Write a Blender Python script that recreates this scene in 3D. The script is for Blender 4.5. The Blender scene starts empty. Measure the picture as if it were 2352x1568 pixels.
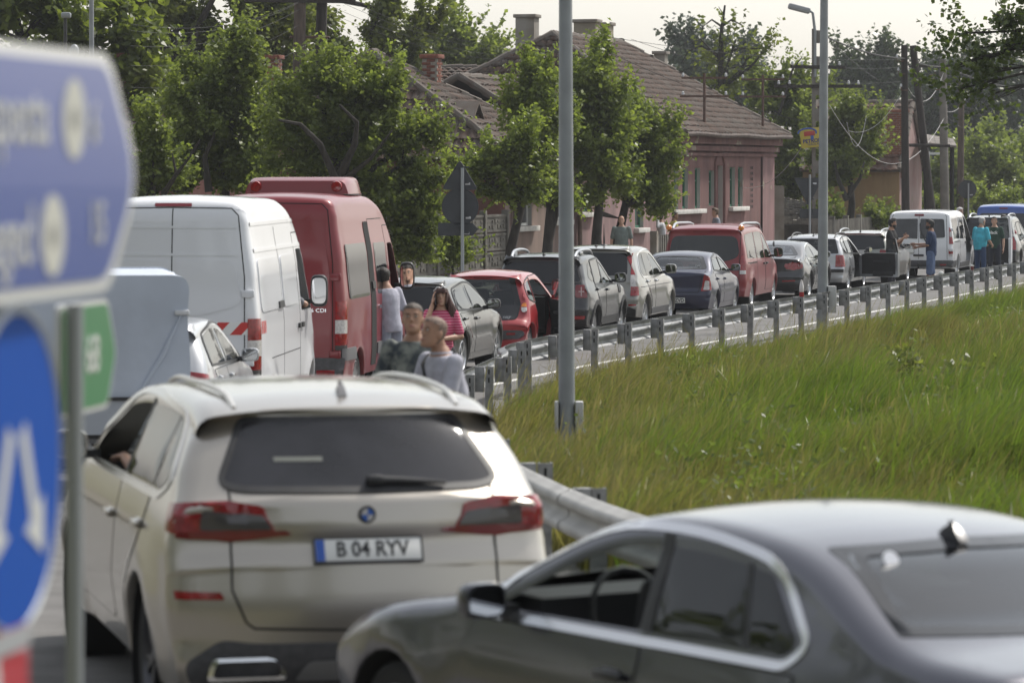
import bpy, bmesh, math, random
import numpy as np
from mathutils import Vector, Matrix
from mathutils.bvhtree import BVHTree
from mathutils.geometry import delaunay_2d_cdt
SC = bpy.context.scene
COL = SC.collection
RND = random.Random(7)
NP = np.random.default_rng(11)
PI = math.pi
# ------------------------------------------------------------------ camera, sky, sun, exposure
F = 1024 * 125 / 36.0        # focal length in picture pixels (1024 wide)
YH = 168.0                   # row of the horizon
H = 3.15                     # camera height
cam = bpy.data.cameras.new('camera'); camo = bpy.data.objects.new('camera', cam); COL.objects.link(camo)
camo.location = (0, 0, H); camo.rotation_euler = (PI/2, 0, 0)
cam.lens = 125; cam.sensor_width = 36; cam.shift_y = -(341 - YH) / 1024
cam.clip_start = 0.1; cam.clip_end = 4000
cam.dof.use_dof = True; cam.dof.focus_distance = 74; cam.dof.aperture_fstop = 3.8; cam.dof.aperture_blades = 9
SC.camera = camo
SUN_EL, SUN_AZ = math.radians(52), math.radians(48)     # azimuth measured clockwise from straight ahead (+Y)
W = bpy.data.worlds.new('World'); SC.world = W; W.use_nodes = True
nt = W.node_tree; nt.nodes.clear()
sky = nt.nodes.new('ShaderNodeTexSky'); sky.sky_type = 'NISHITA'; sky.sun_disc = False
sky.sun_elevation = SUN_EL; sky.sun_rotation = SUN_AZ; sky.dust_density = 1.7; sky.air_density = 1.5; sky.ozone_density = 1.0
hs = nt.nodes.new('ShaderNodeHueSaturation'); hs.inputs['Saturation'].default_value = 0.28
bg = nt.nodes.new('ShaderNodeBackground'); bg.inputs['Strength'].default_value = 0.135
wo = nt.nodes.new('ShaderNodeOutputWorld')
nt.links.new(sky.outputs[0], hs.inputs['Color']); nt.links.new(hs.outputs[0], bg.inputs[0]); nt.links.new(bg.outputs[0], wo.inputs[0])
sl = bpy.data.lights.new('sun', 'SUN'); sl.energy = 3.0; sl.angle = math.radians(5); sl.color = (1.0, 0.95, 0.87)
so = bpy.data.objects.new('sun', sl); COL.objects.link(so)
sd = Vector((math.sin(SUN_AZ)*math.cos(SUN_EL), math.cos(SUN_AZ)*math.cos(SUN_EL), math.sin(SUN_EL)))
so.rotation_euler = (-sd).to_track_quat('-Z', 'Y').to_euler()
SC.view_settings.view_transform = 'Standard'; SC.view_settings.look = 'None'
SC.view_settings.exposure = 0.36; SC.view_settings.gamma = 1
try: SC.view_settings.use_curve_mapping = False
except Exception: pass
SC.render.engine = 'CYCLES'
SC.cycles.use_denoising = True; SC.cycles.max_bounces = 8; SC.cycles.transparent_max_bounces = 16
SC.cycles.caustics_reflective = False; SC.cycles.caustics_refractive = False

def P(dx, dy, D):            # a point of the photograph (2352-wide picture coordinates) at distance D
    return Vector(((dx*0.435374-512)/F*D, D, H-(dy*0.435374-YH)/F*D))
def gz(x, y):                # ground height: the near part of the junction lies a little higher
    t = min(1, max(0, (42-y)/14.0)); return 0.32*t*t*(3-2*t)

# ------------------------------------------------------------------ materials
MATS = {}
def mat(name, col, rough=0.6, metal=0.0, var=0.0, scale=8.0, bump=0.0, bscale=40.0, coat=0.0, spec=0.5, col2=None, rvar=0.0, trans=0.0, emit=None, aniso=None, detail=6):
    if name in MATS: return MATS[name]
    m = bpy.data.materials.new(name); m.use_nodes = True; MATS[name] = m
    n = m.node_tree.nodes; l = m.node_tree.links; b = n['Principled BSDF']
    b.inputs['Base Color'].default_value = (*col, 1); b.inputs['Roughness'].default_value = rough
    b.inputs['Metallic'].default_value = metal; b.inputs['Specular IOR Level'].default_value = spec
    b.inputs['Coat Weight'].default_value = coat; b.inputs['Coat Roughness'].default_value = 0.04
    if trans: b.inputs['Transmission Weight'].default_value = trans
    if emit: b.inputs['Emission Color'].default_value = (*emit[:3], 1); b.inputs['Emission Strength'].default_value = emit[3]
    if var or bump or rvar:
        tc = n.new('ShaderNodeTexCoord')
        nz = n.new('ShaderNodeTexNoise'); nz.inputs['Scale'].default_value = scale; nz.inputs['Detail'].default_value = detail
        mp = n.new('ShaderNodeMapping'); l.new(tc.outputs['Object'], mp.inputs[0]); l.new(mp.outputs[0], nz.inputs['Vector'])
        if aniso: mp.inputs['Scale'].default_value = aniso
        if var:
            r = n.new('ShaderNodeValToRGB'); c2 = col2 or tuple(c*(1-var) for c in col); c1 = col if col2 else tuple(min(1, c*(1+var)) for c in col)
            r.color_ramp.elements[0].position = 0.35; r.color_ramp.elements[1].position = 0.65
            r.color_ramp.elements[0].color = (*c1, 1); r.color_ramp.elements[1].color = (*c2, 1)
            l.new(nz.outputs['Fac'], r.inputs[0]); l.new(r.outputs[0], b.inputs['Base Color'])
        if rvar:
            mr = n.new('ShaderNodeMapRange'); mr.inputs[3].default_value = rough-rvar; mr.inputs[4].default_value = rough+rvar
            l.new(nz.outputs['Fac'], mr.inputs[0]); l.new(mr.outputs[0], b.inputs['Roughness'])
        if bump:
            n2 = n.new('ShaderNodeTexNoise'); n2.inputs['Scale'].default_value = bscale; n2.inputs['Detail'].default_value = 5
            l.new(tc.outputs['Object'], n2.inputs['Vector'])
            bp = n.new('ShaderNodeBump'); bp.inputs['Strength'].default_value = bump; bp.inputs['Distance'].default_value = 0.02
            l.new(n2.outputs['Fac'], bp.inputs['Height']); l.new(bp.outputs[0], b.inputs['Normal'])
    return m
def paint(name, col, metal=0.0, rough=0.4, coat=1.0):
    """car paint under clear coat with a film of road dust"""
    if name in MATS: return MATS[name]
    m = mat(name, col, rough, metal, coat=coat)
    n = m.node_tree.nodes; l = m.node_tree.links; b = n['Principled BSDF']
    tc = n.new('ShaderNodeTexCoord'); nz = n.new('ShaderNodeTexNoise'); nz.inputs['Scale'].default_value = 2.2; nz.inputs['Detail'].default_value = 9
    l.new(tc.outputs['Object'], nz.inputs['Vector'])
    sx = n.new('ShaderNodeSeparateXYZ'); l.new(tc.outputs['Object'], sx.inputs[0])
    g = n.new('ShaderNodeMapRange'); g.inputs[1].default_value = 0.2; g.inputs[2].default_value = 1.0; g.inputs[3].default_value = 0.09; g.inputs[4].default_value = 0.01
    l.new(sx.outputs['Z'], g.inputs[0])
    mu = n.new('ShaderNodeMath'); mu.operation = 'MULTIPLY'; l.new(g.outputs[0], mu.inputs[0]); l.new(nz.outputs['Fac'], mu.inputs[1])
    mx = n.new('ShaderNodeMix'); mx.data_type = 'RGBA'; mx.inputs['A'].default_value = (*col, 1); mx.inputs['B'].default_value = (0.21, 0.19, 0.165, 1)
    l.new(mu.outputs[0], mx.inputs['Factor']); l.new(mx.outputs['Result'], b.inputs['Base Color'])
    r = n.new('ShaderNodeMapRange'); r.inputs[3].default_value = 0.03; r.inputs[4].default_value = 0.16
    l.new(nz.outputs['Fac'], r.inputs[0]); l.new(r.outputs[0], b.inputs['Coat Roughness'])
    return m
def glassmat(name, tint, refl=1.0):
    """thin window glass: tinted see-through pane with a real reflection"""
    if name in MATS: return MATS[name]
    m = bpy.data.materials.new(name); m.use_nodes = True; MATS[name] = m
    n = m.node_tree.nodes; l = m.node_tree.links; n.clear()
    o = n.new('ShaderNodeOutputMaterial'); t = n.new('ShaderNodeBsdfTransparent'); t.inputs[0].default_value = (*tint, 1)
    g = n.new('ShaderNodeBsdfGlossy'); g.inputs['Roughness'].default_value = 0.02; g.inputs[0].default_value = (0.95*refl, 0.97*refl, 1*refl, 1)
    lw = n.new('ShaderNodeFresnel'); gb = n.new('ShaderNodeNewGeometry'); mr = n.new('ShaderNodeMapRange'); mr.inputs[3].default_value = 1.62; mr.inputs[4].default_value = 1/1.62   # same reflection seen from inside
    l.new(gb.outputs['Backfacing'], mr.inputs[0]); l.new(mr.outputs[0], lw.inputs['IOR'])
    mx = n.new('ShaderNodeMixShader'); l.new(lw.outputs[0], mx.inputs[0]); l.new(t.outputs[0], mx.inputs[1]); l.new(g.outputs[0], mx.inputs[2]); l.new(mx.outputs[0], o.inputs[0])
    return m
def leafmat(name, col, col2, trans=0.4):
    """leaves: colour varies leaf by leaf through a stored random value; light passes through"""
    if name in MATS: return MATS[name]
    m = bpy.data.materials.new(name); m.use_nodes = True; MATS[name] = m
    n = m.node_tree.nodes; l = m.node_tree.links; n.clear()
    o = n.new('ShaderNodeOutputMaterial'); at = n.new('ShaderNodeAttribute'); at.attribute_name = 'tone'
    r = n.new('ShaderNodeValToRGB'); r.color_ramp.elements[0].color = (*col, 1); r.color_ramp.elements[1].color = (*col2, 1)
    l.new(at.outputs['Fac'], r.inputs[0])
    d = n.new('ShaderNodeBsdfPrincipled'); d.inputs['Roughness'].default_value = 0.36; d.inputs['Specular IOR Level'].default_value = 0.4
    tr = n.new('ShaderNodeBsdfTranslucent'); mx = n.new('ShaderNodeMixShader'); mx.inputs[0].default_value = trans
    g = n.new('ShaderNodeMix'); g.data_type = 'RGBA'; g.blend_type = 'MULTIPLY'; g.inputs['Factor'].default_value = 1; g.inputs['B'].default_value = (1.48, 1.5, 0.8, 1)
    l.new(r.outputs[0], d.inputs['Base Color']); l.new(r.outputs[0], g.inputs['A']); l.new(g.outputs['Result'], tr.inputs[0])
    l.new(d.outputs[0], mx.inputs[1]); l.new(tr.outputs[0], mx.inputs[2]); l.new(mx.outputs[0], o.inputs[0])
    return m

# ------------------------------------------------------------------ objects
def tag(o, label=None, cat=None, group=None, kind=None):
    if label: o['label'] = label
    if cat: o['category'] = cat
    if group: o['group'] = group
    if kind: o['kind'] = kind
    return o
def thing(name, label, cat, loc=(0, 0, 0), rz=0.0, group=None):
    o = bpy.data.objects.new(name, None); COL.objects.link(o); o.location = loc; o.rotation_euler = (0, 0, rz); o.empty_display_size = 0.2
    return tag(o, label, cat, group)
def link(name, me, parent=None, loc=None, rot=None):
    o = bpy.data.objects.new(name, me); COL.objects.link(o)
    if parent is not None: o.parent = parent
    if loc is not None: o.location = loc
    if rot is not None: o.rotation_euler = rot
    return o
def copy_tree(o, parent=None):
    c = o.copy(); COL.objects.link(c)
    if parent is not None: c.parent = parent
    for ch in list(o.children): copy_tree(ch, c)
    return c
class MB:
    """collects shapes, links them as one mesh object"""
    def __init__(s): s.v = []; s.f = []; s.m = []; s.k = 0
    def add(s, vs, fs, mi=None):
        b = len(s.v); s.v += [tuple(v) for v in vs]; s.f += [tuple(i+b for i in f) for f in fs]; s.m += [s.k if mi is None else mi]*len(fs); return s
    def box(s, c, d, rz=0.0, R=None, taper=1.0, mi=None):
        vs = []
        for z in (-.5, .5):
            t = taper if z > 0 else 1
            for x, y in ((-.5, -.5), (.5, -.5), (.5, .5), (-.5, .5)): vs.append(Vector((x*d[0]*t, y*d[1]*t, z*d[2])))
        M = R if R is not None else Matrix.Rotation(rz, 3, 'Z')
        return s.add([M@v+Vector(c) for v in vs], [(3, 2, 1, 0), (4, 5, 6, 7), (0, 1, 5, 4), (1, 2, 6, 5), (2, 3, 7, 6), (3, 0, 4, 7)], mi)
    def rbox(s, c, d, r=0.02, rz=0.0, R=None, seg=2, mi=None):
        bm = bmesh.new(); bmesh.ops.create_cube(bm, size=1)
        for v in bm.verts: v.co = Vector((v.co.x*d[0], v.co.y*d[1], v.co.z*d[2]))
        bmesh.ops.bevel(bm, geom=bm.edges[:], offset=min(r, min(d)*0.49), segments=seg, affect='EDGES', profile=0.5)
        M = R if R is not None else Matrix.Rotation(rz, 3, 'Z')
        bm.verts.index_update(); s.add([M@v.co+Vector(c) for v in bm.verts], [[v.index for v in f.verts] for f in bm.faces], mi); bm.free(); return s
    def tube(s, pts, r, n=8, cap=True, mi=None):
        pts = [Vector(p) for p in pts]; rs = r if isinstance(r, (list, tuple)) else [r]*len(pts)
        vs = []; prev = None
        for i, p in enumerate(pts):
            t = (pts[min(i+1, len(pts)-1)]-pts[max(i-1, 0)]).normalized()
            if prev is None: a = t.orthogonal().normalized()
            else:
                a = prev-t*prev.dot(t)
                a = a.normalized() if a.length > 1e-6 else t.orthogonal().normalized()
            prev = a; b = t.cross(a)
            for k in range(n):
                q = 2*PI*k/n; vs.append(p+(a*math.cos(q)+b*math.sin(q))*rs[i])
        fs = []
        for i in range(len(pts)-1):
            for k in range(n): fs.append((i*n+k, i*n+(k+1) % n, (i+1)*n+(k+1) % n, (i+1)*n+k))
        if cap: fs.append(tuple(range(n-1, -1, -1))); fs.append(tuple(range((len(pts)-1)*n, len(pts)*n)))
        return s.add(vs, fs, mi)
    def lathe(s, prof, n=24, M=None, mi=None):
        """prof: (radius, height) about Z"""
        M = M or Matrix.Identity(4); vs = []; fs = []
        for r, z in prof:
            for k in range(n): q = 2*PI*k/n; vs.append(M@Vector((r*math.cos(q), r*math.sin(q), z)))
        for i in range(len(prof)-1):
            for k in range(n): fs.append((i*n+k, i*n+(k+1) % n, (i+1)*n+(k+1) % n, (i+1)*n+k))
        return s.add(vs, fs, mi)
    def loft(s, rings, cap=True, mi=None):
        n = len(rings[0]); vs = [v for r in rings for v in r]; fs = []
        for i in range(len(rings)-1):
            for k in range(n): fs.append((i*n+k, i*n+(k+1) % n, (i+1)*n+(k+1) % n, (i+1)*n+k))
        if cap: fs.append(tuple(range(n-1, -1, -1))); fs.append(tuple(range((len(rings)-1)*n, len(rings)*n)))
        return s.add(vs, fs, mi)
    def ell(s, c, d, R=None, u=14, w=10, mi=None):
        vs = [Vector((0, 0, -1))]
        for i in range(1, w):
            a = -PI/2+PI*i/w
            for k in range(u): q = 2*PI*k/u; vs.append(Vector((math.cos(a)*math.cos(q), math.cos(a)*math.sin(q), math.sin(a))))
        vs.append(Vector((0, 0, 1))); fs = []
        for k in range(u): fs.append((0, 1+(k+1) % u, 1+k))
        for i in range(w-2):
            for k in range(u): fs.append((1+i*u+k, 1+i*u+(k+1) % u, 1+(i+1)*u+(k+1) % u, 1+(i+1)*u+k))
        e = len(vs)-1
        for k in range(u): fs.append((e, 1+(w-2)*u+k, 1+(w-2)*u+(k+1) % u))
        R = R or Matrix.Identity(3)
        return s.add([R@Vector((v.x*d[0], v.y*d[1], v.z*d[2]))+Vector(c) for v in vs], fs, mi)
    def prism(s, poly, z0, z1, M=None, mi=None):
        n = len(poly); M = M or Matrix.Identity(4)
        vs = [M@Vector((p[0], p[1], z0)) for p in poly]+[M@Vector((p[0], p[1], z1)) for p in poly]
        fs = [tuple(range(n-1, -1, -1)), tuple(range(n, 2*n))]+[(i, (i+1) % n, n+(i+1) % n, n+i) for i in range(n)]
        return s.add(vs, fs, mi)
    def mesh(s, name, mats, smooth=35):
        me = bpy.data.meshes.new(name); me.from_pydata(s.v, [], s.f)
        for m in (mats if isinstance(mats, (list, tuple)) else [mats]): me.materials.append(m)
        if any(s.m): me.polygons.foreach_set('material_index', s.m)
        finish(me, smooth); return me
    def build(s, name, mats, parent=None, smooth=35, loc=None, rot=None):
        return link(name, s.mesh(name, mats, smooth), parent, loc, rot)
def finish(me, smooth=35):
    if smooth:
        me.polygons.foreach_set('use_smooth', [True]*len(me.polygons))
        if smooth < 180: me.set_sharp_from_angle(angle=math.radians(smooth))
    me.update()
def npmesh(name, verts, faces_loops, loop_tot, mats, tone=None, midx=None, smooth=False):
    me = bpy.data.meshes.new(name); nv = len(verts); nl = len(faces_loops); nf = len(loop_tot)
    me.vertices.add(nv); me.vertices.foreach_set('co', np.asarray(verts, np.float32).ravel())
    me.loops.add(nl); me.loops.foreach_set('vertex_index', np.asarray(faces_loops, np.int32))
    me.polygons.add(nf); st = np.concatenate([[0], np.cumsum(loop_tot)[:-1]]).astype(np.int32)
    me.polygons.foreach_set('loop_start', st)
    for m in (mats if isinstance(mats, (list, tuple)) else [mats]): me.materials.append(m)
    if midx is not None: me.polygons.foreach_set('material_index', np.asarray(midx, np.int32))
    me.update(calc_edges=True)
    if tone is not None:
        a = me.attributes.new('tone', 'FLOAT', 'POINT'); a.data.foreach_set('value', np.asarray(tone, np.float32))
    return me
def chaikin(pts, n=2, closed=True):
    for _ in range(n):
        q = []; m = len(pts)
        rng = range(m) if closed else range(m-1)
        if not closed: q.append(pts[0])
        for i in rng:
            a, b = pts[i], pts[(i+1) % m]
            q.append(tuple(.75*x+.25*y for x, y in zip(a, b))); q.append(tuple(.25*x+.75*y for x, y in zip(a, b)))
        if not closed: q.append(pts[-1])
        pts = q
    return pts
def roundpoly(pts, seg=5, closed=True):
    """pts: (x, y, r) -> polygon with rounded corners"""
    out = []; n = len(pts)
    for i, p in enumerate(pts):
        r = p[2] if len(p) > 2 else 0
        if r <= 0 or (not closed and i in (0, n-1)): out.append((p[0], p[1])); continue
        c = Vector(p[:2]); a = Vector(pts[i-1][:2])-c; b = Vector(pts[(i+1) % n][:2])-c
        k = min(r, a.length*.49, b.length*.49); A = c+a.normalized()*k; B = c+b.normalized()*k
        for j in range(seg+1):
            t = j/seg; q = A*(1-t)**2+c*2*t*(1-t)+B*t*t; out.append((q.x, q.y))
    return out
def text_mesh(s, size, extr=0.002, align='CENTER', shear=0.0, bold=0.0):
    cu = bpy.data.curves.new('lettering', 'FONT'); cu.body = s; cu.size = size; cu.extrude = extr; cu.align_x = align; cu.align_y = 'CENTER'
    cu.shear = shear; cu.offset = bold; cu.resolution_u = 3
    o = bpy.data.objects.new('lettering', cu); COL.objects.link(o)
    dg = bpy.context.evaluated_depsgraph_get(); me = bpy.data.meshes.new_from_object(o.evaluated_get(dg))
    bpy.data.objects.remove(o); bpy.data.curves.remove(cu); me.name = 'lettering'; me.materials.clear(); return me
def lettering(s, size, m, parent, loc, rot, sx=1.0, shear=0, bold=0.0, name='lettering'):
    me = text_mesh(s, size, shear=shear, bold=bold); me.materials.append(m); o = link(name, me, parent, loc, rot); o.scale = (sx, 1, 1); return o

M_TYRE = mat('tyre_rubber', (0.018, 0.018, 0.019), 0.8, bump=0.2, bscale=60)
M_ALLOY = mat('alloy_rim', (0.52, 0.53, 0.55), 0.32, 0.85)
M_HUBD = mat('dark_rim', (0.10, 0.10, 0.11), 0.4, 0.7)
M_BLACK = mat('black_plastic', (0.022, 0.022, 0.024), 0.5, var=0.2, scale=20)
M_GREYP = mat('grey_plastic', (0.07, 0.07, 0.075), 0.55, var=0.2, scale=20)
M_GAP = mat('shut_line', (0.006, 0.006, 0.006), 0.9)
M_CHROME = mat('chrome', (0.75, 0.76, 0.78), 0.12, 1.0)
M_INT = mat('cabin_trim', (0.02, 0.02, 0.022), 0.8)
M_SEAT = mat('seat_cloth', (0.03, 0.03, 0.033), 0.85)
M_RED = mat('red_lens', (0.26, 0.008, 0.012), 0.12, coat=0.8, var=0.25, scale=30)
M_REDB = mat('dark_red_lens', (0.16, 0.008, 0.012), 0.1, coat=0.8)
M_WHT = mat('clear_lens', (0.55, 0.53, 0.52), 0.15, coat=0.8, var=0.2, scale=40)
M_SMOKE = mat('smoked_lens', (0.06, 0.055, 0.055), 0.2, coat=0.6)
M_AMBER = mat('amber_lens', (0.75, 0.22, 0.02), 0.15, coat=0.8)
M_PLATE = mat('plate_white', (0.74, 0.74, 0.72), 0.4)
M_PBLUE = mat('plate_blue', (0.02, 0.09, 0.42), 0.4)
M_INK = mat('black_ink', (0.012, 0.012, 0.014), 0.5)
M_MIRR = mat('mirror_glass', (0.8, 0.82, 0.84), 0.03, 1.0)
G_TINT = glassmat('privacy_glass', (0.035, 0.037, 0.04))
G_MID = glassmat('tinted_glass', (0.26, 0.30, 0.29))
G_CLEAR = glassmat('clear_glass', (0.72, 0.78, 0.76))
# ------------------------------------------------------------------ vehicles
def pinp(x, y, poly):
    c = False; n = len(poly); j = n-1
    for i in range(n):
        xi, yi = poly[i][0], poly[i][1]; xj, yj = poly[j][0], poly[j][1]
        if (yi > y) != (yj > y) and x < (xj-xi)*(y-yi)/(yj-yi)+xi: c = not c
        j = i
    return c
def resample(pts, d, closed=False):
    out = []; n = len(pts)
    for i in range(n if closed else n-1):
        a = Vector(pts[i][:2]); b = Vector(pts[(i+1) % n][:2]); k = max(1, int(math.ceil((b-a).length/d-1e-6)))
        for j in range(k): q = a+(b-a)*(j/k); out.append((q.x, q.y))
    if not closed: out.append(tuple(pts[-1][:2]))
    return out
def smooth_arr(a, w):
    a = np.asarray(a, float)
    if w < 1: return a
    k = np.exp(-0.5*(np.arange(-3*w, 3*w+1)/w)**2); k /= k.sum()
    p = np.pad(a, [(3*w, 3*w)]+[(0, 0)]*(a.ndim-1), mode='edge')
    if a.ndim == 1: return np.convolve(p, k, 'valid')
    return np.stack([np.convolve(p[:, i], k, 'valid') for i in range(a.shape[1])], 1)
def lerp_tab(tab, z):
    if z <= tab[0][0]: return tab[0][1]
    for (a, b), (c, d) in zip(tab, tab[1:]):
        if z <= c:
            t = (z-a)/(c-a) if c > a else 1; t = t*t*(3-2*t)*.5+t*.5; return b+(d-b)*t
    return tab[-1][1]
def mirp(p): return p+[(-q[0],)+tuple(q[1:]) for q in reversed(p) if abs(q[0]) > 1e-6]
class Body:
    def __init__(s, sp):
        s.sp = sp; hw = sp['W']/2
        top = resample(roundpoly(sp['prof'], 6, closed=False), sp.get('res', .06))
        L = max(p[0] for p in top); s.L = L; zs = sp['zs']; bot = []
        ra = sp['ra']; wz = sp['R']
        for yc in (sp['yf'], sp['yr']):
            a0 = math.asin(max(-1, min(1, (zs-wz)/ra)))
            bot += [(yc+ra*math.cos(a0+(PI-2*a0)*i/14), wz+ra*math.sin(a0+(PI-2*a0)*i/14)) for i in range(15)]
        bot = resample([top[-1]]+bot+[top[0]], .1)[1:-1]
        s.nt = len(top); poly = top+bot; n = len(poly); A = np.array(poly)
        t = np.roll(A, -1, 0)-np.roll(A, 1, 0); t /= np.maximum(1e-6, np.linalg.norm(t, axis=1))[:, None]
        nm = np.stack([t[:, 1], -t[:, 0]], 1)
        cr, ct, cf = sp.get('crown', (.10, .04, .12)); rr, rt, rf = sp.get('rnd', (.10, .09, .12))
        wr, wt, wf = np.clip(nm[:, 0], 0, 1)**2, np.clip(-nm[:, 1], 0, 1)**2, np.clip(-nm[:, 0], 0, 1)**2
        zfac = np.clip((A[:, 1]-.35)/.3, .35, 1) if sp.get('lowtuck', True) else 1
        c = cr*wr+ct*wt+cf*wf; r = rr*wr+rt*wt+rf*wf
        for a_ in (c, r): a_[s.nt:] = 0
        r[s.nt:] = .02; dc = nm*c[:, None]; dr = nm*r[:, None]; w = int(sp.get('sm', 2))
        dc[:s.nt] = smooth_arr(dc[:s.nt], w); dr[:s.nt] = smooth_arr(dr[:s.nt], w); r[:s.nt] = smooth_arr(r[:s.nt], w)
        B = A+dc+dr; s.B = B
        Wd = np.array([s.hw(y, z) for y, z in B])
        S = sp.get('S') or [0, .14, .28, .42, .55, .68, .8, .9, 1.0]; PH = [30, 55, 75, 90]
        rows = []
        for q in S: rows.append((q*(Wd-r), A+dc*q*q))
        for ph in PH:
            p = math.radians(ph); rows.append((Wd-r+r*math.sin(p), A+dc+dr*(1-math.cos(p))))
        V = []; R = len(rows); s.R = R
        for x, yz in rows:
            for i in range(n): V.append((x[i], yz[i, 0], yz[i, 1]))
        nb = (R-1)*n
        for x, yz in rows[1:]:
            for i in range(n): V.append((-x[i], yz[i, 0], yz[i, 1]))
        def idx(k, i): i %= n; return k*n+i if k >= 0 else R*n+(-k-1)*n+i
        faces = []; kind = []
        for k in range(R-1):
            for i in range(n):
                faces.append((idx(k, i), idx(k, i+1), idx(k+1, i+1), idx(k+1, i))); kind.append('rim')
                faces.append((idx(-k-1 if k else 0, i) if k == 0 else idx(-k, i), idx(-k-1, i), idx(-k-1, i+1), idx(-k, i+1) if k else idx(0, i+1))); kind.append('rim')
        # side skins
        pts = [Vector((float(y), float(z))) for y, z in B]; edges = [(i, (i+1) % n) for i in range(n)]
        s.polys = []
        for pn in sp.get('panes', []): s.polys.append(('pane%d' % len(s.polys), roundpoly(pn[0], 4)))
        for od in sp.get('open', []): s.polys.append(('door', roundpoly(od['poly'], 4)))
        for nm_, pl in s.polys:
            b0 = len(pts); m = len(pl); pts += [Vector(p) for p in pl]; edges += [(b0+i, b0+(i+1) % m) for i in range(m)]
        g = sp.get('grid', .09); Bl = [tuple(p) for p in B]
        y0, y1, z0, z1 = B[:, 0].min(), B[:, 0].max(), B[:, 1].min(), B[:, 1].max()
        yy = y0+g
        while yy < y1:
            zz = z0+g*.7
            while zz < z1:
                if pinp(yy, zz, Bl): pts.append(Vector((yy, zz)))
                zz += g
            yy += g
        ov, oe, of, orv, _, _ = delaunay_2d_cdt(pts, edges, [], 1, 1e-5)
        mp = {}
        for j, v in enumerate(ov):
            o = [q for q in orv[j] if q < n]
            if o: mp[j] = (idx(R-1, o[0]), idx(-(R-1), o[0]))
            else:
                x = s.hw(v[0], v[1]); V.append((x, v[0], v[1])); V.append((-x, v[0], v[1])); mp[j] = (len(V)-2, len(V)-1)
        for f in of:
            cy = sum(ov[j][0] for j in f)/len(f); cz = sum(ov[j][1] for j in f)/len(f); kd = 'side'
            if not pinp(cy, cz, Bl): continue
            for nm_, pl in s.polys:
                if pinp(cy, cz, pl): kd = nm_; break
            indoor = any(a == 'door' and pinp(cy, cz, b) for a, b in s.polys)
            a = ov[f[0]]; b = ov[f[1]]; c_ = ov[f[2]]
            if (b[0]-a[0])*(c_[1]-a[1])-(b[1]-a[1])*(c_[0]-a[0]) < 0: f = list(reversed(f))
            faces.append(tuple(mp[j][0] for j in f)); kind.append(('R', kd, indoor))
            faces.append(tuple(mp[j][1] for j in reversed(f))); kind.append(('L', kd, indoor))
        s.V = V; s.faces = faces; s.kind = kind
        s.bvh = BVHTree.FromPolygons([Vector(v) for v in V], faces)
    def hw(s, y, z):
        sp = s.sp; x = sp['W']/2-lerp_tab(sp['wid'], z)
        for yc, R in ((sp['yr'], sp['ra']), (sp['yf'], sp['ra'])):
            d = math.hypot(y-yc, z-sp['R'])/ (R*1.35)
            if d < 1.4: x += sp.get('flare', .02)*math.exp(-((d-.8)/.22)**2)
        pr, pf = sp.get('taper', ((.7, .05), (1.0, .09)))
        if y < pr[0]: x -= pr[1]*((pr[0]-y)/pr[0])**2
        if y > s.L-pf[0]: x -= pf[1]*((y-s.L+pf[0])/pf[0])**2
        g = sp.get('cabtaper')      # the glasshouse narrows towards both ends
        if g:
            t = max(0, z-g[0]); a, b, k = g[1], g[2], g[3]
            if y < a: x -= t*k*((a-y)/a)
            if y > b: x -= t*k*.6*((y-b)/(s.L-b))
        return max(.05, x)
    def y0(s, z):
        p = s.bvh.ray_cast(Vector((s.sp['W']*.36, -4, z)), Vector((0, 1, 0)))[0]; return p.y if p is not None else 0
    def hit(s, view, u, v):
        if view == 'B':
            lim = s.hw(.14, v)-.012; u = max(-lim, min(lim, u)); o, d = Vector((u, -4, v)), Vector((0, 1, 0))
        elif view == 'F': o, d = Vector((u, s.L+4, v)), Vector((0, -1, 0))
        elif view == 'R': o, d = Vector((4, u, v)), Vector((-1, 0, 0))
        elif view == 'L': o, d = Vector((-4, u, v)), Vector((1, 0, 0))
        elif view in ('KR', 'KL'):
            g = 1 if view == 'KR' else -1; d = Vector((-g*.7071, .7071, 0)); q = u+s.y0(v)+.03; o = Vector((g*q*.5, q*.5, v))-d*4
        else: o, d = Vector((u, v, 5)), Vector((0, 0, -1))
        p, nn, _, _ = s.bvh.ray_cast(o, d)
        if p is None:
            q = Vector((u, .08, v)) if view == 'B' else Vector((u, s.L-.08, v)) if view == 'F' else o+d*4 if view[0] == 'K' else Vector(((s.hw(u, v)-.02)*(1 if view == 'R' else -1), u+.03, v)) if view in 'RL' else Vector((u, v, 1.2))
            p, nn, _, _ = s.bvh.find_nearest(q)
        if nn.dot(d) > 0: nn = -nn
        return p, nn, d
    def patch(s, mb, view, poly, off=.006, g=.07, hole=None, skirt=.012, mi=None):
        """a panel that follows the body surface, with its own thickness"""
        pl = roundpoly(poly, 4) if any(len(p) > 2 for p in poly) else [tuple(p[:2]) for p in poly]
        pl = resample(pl, g, True); n = len(pl); pts = [Vector(p) for p in pl]; edges = [(i, (i+1) % n) for i in range(n)]
        hl = None
        if hole:
            hl = roundpoly(hole, 4) if any(len(p) > 2 for p in hole) else [tuple(p[:2]) for p in hole]
            hl = resample(hl, g, True); m = len(hl); pts += [Vector(p) for p in hl]; edges += [(n+i, n+(i+1) % m) for i in range(m)]
        xs = [p[0] for p in pl]; ys = [p[1] for p in pl]; yy = min(xs)+g*.6
        while yy < max(xs):
            zz = min(ys)+g*.6
            while zz < max(ys):
                if pinp(yy, zz, pl) and not (hl and pinp(yy, zz, hl)): pts.append(Vector((yy, zz)))
                zz += g
            yy += g
        ov, oe, of, orv, _, _ = delaunay_2d_cdt(pts, edges, [], 1, 1e-5)
        vs = []; base = []
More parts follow.
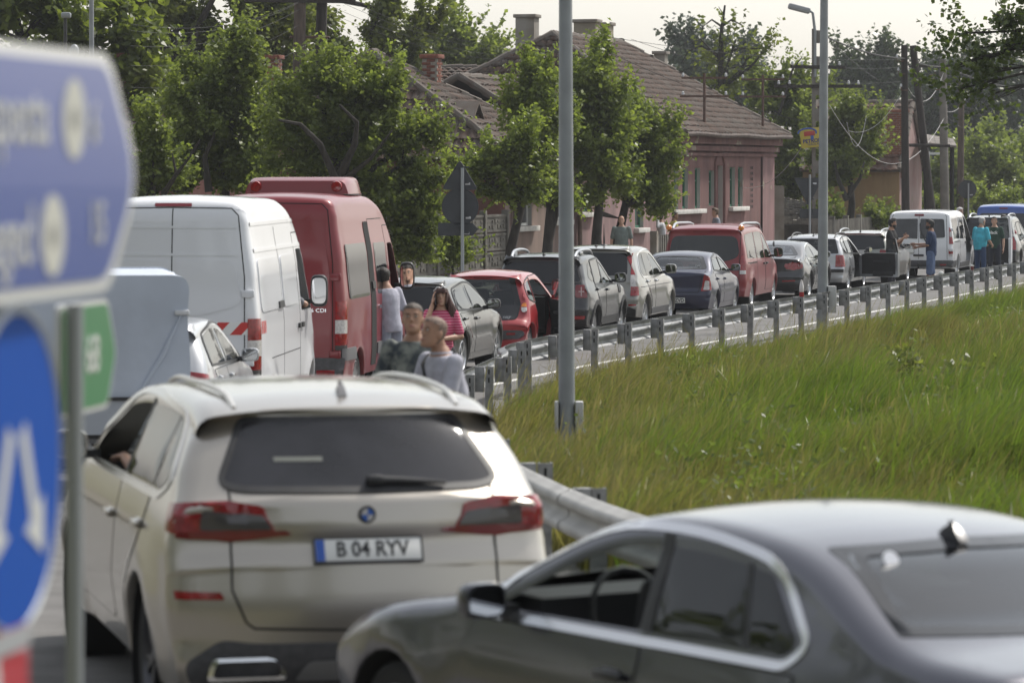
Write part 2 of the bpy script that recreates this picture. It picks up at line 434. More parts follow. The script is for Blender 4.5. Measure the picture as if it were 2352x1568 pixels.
        for v in ov:
            p, nn, d = s.hit(view, v[0], v[1]); q = (nn*.6-d*.4).normalized()
            vs.append(p+q*off); base.append(p-q*skirt)
        fl = []
        flip = view in ('L', 'F', 'T')
        for f in of:
            cy = sum(ov[j][0] for j in f)/len(f); cz = sum(ov[j][1] for j in f)/len(f)
            if not pinp(cy, cz, pl) or (hl and pinp(cy, cz, hl)): continue
            a, b, c = (vs[j] for j in f[:3]); nn = (b-a).cross(c-a); _, n0, _ = None, None, None
            h = s.hit(view, cy, cz)
            fl.append(tuple(f) if nn.dot(h[2]) < 0 else tuple(reversed(f)))
        ec = {}
        for f in fl:
            for i in range(len(f)): ec[(f[i], f[(i+1) % len(f)])] = 1
        nv = len(vs); allv = vs+base
        for (a, b) in list(ec):
            if (b, a) not in ec: fl.append((b, a, nv+a, nv+b))
        mb.add(allv, fl, mi); return mb
    def ribbon(s, mb, view, pts, w=.01, off=.004, closed=False, g=.06, mi=None):
        """a thin strip along a line drawn on the body"""
        pl = resample(pts, g, closed); n = len(pl); A = [Vector(p) for p in pl]; vs = []; fs = []
        for i in range(n):
            a = A[i-1] if (closed or i > 0) else A[i]; b = A[(i+1) % n] if (closed or i < n-1) else A[i]
            t = (b-a).normalized(); nn = Vector((-t.y, t.x))
            for sg in (-1, 1):
                q = A[i]+nn*sg*w/2; p, m, d = s.hit(view, q.x, q.y); vs.append(p+(m*.6-d*.4)*off); vs.append(p+d*.01)
        for i in range(n if closed else n-1):
            a = 4*i; b = 4*((i+1) % n)
            fs += [(a, a+2, b+2, b), (a+1, a, b, b+1), (a+2, a+3, b+3, b+2)]
        mb.add(vs, fs, mi); return mb
WHEELS = {}
def wheel_meshes(R, tw, style, rimm):
    key = (R, tw, style, rimm.name)
    if key in WHEELS: return WHEELS[key]
    M = Matrix.Rotation(PI/2, 4, 'Y'); h = tw/2; rr = R*.68
    t = MB(); t.lathe([(rr, -h*.92), (R*.9, -h), (R*.985, -h*.8), (R, -h*.5), (R, h*.5), (R*.985, h*.8), (R*.9, h), (rr*1.02, h*.92), (rr*.97, h*.6), (rr*.97, -h*.6), (rr, -h*.92)], 32, M)
    tm = t.mesh('wheel', M_TYRE, 40)
    r = MB(); r.lathe([(rr*1.02, h*.9), (rr*.97, h*.97), (rr*.9, h*.8), (rr*.86, h*.1), (rr*.86, -h*.9)], 32, M)
    r.lathe([(.001, h*.35), (rr*.87, h*.2), (rr*.87, h*.16)], 24, M, 1)
    r.lathe([(.001, h*.88), (rr*.13, h*.86), (rr*.2, h*.7), (rr*.22, h*.3)], 16, M)
    k = {'5': 5, '5d': 5, '7': 7, '10': 10, 'cap': 9}[style]
    for i in range(k):
        a = 2*PI*i/k
        for da in ((-.13, .13) if style in ('5d',) else (0,)):
            w0 = {'5': .2, '5d': .1, '7': .15, '10': .09, 'cap': .22}[style]*rr; w1 = w0*1.35
            c, sn = math.cos(a+da), math.sin(a+da); u = Vector((h*.0, c, sn)); p = Vector((0, -sn, c)); xo = Vector((1, 0, 0))
            vs = []
            for (rad, wd, dx) in ((rr*.15, w0, h*.8), (rr*.55, w0, h*.86), (rr*.93, w1, h*.84)):
                for sgn, dz in ((-1, 0), (1, 0), (1, -h*.35), (-1, -h*.35)): vs.append(u*rad+p*sgn*wd/2+xo*(dx+dz))
            r.add(vs, [(0, 1, 5, 4), (4, 5, 9, 8), (1, 2, 6, 5), (5, 6, 10, 9), (3, 0, 4, 7), (7, 4, 8, 11)], 0)
    rm = r.mesh('rim', [rimm, M_GAP], 35)
    WHEELS[key] = (tm, rm); return WHEELS[key]
def rail_roof(mb, B, x, y0, y1, h=.05, r=.018, mi=None):
    pts = []
    for i in range(13):
        y = y0+(y1-y0)*i/12; p, n, d = B.hit('T', x*(1-.05*abs(2*i/12-1)), y); e = 1-abs(2*i/12-1)**8
        pts.append(p+Vector((0, 0, h*e-.005)))
    mb.tube(pts, r, 8, mi=mi)
def make_car(name, label, cat, sp, loc, heading, group=None):
    root = thing(name, label, cat, (loc[0], loc[1], sp.get('z0', 0)+gz(loc[0], loc[1])), -heading, group)
    B = Body(sp); pm = sp['paint']; sides = (('R', 1), ('L', -1)); L = B.L
    rw = roundpoly(mirp(sp['rearwin'][0]), 4) if sp.get('rearwin') else None
    see_rear = sp.get('rearwin') and sp['rearwin'][1]
    inner = [(x*.90, z+(sp['rz']-z)*.13) for x, z in rw] if see_rear else None
    ws = roundpoly(mirp(sp['windscreen']), 4) if sp.get('windscreen') else None
    opens = {o['side']: o for o in sp.get('open', [])}
    keep = []; panes = {}; doors = {'R': [], 'L': []}
    for f, k in zip(B.faces, B.kind):
        c = [sum(B.V[i][a] for i in f)/len(f) for a in range(3)]
        if k == 'rim':
            if see_rear and c[1] < L*.45 and pinp(c[0], c[2], inner): continue
            if ws and c[1] > L*.45 and pinp(c[0]*1.05, c[2], ws) and sp.get('wsee', True): continue
            keep.append(f)
        else:
            sd, kd, ind = k
            if ind and sd in opens:
                (panes.setdefault((sd, kd), []) if kd.startswith('pane') else doors[sd]).append(f)
            elif kd.startswith('pane'):
                pn = sp['panes'][int(kd[4:])]
                if pn[1] == 'none' : continue
                panes.setdefault((sd, kd), []).append(f)
                if pn[1] == 'dark': keep.append(f)
            else: keep.append(f)
    def sub(fl, nm, m, dx=0, sm=40, smooth=True):
        us = sorted({i for f in fl for i in f}); mp = {i: j for j, i in enumerate(us)}
        me = bpy.data.meshes.new(nm); me.from_pydata([(B.V[i][0]+dx, B.V[i][1], B.V[i][2]) for i in us], [], [tuple(mp[i] for i in f) for f in fl])
        me.materials.append(m)
        bm = bmesh.new(); bm.from_mesh(me)
        if smooth: bmesh.ops.recalc_face_normals(bm, faces=bm.faces)
        bm.to_mesh(me); bm.free(); finish(me, sm); return me
    body = link('body', sub(keep, 'body', pm, sm=sp.get('sharp', 38)), root)
    dk = sp.get('darkglass', M_DARKG)
    for (sd, kd), fl in panes.items():
        pn = sp['panes'][int(kd[4:])]; sg = 1 if sd == 'R' else -1
        if sd in opens and pinp(sum(p[0] for p in pn[0])/len(pn[0]), sum(p[1] for p in pn[0])/len(pn[0]), opens[sd]['poly']): continue
        if pn[1] == 'open' and sd == sp.get('openside', 'L'): continue
        m = dk if pn[1] == 'dark' else (pn[2] if len(pn) > 2 else G_MID)
        if pn[1] == 'open': m = G_MID
        link('side_window', sub(fl, 'side_window', m, sg*(.004 if pn[1] == 'dark' else -.006)), root)
    # trims round the side glass
    tr = sp.get('trim', M_BLACK)
    for sd, sg in sides:
        mb = MB()
        for pl, w in sp.get('trims', []): B.ribbon(mb, sd, roundpoly(pl, 4), w, .007, True)
        if mb.f: mb.build('window_trim', tr, root)
        for pl in sp.get('pillars', []):
            mb = MB(); B.patch(mb, sd, pl, .004); mb.build('window_pillar', M_BLACK, root)
        for pl in sp.get('lines', []):
            mb = MB(); B.ribbon(mb, sd, pl, .011, .002); mb.build('panel_gap', M_GAP, root)
        for i, dp in enumerate(sp.get('doors', [])):
            if sd in opens and opens[sd].get('idx', 0) == i: continue
            mb = MB(); B.patch(mb, sd, dp['poly'], .005, .1); d = mb.build('door', pm, root, 40)
            mb = MB(); B.ribbon(mb, sd, roundpoly(dp['poly'], 4), .013, .0025, True); mb.build('door_gap', M_GAP, d)
            hy, hz = dp['handle']; p, nn, dd = B.hit(sd, hy, hz); mb = MB()
            mb.rbox(p+Vector((sg*.028, 0, 0)), (.028, dp.get('hl', .2), .035), .012); mb.rbox(p+Vector((sg*.008, 0, 0)), (.03, dp.get('hl', .2)*.6, .05), .012, mi=0)
            mb.build('handle', sp.get('handlemat', pm), d)
        for it in sp.get('side', []):
            mb = MB(); B.patch(mb, sd, it[2], it[3] if len(it) > 3 else .012, .08); mb.build(it[0], it[1], root)
    # rear glass
    if rw:
        mb = MB()
        if see_rear:
            fr = MB(); B.patch(fr, 'B', [(x*1.015, z-(sp['rz']-z)*.03) for x, z in rw], .004, .07, hole=[(x*.85, z+(sp['rz']-z)*.18) for x, z in rw], skirt=.004); fr.build('window_surround', M_DARKG, root)
            B.patch(mb, 'B', [(x*.93, z+(sp['rz']-z)*.09) for x, z in rw], .0025, .1, skirt=-.0025)
            mb.build('rear_window', sp['rearwin'][2], root)
        else:
            B.patch(mb, 'B', rw, .006, .08); mb.build('rear_window', sp.get('rearglass', dk), root)
        if sp.get('rwin_frame'):
            mb = MB(); B.ribbon(mb, 'B', rw, sp['rwin_frame'], .009, True); mb.build('window_seal', M_BLACK, root)
    if ws and sp.get('wsee', True):
        mb = MB(); B.patch(mb, 'F', [(x, z) for x, z in ws], .003, .12, skirt=-.002); mb.build('windscreen', G_CLEAR, root)
    # lamps and other panels on the tail
    for it in sp.get('tail', []):
        nm_, m, plist = it[0], it[1], it[2]; off = it[3] if len(it) > 3 else .012; both = it[4] if len(it) > 4 else True
        for sg in ((1, -1) if both else (1,)):
            mb = MB()
            if len(plist) == 2 and plist[0][0] == 'B' and plist[1][0] == 'S':      # wraps round the corner: unfold (x, then half width + y)
                bp, s4 = plist[0][1], plist[1][1]; thr = .93*max(p[0] for p in bp); out = []; done = False
                for p in bp:
                    if p[0] < thr: out.append(p)
                    elif not done: done = True; out += [(B.hw(.18, q[1])+q[0]-B.y0(q[1]),)+tuple(q[1:]) for q in s4[-2:]]
                plist = [('K', out)]
            for vw, pl in plist:
                if vw == 'K': B.patch(mb, 'KR' if sg > 0 else 'KL', pl, off, .05); continue
                if vw == 'B': B.patch(mb, 'B', [(sg*p[0],)+tuple(p[1:]) for p in pl], off, .05)
                elif vw == 'S': B.patch(mb, 'R' if sg > 0 else 'L', pl, off, .05)
                elif vw == 'C': B.patch(mb, 'B', mirp(pl), off, .07)
            mb.build(nm_, m, root)
    for it in sp.get('tail_lines', []):
        mb = MB(); B.ribbon(mb, 'B', mirp(it[0]) if it[1] == 'm' else it[0], it[2] if len(it) > 2 else .012, .002, it[1] == 'c'); mb.build('panel_gap', M_GAP, root)
    if sp.get('plate'):
        pz, txt = sp['plate'][0], sp['plate'][1]; p, nn, d = B.hit('B', 0, pz); tilt = math.asin(max(-.5, min(.5, nn.z)))
        pl = MB(); pl.rbox((0, 0, 0), (.53, .012, .115), .004); o = pl.build('number_plate', M_PLATE, root, loc=(sp['plate'][2] if len(sp['plate']) > 2 else 0, p.y-.014, pz), rot=(-tilt, 0, 0))
        fr = MB()
        for c, dd in (((0, 0, .060), (.545, .016, .006)), ((0, 0, -.062), (.545, .018, .012)), ((-.27, 0, 0), (.006, .016, .12)), ((.27, 0, 0), (.006, .016, .12))): fr.box(c, dd)
        fr.build('plate_frame', M_BLACK, o)
        b = MB(); b.box((-.24, -.0065, 0), (.044, .003, .108)); b.build('country_strip', M_PBLUE, o)
        if txt: lettering(txt, .108, M_INK, o, (.02, -.0075, 0), (PI/2, 0, 0), .86, bold=.002)
    # wheels
    tm, rm = wheel_meshes(sp['R'], sp['tw'], sp.get('rim', '5'), sp.get('rimmat', M_ALLOY))
    for yy in (sp['yr'], sp['yf']):
        for sg in (1, -1):
            w = link('wheel', tm, root, (sg*(B.hw(yy, sp['R']*1.2)-sp['tw']/2-.015), yy, sp['R']), (RND.random()*6, 0, 0 if sg > 0 else PI))
            if sp['yf'] == yy and sp.get('steer'): w.rotation_euler = (0, 0, sp['steer']+(0 if sg > 0 else PI))
            link('rim', rm, w)
    # inside of the arches and floor
    mb = MB(); hwf = sp['W']/2-.12
    mb.box((0, L/2, sp['zs']+.06), (hwf*1.7, L*.86, .1)); mb.build('underbody', M_GAP, root)
    for sg in (1, -1):
        for yy in (sp['yr'], sp['yf']):
            mb = MB(); mb.lathe([(sp['ra']*.99, -.16), (sp['ra']*.99, .12)], 20, Matrix.Translation((sg*(hwf-.06), yy, sp['R']))@Matrix.Rotation(PI/2, 4, 'Y')); mb.build('wheel_arch_liner', M_GAP, root)
    # cabin
    if sp.get('cabin'):
        y0, y1, zb = sp['cabin']; mb = MB()
        wI = sp['W']-.34
        mb.box((0, (y0+y1)/2, sp['zs']+.19), (wI, y1-y0, .06)); mb.box((0, y0, (sp['zs']+zb)/2+.1), (wI, .05, zb-sp['zs']-.2)); mb.box((0, y1-.2, (sp['zs']+zb)/2+.08), (wI, .35, zb-sp['zs']-.06))
        mb.build('cabin_floor', M_INT, root)
        for yy in sp.get('seats', ()):
            for sg in (1, -1):
                st = MB(); st.rbox((sg*.36, yy+.27, sp['zs']+.32), (.48, .5, .16), .06); R_ = Matrix.Rotation(.25, 3, 'X')
                st.rbox((sg*.36, yy, sp['zs']+.62), (.46, .13, .6), .06, R=R_); st.rbox((sg*.36, yy-.1, sp['zs']+1.02), (.25, .09, .17), .04, R=R_)
                st.build('seat', M_SEAT, root)
        sw = MB(); ry, rx = y1-.42, -.36
        sw.tube([(rx+.18*math.cos(q*PI/8), ry+.05*math.sin(q*PI/8), zb-.02+.17*math.sin(q*PI/8)) for q in range(17)], .014, 6); sw.build('steering_wheel', M_BLACK, root)
        ml = MB(); ml.rbox((0, y1-.55, sp.get('mz', zb+.38)), (.24, .03, .07), .015); ml.build('rear_view_mirror', M_BLACK, root)
    # door mirrors
    if sp.get('mirror'):
        my, mz, mw, mh = sp['mirror'][:4]; mm = sp['mirror'][4] if len(sp['mirror']) > 4 else pm
        for sd, sg in sides:
            if sd in opens and not opens[sd].get('mirror_on_body'): continue
            mirror_on(root, B, sd, sg, my, mz, mw, mh, mm)
    # open doors
    for sd, o in opens.items():
        sg = 1 if sd == 'R' else -1; hy = o['hinge']; hx = B.hw(hy, .7)*sg
        dr = link('open_door', sub(doors[sd], 'open_door', pm), root)
        inn = MB(); fl = doors[sd]; us = sorted({i for f in fl for i in f}); mp = {i: j for j, i in enumerate(us)}
        cx_ = sum(p[0] for p in o['poly'])/len(o['poly'])+.03; shr = [(cx_+(p[0]-cx_)*.86, .36+(p[1]-.36)*.93+.05) for p in o['poly']]; fi = []; fk = []
        for f in fl:
            fy = sum(B.V[i][1] for i in f)/len(f); fz = sum(B.V[i][2] for i in f)/len(f); fi.append(tuple(reversed([mp[i] for i in f])))
            fk.append(2 if fz > o['belt'] else 0 if pinp(fy, fz, shr) else 1)
        for kk in (0, 1, 2): inn.add([(B.V[i][0]-sg*(.05 if B.V[i][2] > o['belt'] else .10), B.V[i][1], B.V[i][2]) for i in us], [f for f, k_ in zip(fi, fk) if k_ == kk], kk)
        ec = {}
        for f in fl:
            for a, b in zip(f, f[1:]+f[:1]): ec[(a, b)] = 1
        edge = MB()
        for (a, b) in ec:
            if (b, a) not in ec:
                q = [Vector(B.V[i]) for i in (a, b)]; t = [v-Vector((sg*(.05 if v.z > o['belt'] else .10), 0, 0)) for v in q]
                edge.add([q[1], q[0], t[0], t[1]], [(0, 1, 2, 3)])
        edge.build('door_edge', o.get('edgemat', pm), dr); inn.build('door_lining', [M_INT, o.get('edgemat', pm), o.get('frame', pm)], dr, 40)
        for (s2, kd), fl2 in panes.items():
            if s2 != sd: continue
            pn = sp['panes'][int(kd[4:])]
            if pinp(sum(p[0] for p in pn[0])/len(pn[0]), sum(p[1] for p in pn[0])/len(pn[0]), o['poly']) and not o.get('nopane'):
                link('door_window', sub(fl2, 'door_window', G_CLEAR, -sg*.02), dr)
        x = MB(); cy = sum(p[0] for p in o['poly'])/len(o['poly']); ix = B.hw(cy, .75)*sg-sg*.125
        x.rbox((ix, cy-.05, o['belt']-.22), (.06, .5, .05), .02); x.build('arm_rest', M_BLACK, dr); x = MB(); x.rbox((ix, cy-.1, .42), (.06, .6, .12), .03); x.build('door_pocket', M_BLACK, dr)
        x = MB(); x.rbox((ix+sg*.02, hy-.32, o['belt']-.1), (.02, .12, .03), .008); x.build('handle', M_CHROME, dr)
        if not o.get('mirror_on_body') and sp.get('mirror'):
            my, mz, mw, mh = sp['mirror'][:4]; mirror_on(dr, B, sd, sg, my, mz, mw, mh, sp['mirror'][4] if len(sp['mirror']) > 4 else pm)
        piv = Vector((hx, hy, 0)); Mr = Matrix.Translation(piv)@Matrix.Rotation(sg*o['angle'], 4, 'Z')@Matrix.Translation(-piv)
        dr.matrix_local = Mr
    for fn in sp.get('extra', []): fn(root, B)
    return root
def mirror_on(par, B, sd, sg, my, mz, mw, mh, mm):
    p, nn, d = B.hit(sd, my, mz-mh*.3); mb = MB(); cx = p.x+sg*(mw*.5+.045)
    prof = []
    for i, (yy, sc) in enumerate(((-.0, .93), (.03, 1.0), (.08, .93), (.125, .62), (.14, .25))):
        ring = []
        for k in range(20):
            q = 2*PI*k/20; c, s_ = math.cos(q), math.sin(q); e = .55
            ring.append(Vector((cx+mw/2*sc*math.copysign(abs(c)**e, c), my+yy, mz+mh/2*sc*math.copysign(abs(s_)**e, s_))))
        prof.append(ring)
    mb.loft(prof); m = mb.build('door_mirror', mm, par, 50)
    st = MB(); st.loft([[Vector((x_, y_+my+.06, z_+mz-mh*.33)) for y_, z_ in ((-.04, -.025), (.04, -.025), (.04, .025), (-.04, .025))] for x_ in (p.x-sg*.03, cx-sg*mw*.2)]); st.build('mirror_arm', M_BLACK, m)
    g = MB(); ring = []
    for k in range(20):
        q = 2*PI*k/20; c, s_ = math.cos(q), math.sin(q); e = .55
        ring.append(Vector((cx+mw/2*.82*math.copysign(abs(c)**e, c), my-.004, mz+mh/2*.80*math.copysign(abs(s_)**e, s_))))
    r2 = [v+Vector((0, .02, 0)) for v in ring]; g.loft([r2, ring]); g.build('mirror_glass', M_MIRR, m)
def antenna(par, B, x, y, kind='fin', m=None):
    p, nn, d = B.hit('T', x, y); mb = MB()
    if kind == 'fin':
        mb.loft([[p+Vector((sx*.022*sc, yy, z)) for sx, yy in ((-1, -.09*sc+.02*k), (1, -.09*sc+.02*k), (.4, .09*sc-.03*k), (-.4, .09*sc-.03*k))] for k, (z, sc) in enumerate(((-.01, 1), (.03, .8), (.065, .4)))])
    elif kind == 'mast':
        mb.ell(p, (.03, .04, .02)); mb.tube([p, p+Vector((0, -.12, .24))], [.008, .004], 6)
    elif kind == 'stub':
        mb.ell(p, (.03, .05, .025)); mb.tube([p, p+Vector((0, -.05, .1))], [.014, .006], 6)
    mb.build('antenna', m or M_BLACK, par)
M_DARKG = mat('dark_glass', (0.010, 0.011, 0.013), 0.03, coat=0.0, spec=0.55)
M_REARG = mat('dusty_dark_glass', (0.022, 0.022, 0.026), 0.12, spec=0.55, var=.3, scale=3, rvar=.06)
# ------------------------------------------------------------------ the vehicles themselves (y runs forward from the tail, z up)
def put(name, label, cat, sp, px, D, deg, group='vehicles queueing on the road'):
    return make_car(name, label, cat, sp, ((px-512)/F*D, D), math.radians(deg), group)
P_CHAMP = paint('champagne_white_paint', (0.445, 0.41, 0.36), .8, .30)
P_GREY = paint('steel_grey_paint', (0.105, 0.105, 0.125), .85, .22)
P_WHITE = paint('white_paint', (0.72, 0.73, 0.76))
P_WINE = paint('wine_red_paint', (0.19, 0.004, 0.010), .15, .4, .6)
P_RED = paint('bright_red_paint', (0.34, 0.010, 0.016))
P_GRAPH = paint('graphite_paint', (0.030, 0.032, 0.037), .5, .4, .7)
P_SILV = paint('warm_silver_paint', (0.22, 0.215, 0.20), .65, .38)
P_NAVY = paint('navy_paint', (0.010, 0.013, 0.045), .3, .4, .7)
P_BLACKC = paint('black_blue_paint', (0.014, 0.016, 0.022), .3, .4)
P_SILV2 = paint('pale_silver_paint', (0.44, 0.45, 0.47), .55, .38)
P_BLUE = paint('blue_paint', (0.02, 0.075, 0.33), .1, .4)
P_OLIVE = paint('dark_olive_grey_paint', (0.05, 0.05, 0.047), .5, .4)
WID = [(.2, .07), (.4, .02), (.62, 0), (.85, .012), (1.0, .05), (1.45, .19), (1.8, .32)]
WIDS = [(.2, .07), (.4, .02), (.6, 0), (.8, .012), (.95, .05), (1.42, .22), (1.7, .30)]
def roundel(par, c, r, normal_rot, mats, n=24):
    mb = MB(); M = Matrix.Translation(c)@normal_rot
    mb.lathe([(.0005, .006), (r, .004), (r, -.01)], n, M, 0)
    mb.lathe([(.0005, .0075), (r*.72, .0065)], n, M, 1)
    for q in (0, 2):
        vs = [M@Vector((0, 0, .009))]+[M@Vector((r*.7*math.cos(PI/2*(q+j/6)), r*.7*math.sin(PI/2*(q+j/6)), .009)) for j in range(7)]
        mb.add(vs, [(0, j, j+1) for j in range(1, 7)], 2)
    mb.build('badge', mats, par)

# --- champagne SUV in the foreground
def suv_extra(root, B):
    p, n, d = B.hit('B', 0, 1.155); roundel(root, p+Vector((0, -.012, 0)), .043, Matrix.Rotation(PI/2, 4, 'X'), [M_BLACK, M_WHT, mat('badge_blue', (.03, .12, .45), .3)])
    antenna(root, B, 0, .78, 'fin', mat('antenna_grey', (.16, .16, .17), .4))
    for x in (.60, -.60):
        mb = MB(); rail_roof(mb, B, x, .62, 2.9, .028, .015); mb.build('roof_rail', mat('satin_rail', (.62, .60, .57), .3, .4), root)
    mb = MB(); p = [B.hit('B', x, z)[0] for x, z in ((.06, 1.315), (.2, 1.31), (.42, 1.295))]
    mb.tube([q+Vector((0, -.035, 0)) for q in p], [.022, .017, .008], 8); mb.rbox(p[0]+Vector((0, -.03, 0)), (.09, .06, .05), .02); mb.build('rear_wiper', M_BLACK, root)
    for sg in (1, -1):
        mb = MB(); q = B.hit('B', sg*.60, .42)[0]; pl = roundpoly([(-.2, -.055, .03), (.2, -.055, .03), (.17, .055, .03), (-.17, .055, .03)], 3); i_ = [(x*.86, z*.7) for x, z in pl]
        M = Matrix.Translation(q+Vector((0, -.02, 0)))@Matrix.Rotation(PI/2, 4, 'X'); k = len(pl)
        vs = [M@Vector((x, z, .02)) for x, z in pl]+[M@Vector((x, z, .025)) for x, z in i_]+[M@Vector((x, z, -.06)) for x, z in i_]+[M@Vector((x, z, -.05)) for x, z in pl]
        mb.add(vs, [(i, (i+1) % k, k+(i+1) % k, k+i) for i in range(k)]+[(k+i, k+(i+1) % k, 2*k+(i+1) % k, 2*k+i) for i in range(k)]+[((i+1) % k, i, 3*k+i, 3*k+(i+1) % k) for i in range(k)], 0)
        mb.add([M@Vector((x, z, -.05)) for x, z in i_], [tuple(range(k))], 1); mb.build('exhaust_tip', [M_CHROME, M_GAP], root)
    mb = MB(); B.patch(mb, 'B', [(-.18, 1.42), (-.42, 1.42), (-.42, 1.40), (-.18, 1.40)], .009, .08); mb.build('window_sticker', mat('old_sticker', (.16, .17, .15), .5), root)
lamp_r = [(.34, 1.062, .02), (.44, 1.20, .03), (.62, 1.222, .02), (.925, 1.235, .03), (.94, 1.04, .03), (.62, 1.028, .02)]
SUV = dict(z0=-.02, W=2.0, zs=.30, R=.375, tw=.30, ra=.43, yr=.94, yf=3.92, paint=P_CHAMP, rim='5d', rimmat=M_HUBD,
  prof=[(.14, .30, 0), (.02, .46, .08), (0, .70, .12), (.035, .88, .05), (.045, .93, .04), (.085, 1.02, .03), (.075, 1.10, .05), (.11, 1.225, .05), (.17, 1.27, .04), (.49, 1.60, .04), (.485, 1.655, .04), (.80, 1.715, .2), (1.5, 1.735, .5), (2.4, 1.715, .5), (3.0, 1.64, .3), (3.78, 1.17, .25), (4.5, 1.05, .3), (4.85, .85, .15), (4.90, .6, .1), (4.8, .30, 0)],
  wid=[(.2, .08), (.45, .03), (.7, .0), (.98, .015), (1.12, .04), (1.25, .085), (1.65, .255), (1.8, .34)], crown=(.13, .035, .2), rnd=(.15, .10, .15), taper=((.9, .06), (1.1, .12)), cabtaper=(1.2, 1.3, 3.2, .05), flare=.03,
  panes=[([(.62, 1.30, .08), (.92, 1.56, .10), (1.05, 1.585, .02), (.98, 1.235, .02), (.80, 1.235, .05)], 'dark'), ([(1.02, 1.235, .02), (1.09, 1.585, .02), (1.95, 1.625, .03), (1.93, 1.225, .02)], 'dark'), ([(2.03, 1.225, .02), (2.05, 1.625, .03), (2.55, 1.60, .1), (3.18, 1.33, .05), (3.30, 1.215, .03)], 'open')],
  trims=[([(.56, 1.29, .10), (.90, 1.60, .12), (1.9, 1.655, .2), (2.6, 1.635, .3), (3.25, 1.34, .1), (3.42, 1.19, .05), (.78, 1.205, .06)], .035)], trim=mat('satin_trim', (.62, .61, .6), .22, .9),
  pillars=[[(1.95, 1.23), (2.01, 1.23), (2.03, 1.62), (1.97, 1.62)], [(.985, 1.24), (1.015, 1.24), (1.085, 1.585), (1.055, 1.583)]],
  doors=[dict(poly=[(2.02, .45, .06), (2.0, 1.19, .03), (3.35, 1.18, .05), (3.42, .95, .05), (3.38, .45, .08)], handle=(2.14, 1.0)), dict(poly=[(1.42, .62, .2), (1.05, 1.0, .15), (.98, 1.19, .03), (1.97, 1.19, .03), (1.99, .45, .05), (1.42, .45, .06)], handle=(1.12, 1.04), hl=.22)],
  rearwin=([(0, 1.60), (.545, 1.595, .04), (.70, 1.30, .10), (.60, 1.275, .05), (0, 1.268)], False), rz=1.44, rearglass=M_REARG, rwin_frame=.03,
  tail=[('tail_lamp', M_RED, [('B', lamp_r), ('S', [(.06, 1.05, .02), (.08, 1.225, .03), (.42, 1.205, .04), (.36, 1.075, .03)])], .014),
        ('lamp_lens', M_SMOKE, [('B', [(.46, 1.09, .02), (.51, 1.155, .02), (.80, 1.185, .02), (.81, 1.085, .02)])], .02),
        ('lamp_lower_band', M_REDB, [('B', [(.37, 1.064, .01), (.40, 1.085), (.90, 1.078), (.93, 1.045, .01), (.62, 1.033, .01)])], .019),
        ('reflector', M_RED, [('B', [(.70, .755, .01), (.72, .79, .01), (.935, .795), (.93, .755)])], .01),
        ('bumper_insert', M_GREYP, [('C', [(0, .545), (.56, .54, .06), (.72, .56, .05), (.90, .44, .05), (.86, .34, .02), (0, .33)])], .012, False),
        ('skid_plate', mat('skid_silver', (.33, .33, .33), .35, .7), [('C', [(0, .46), (.30, .455, .03), (.36, .36, .02), (0, .355)])], .022, False)],
  tail_lines=[([(.66, 1.27), (.665, .80), (.60, .645), (.56, .615), (0, .60)], 'm')],
  plate=(.985, 'B 04 RYV', .0), cabin=(.9, 3.5, 1.15), seats=(1.55, 2.5), mirror=(3.25, 1.28, .20, .17), windscreen=[(0, 1.66), (.58, 1.62), (.74, 1.2), (0, 1.2)], extra=[suv_extra], S=[0, .1, .2, .3, .4, .5, .6, .7, .8, .9, 1.0], grid=.08)
make_car('suv', 'champagne white SUV in the foreground seen from behind, its driver window open', 'car', SUV, (-.69, 17.35), math.radians(-14))

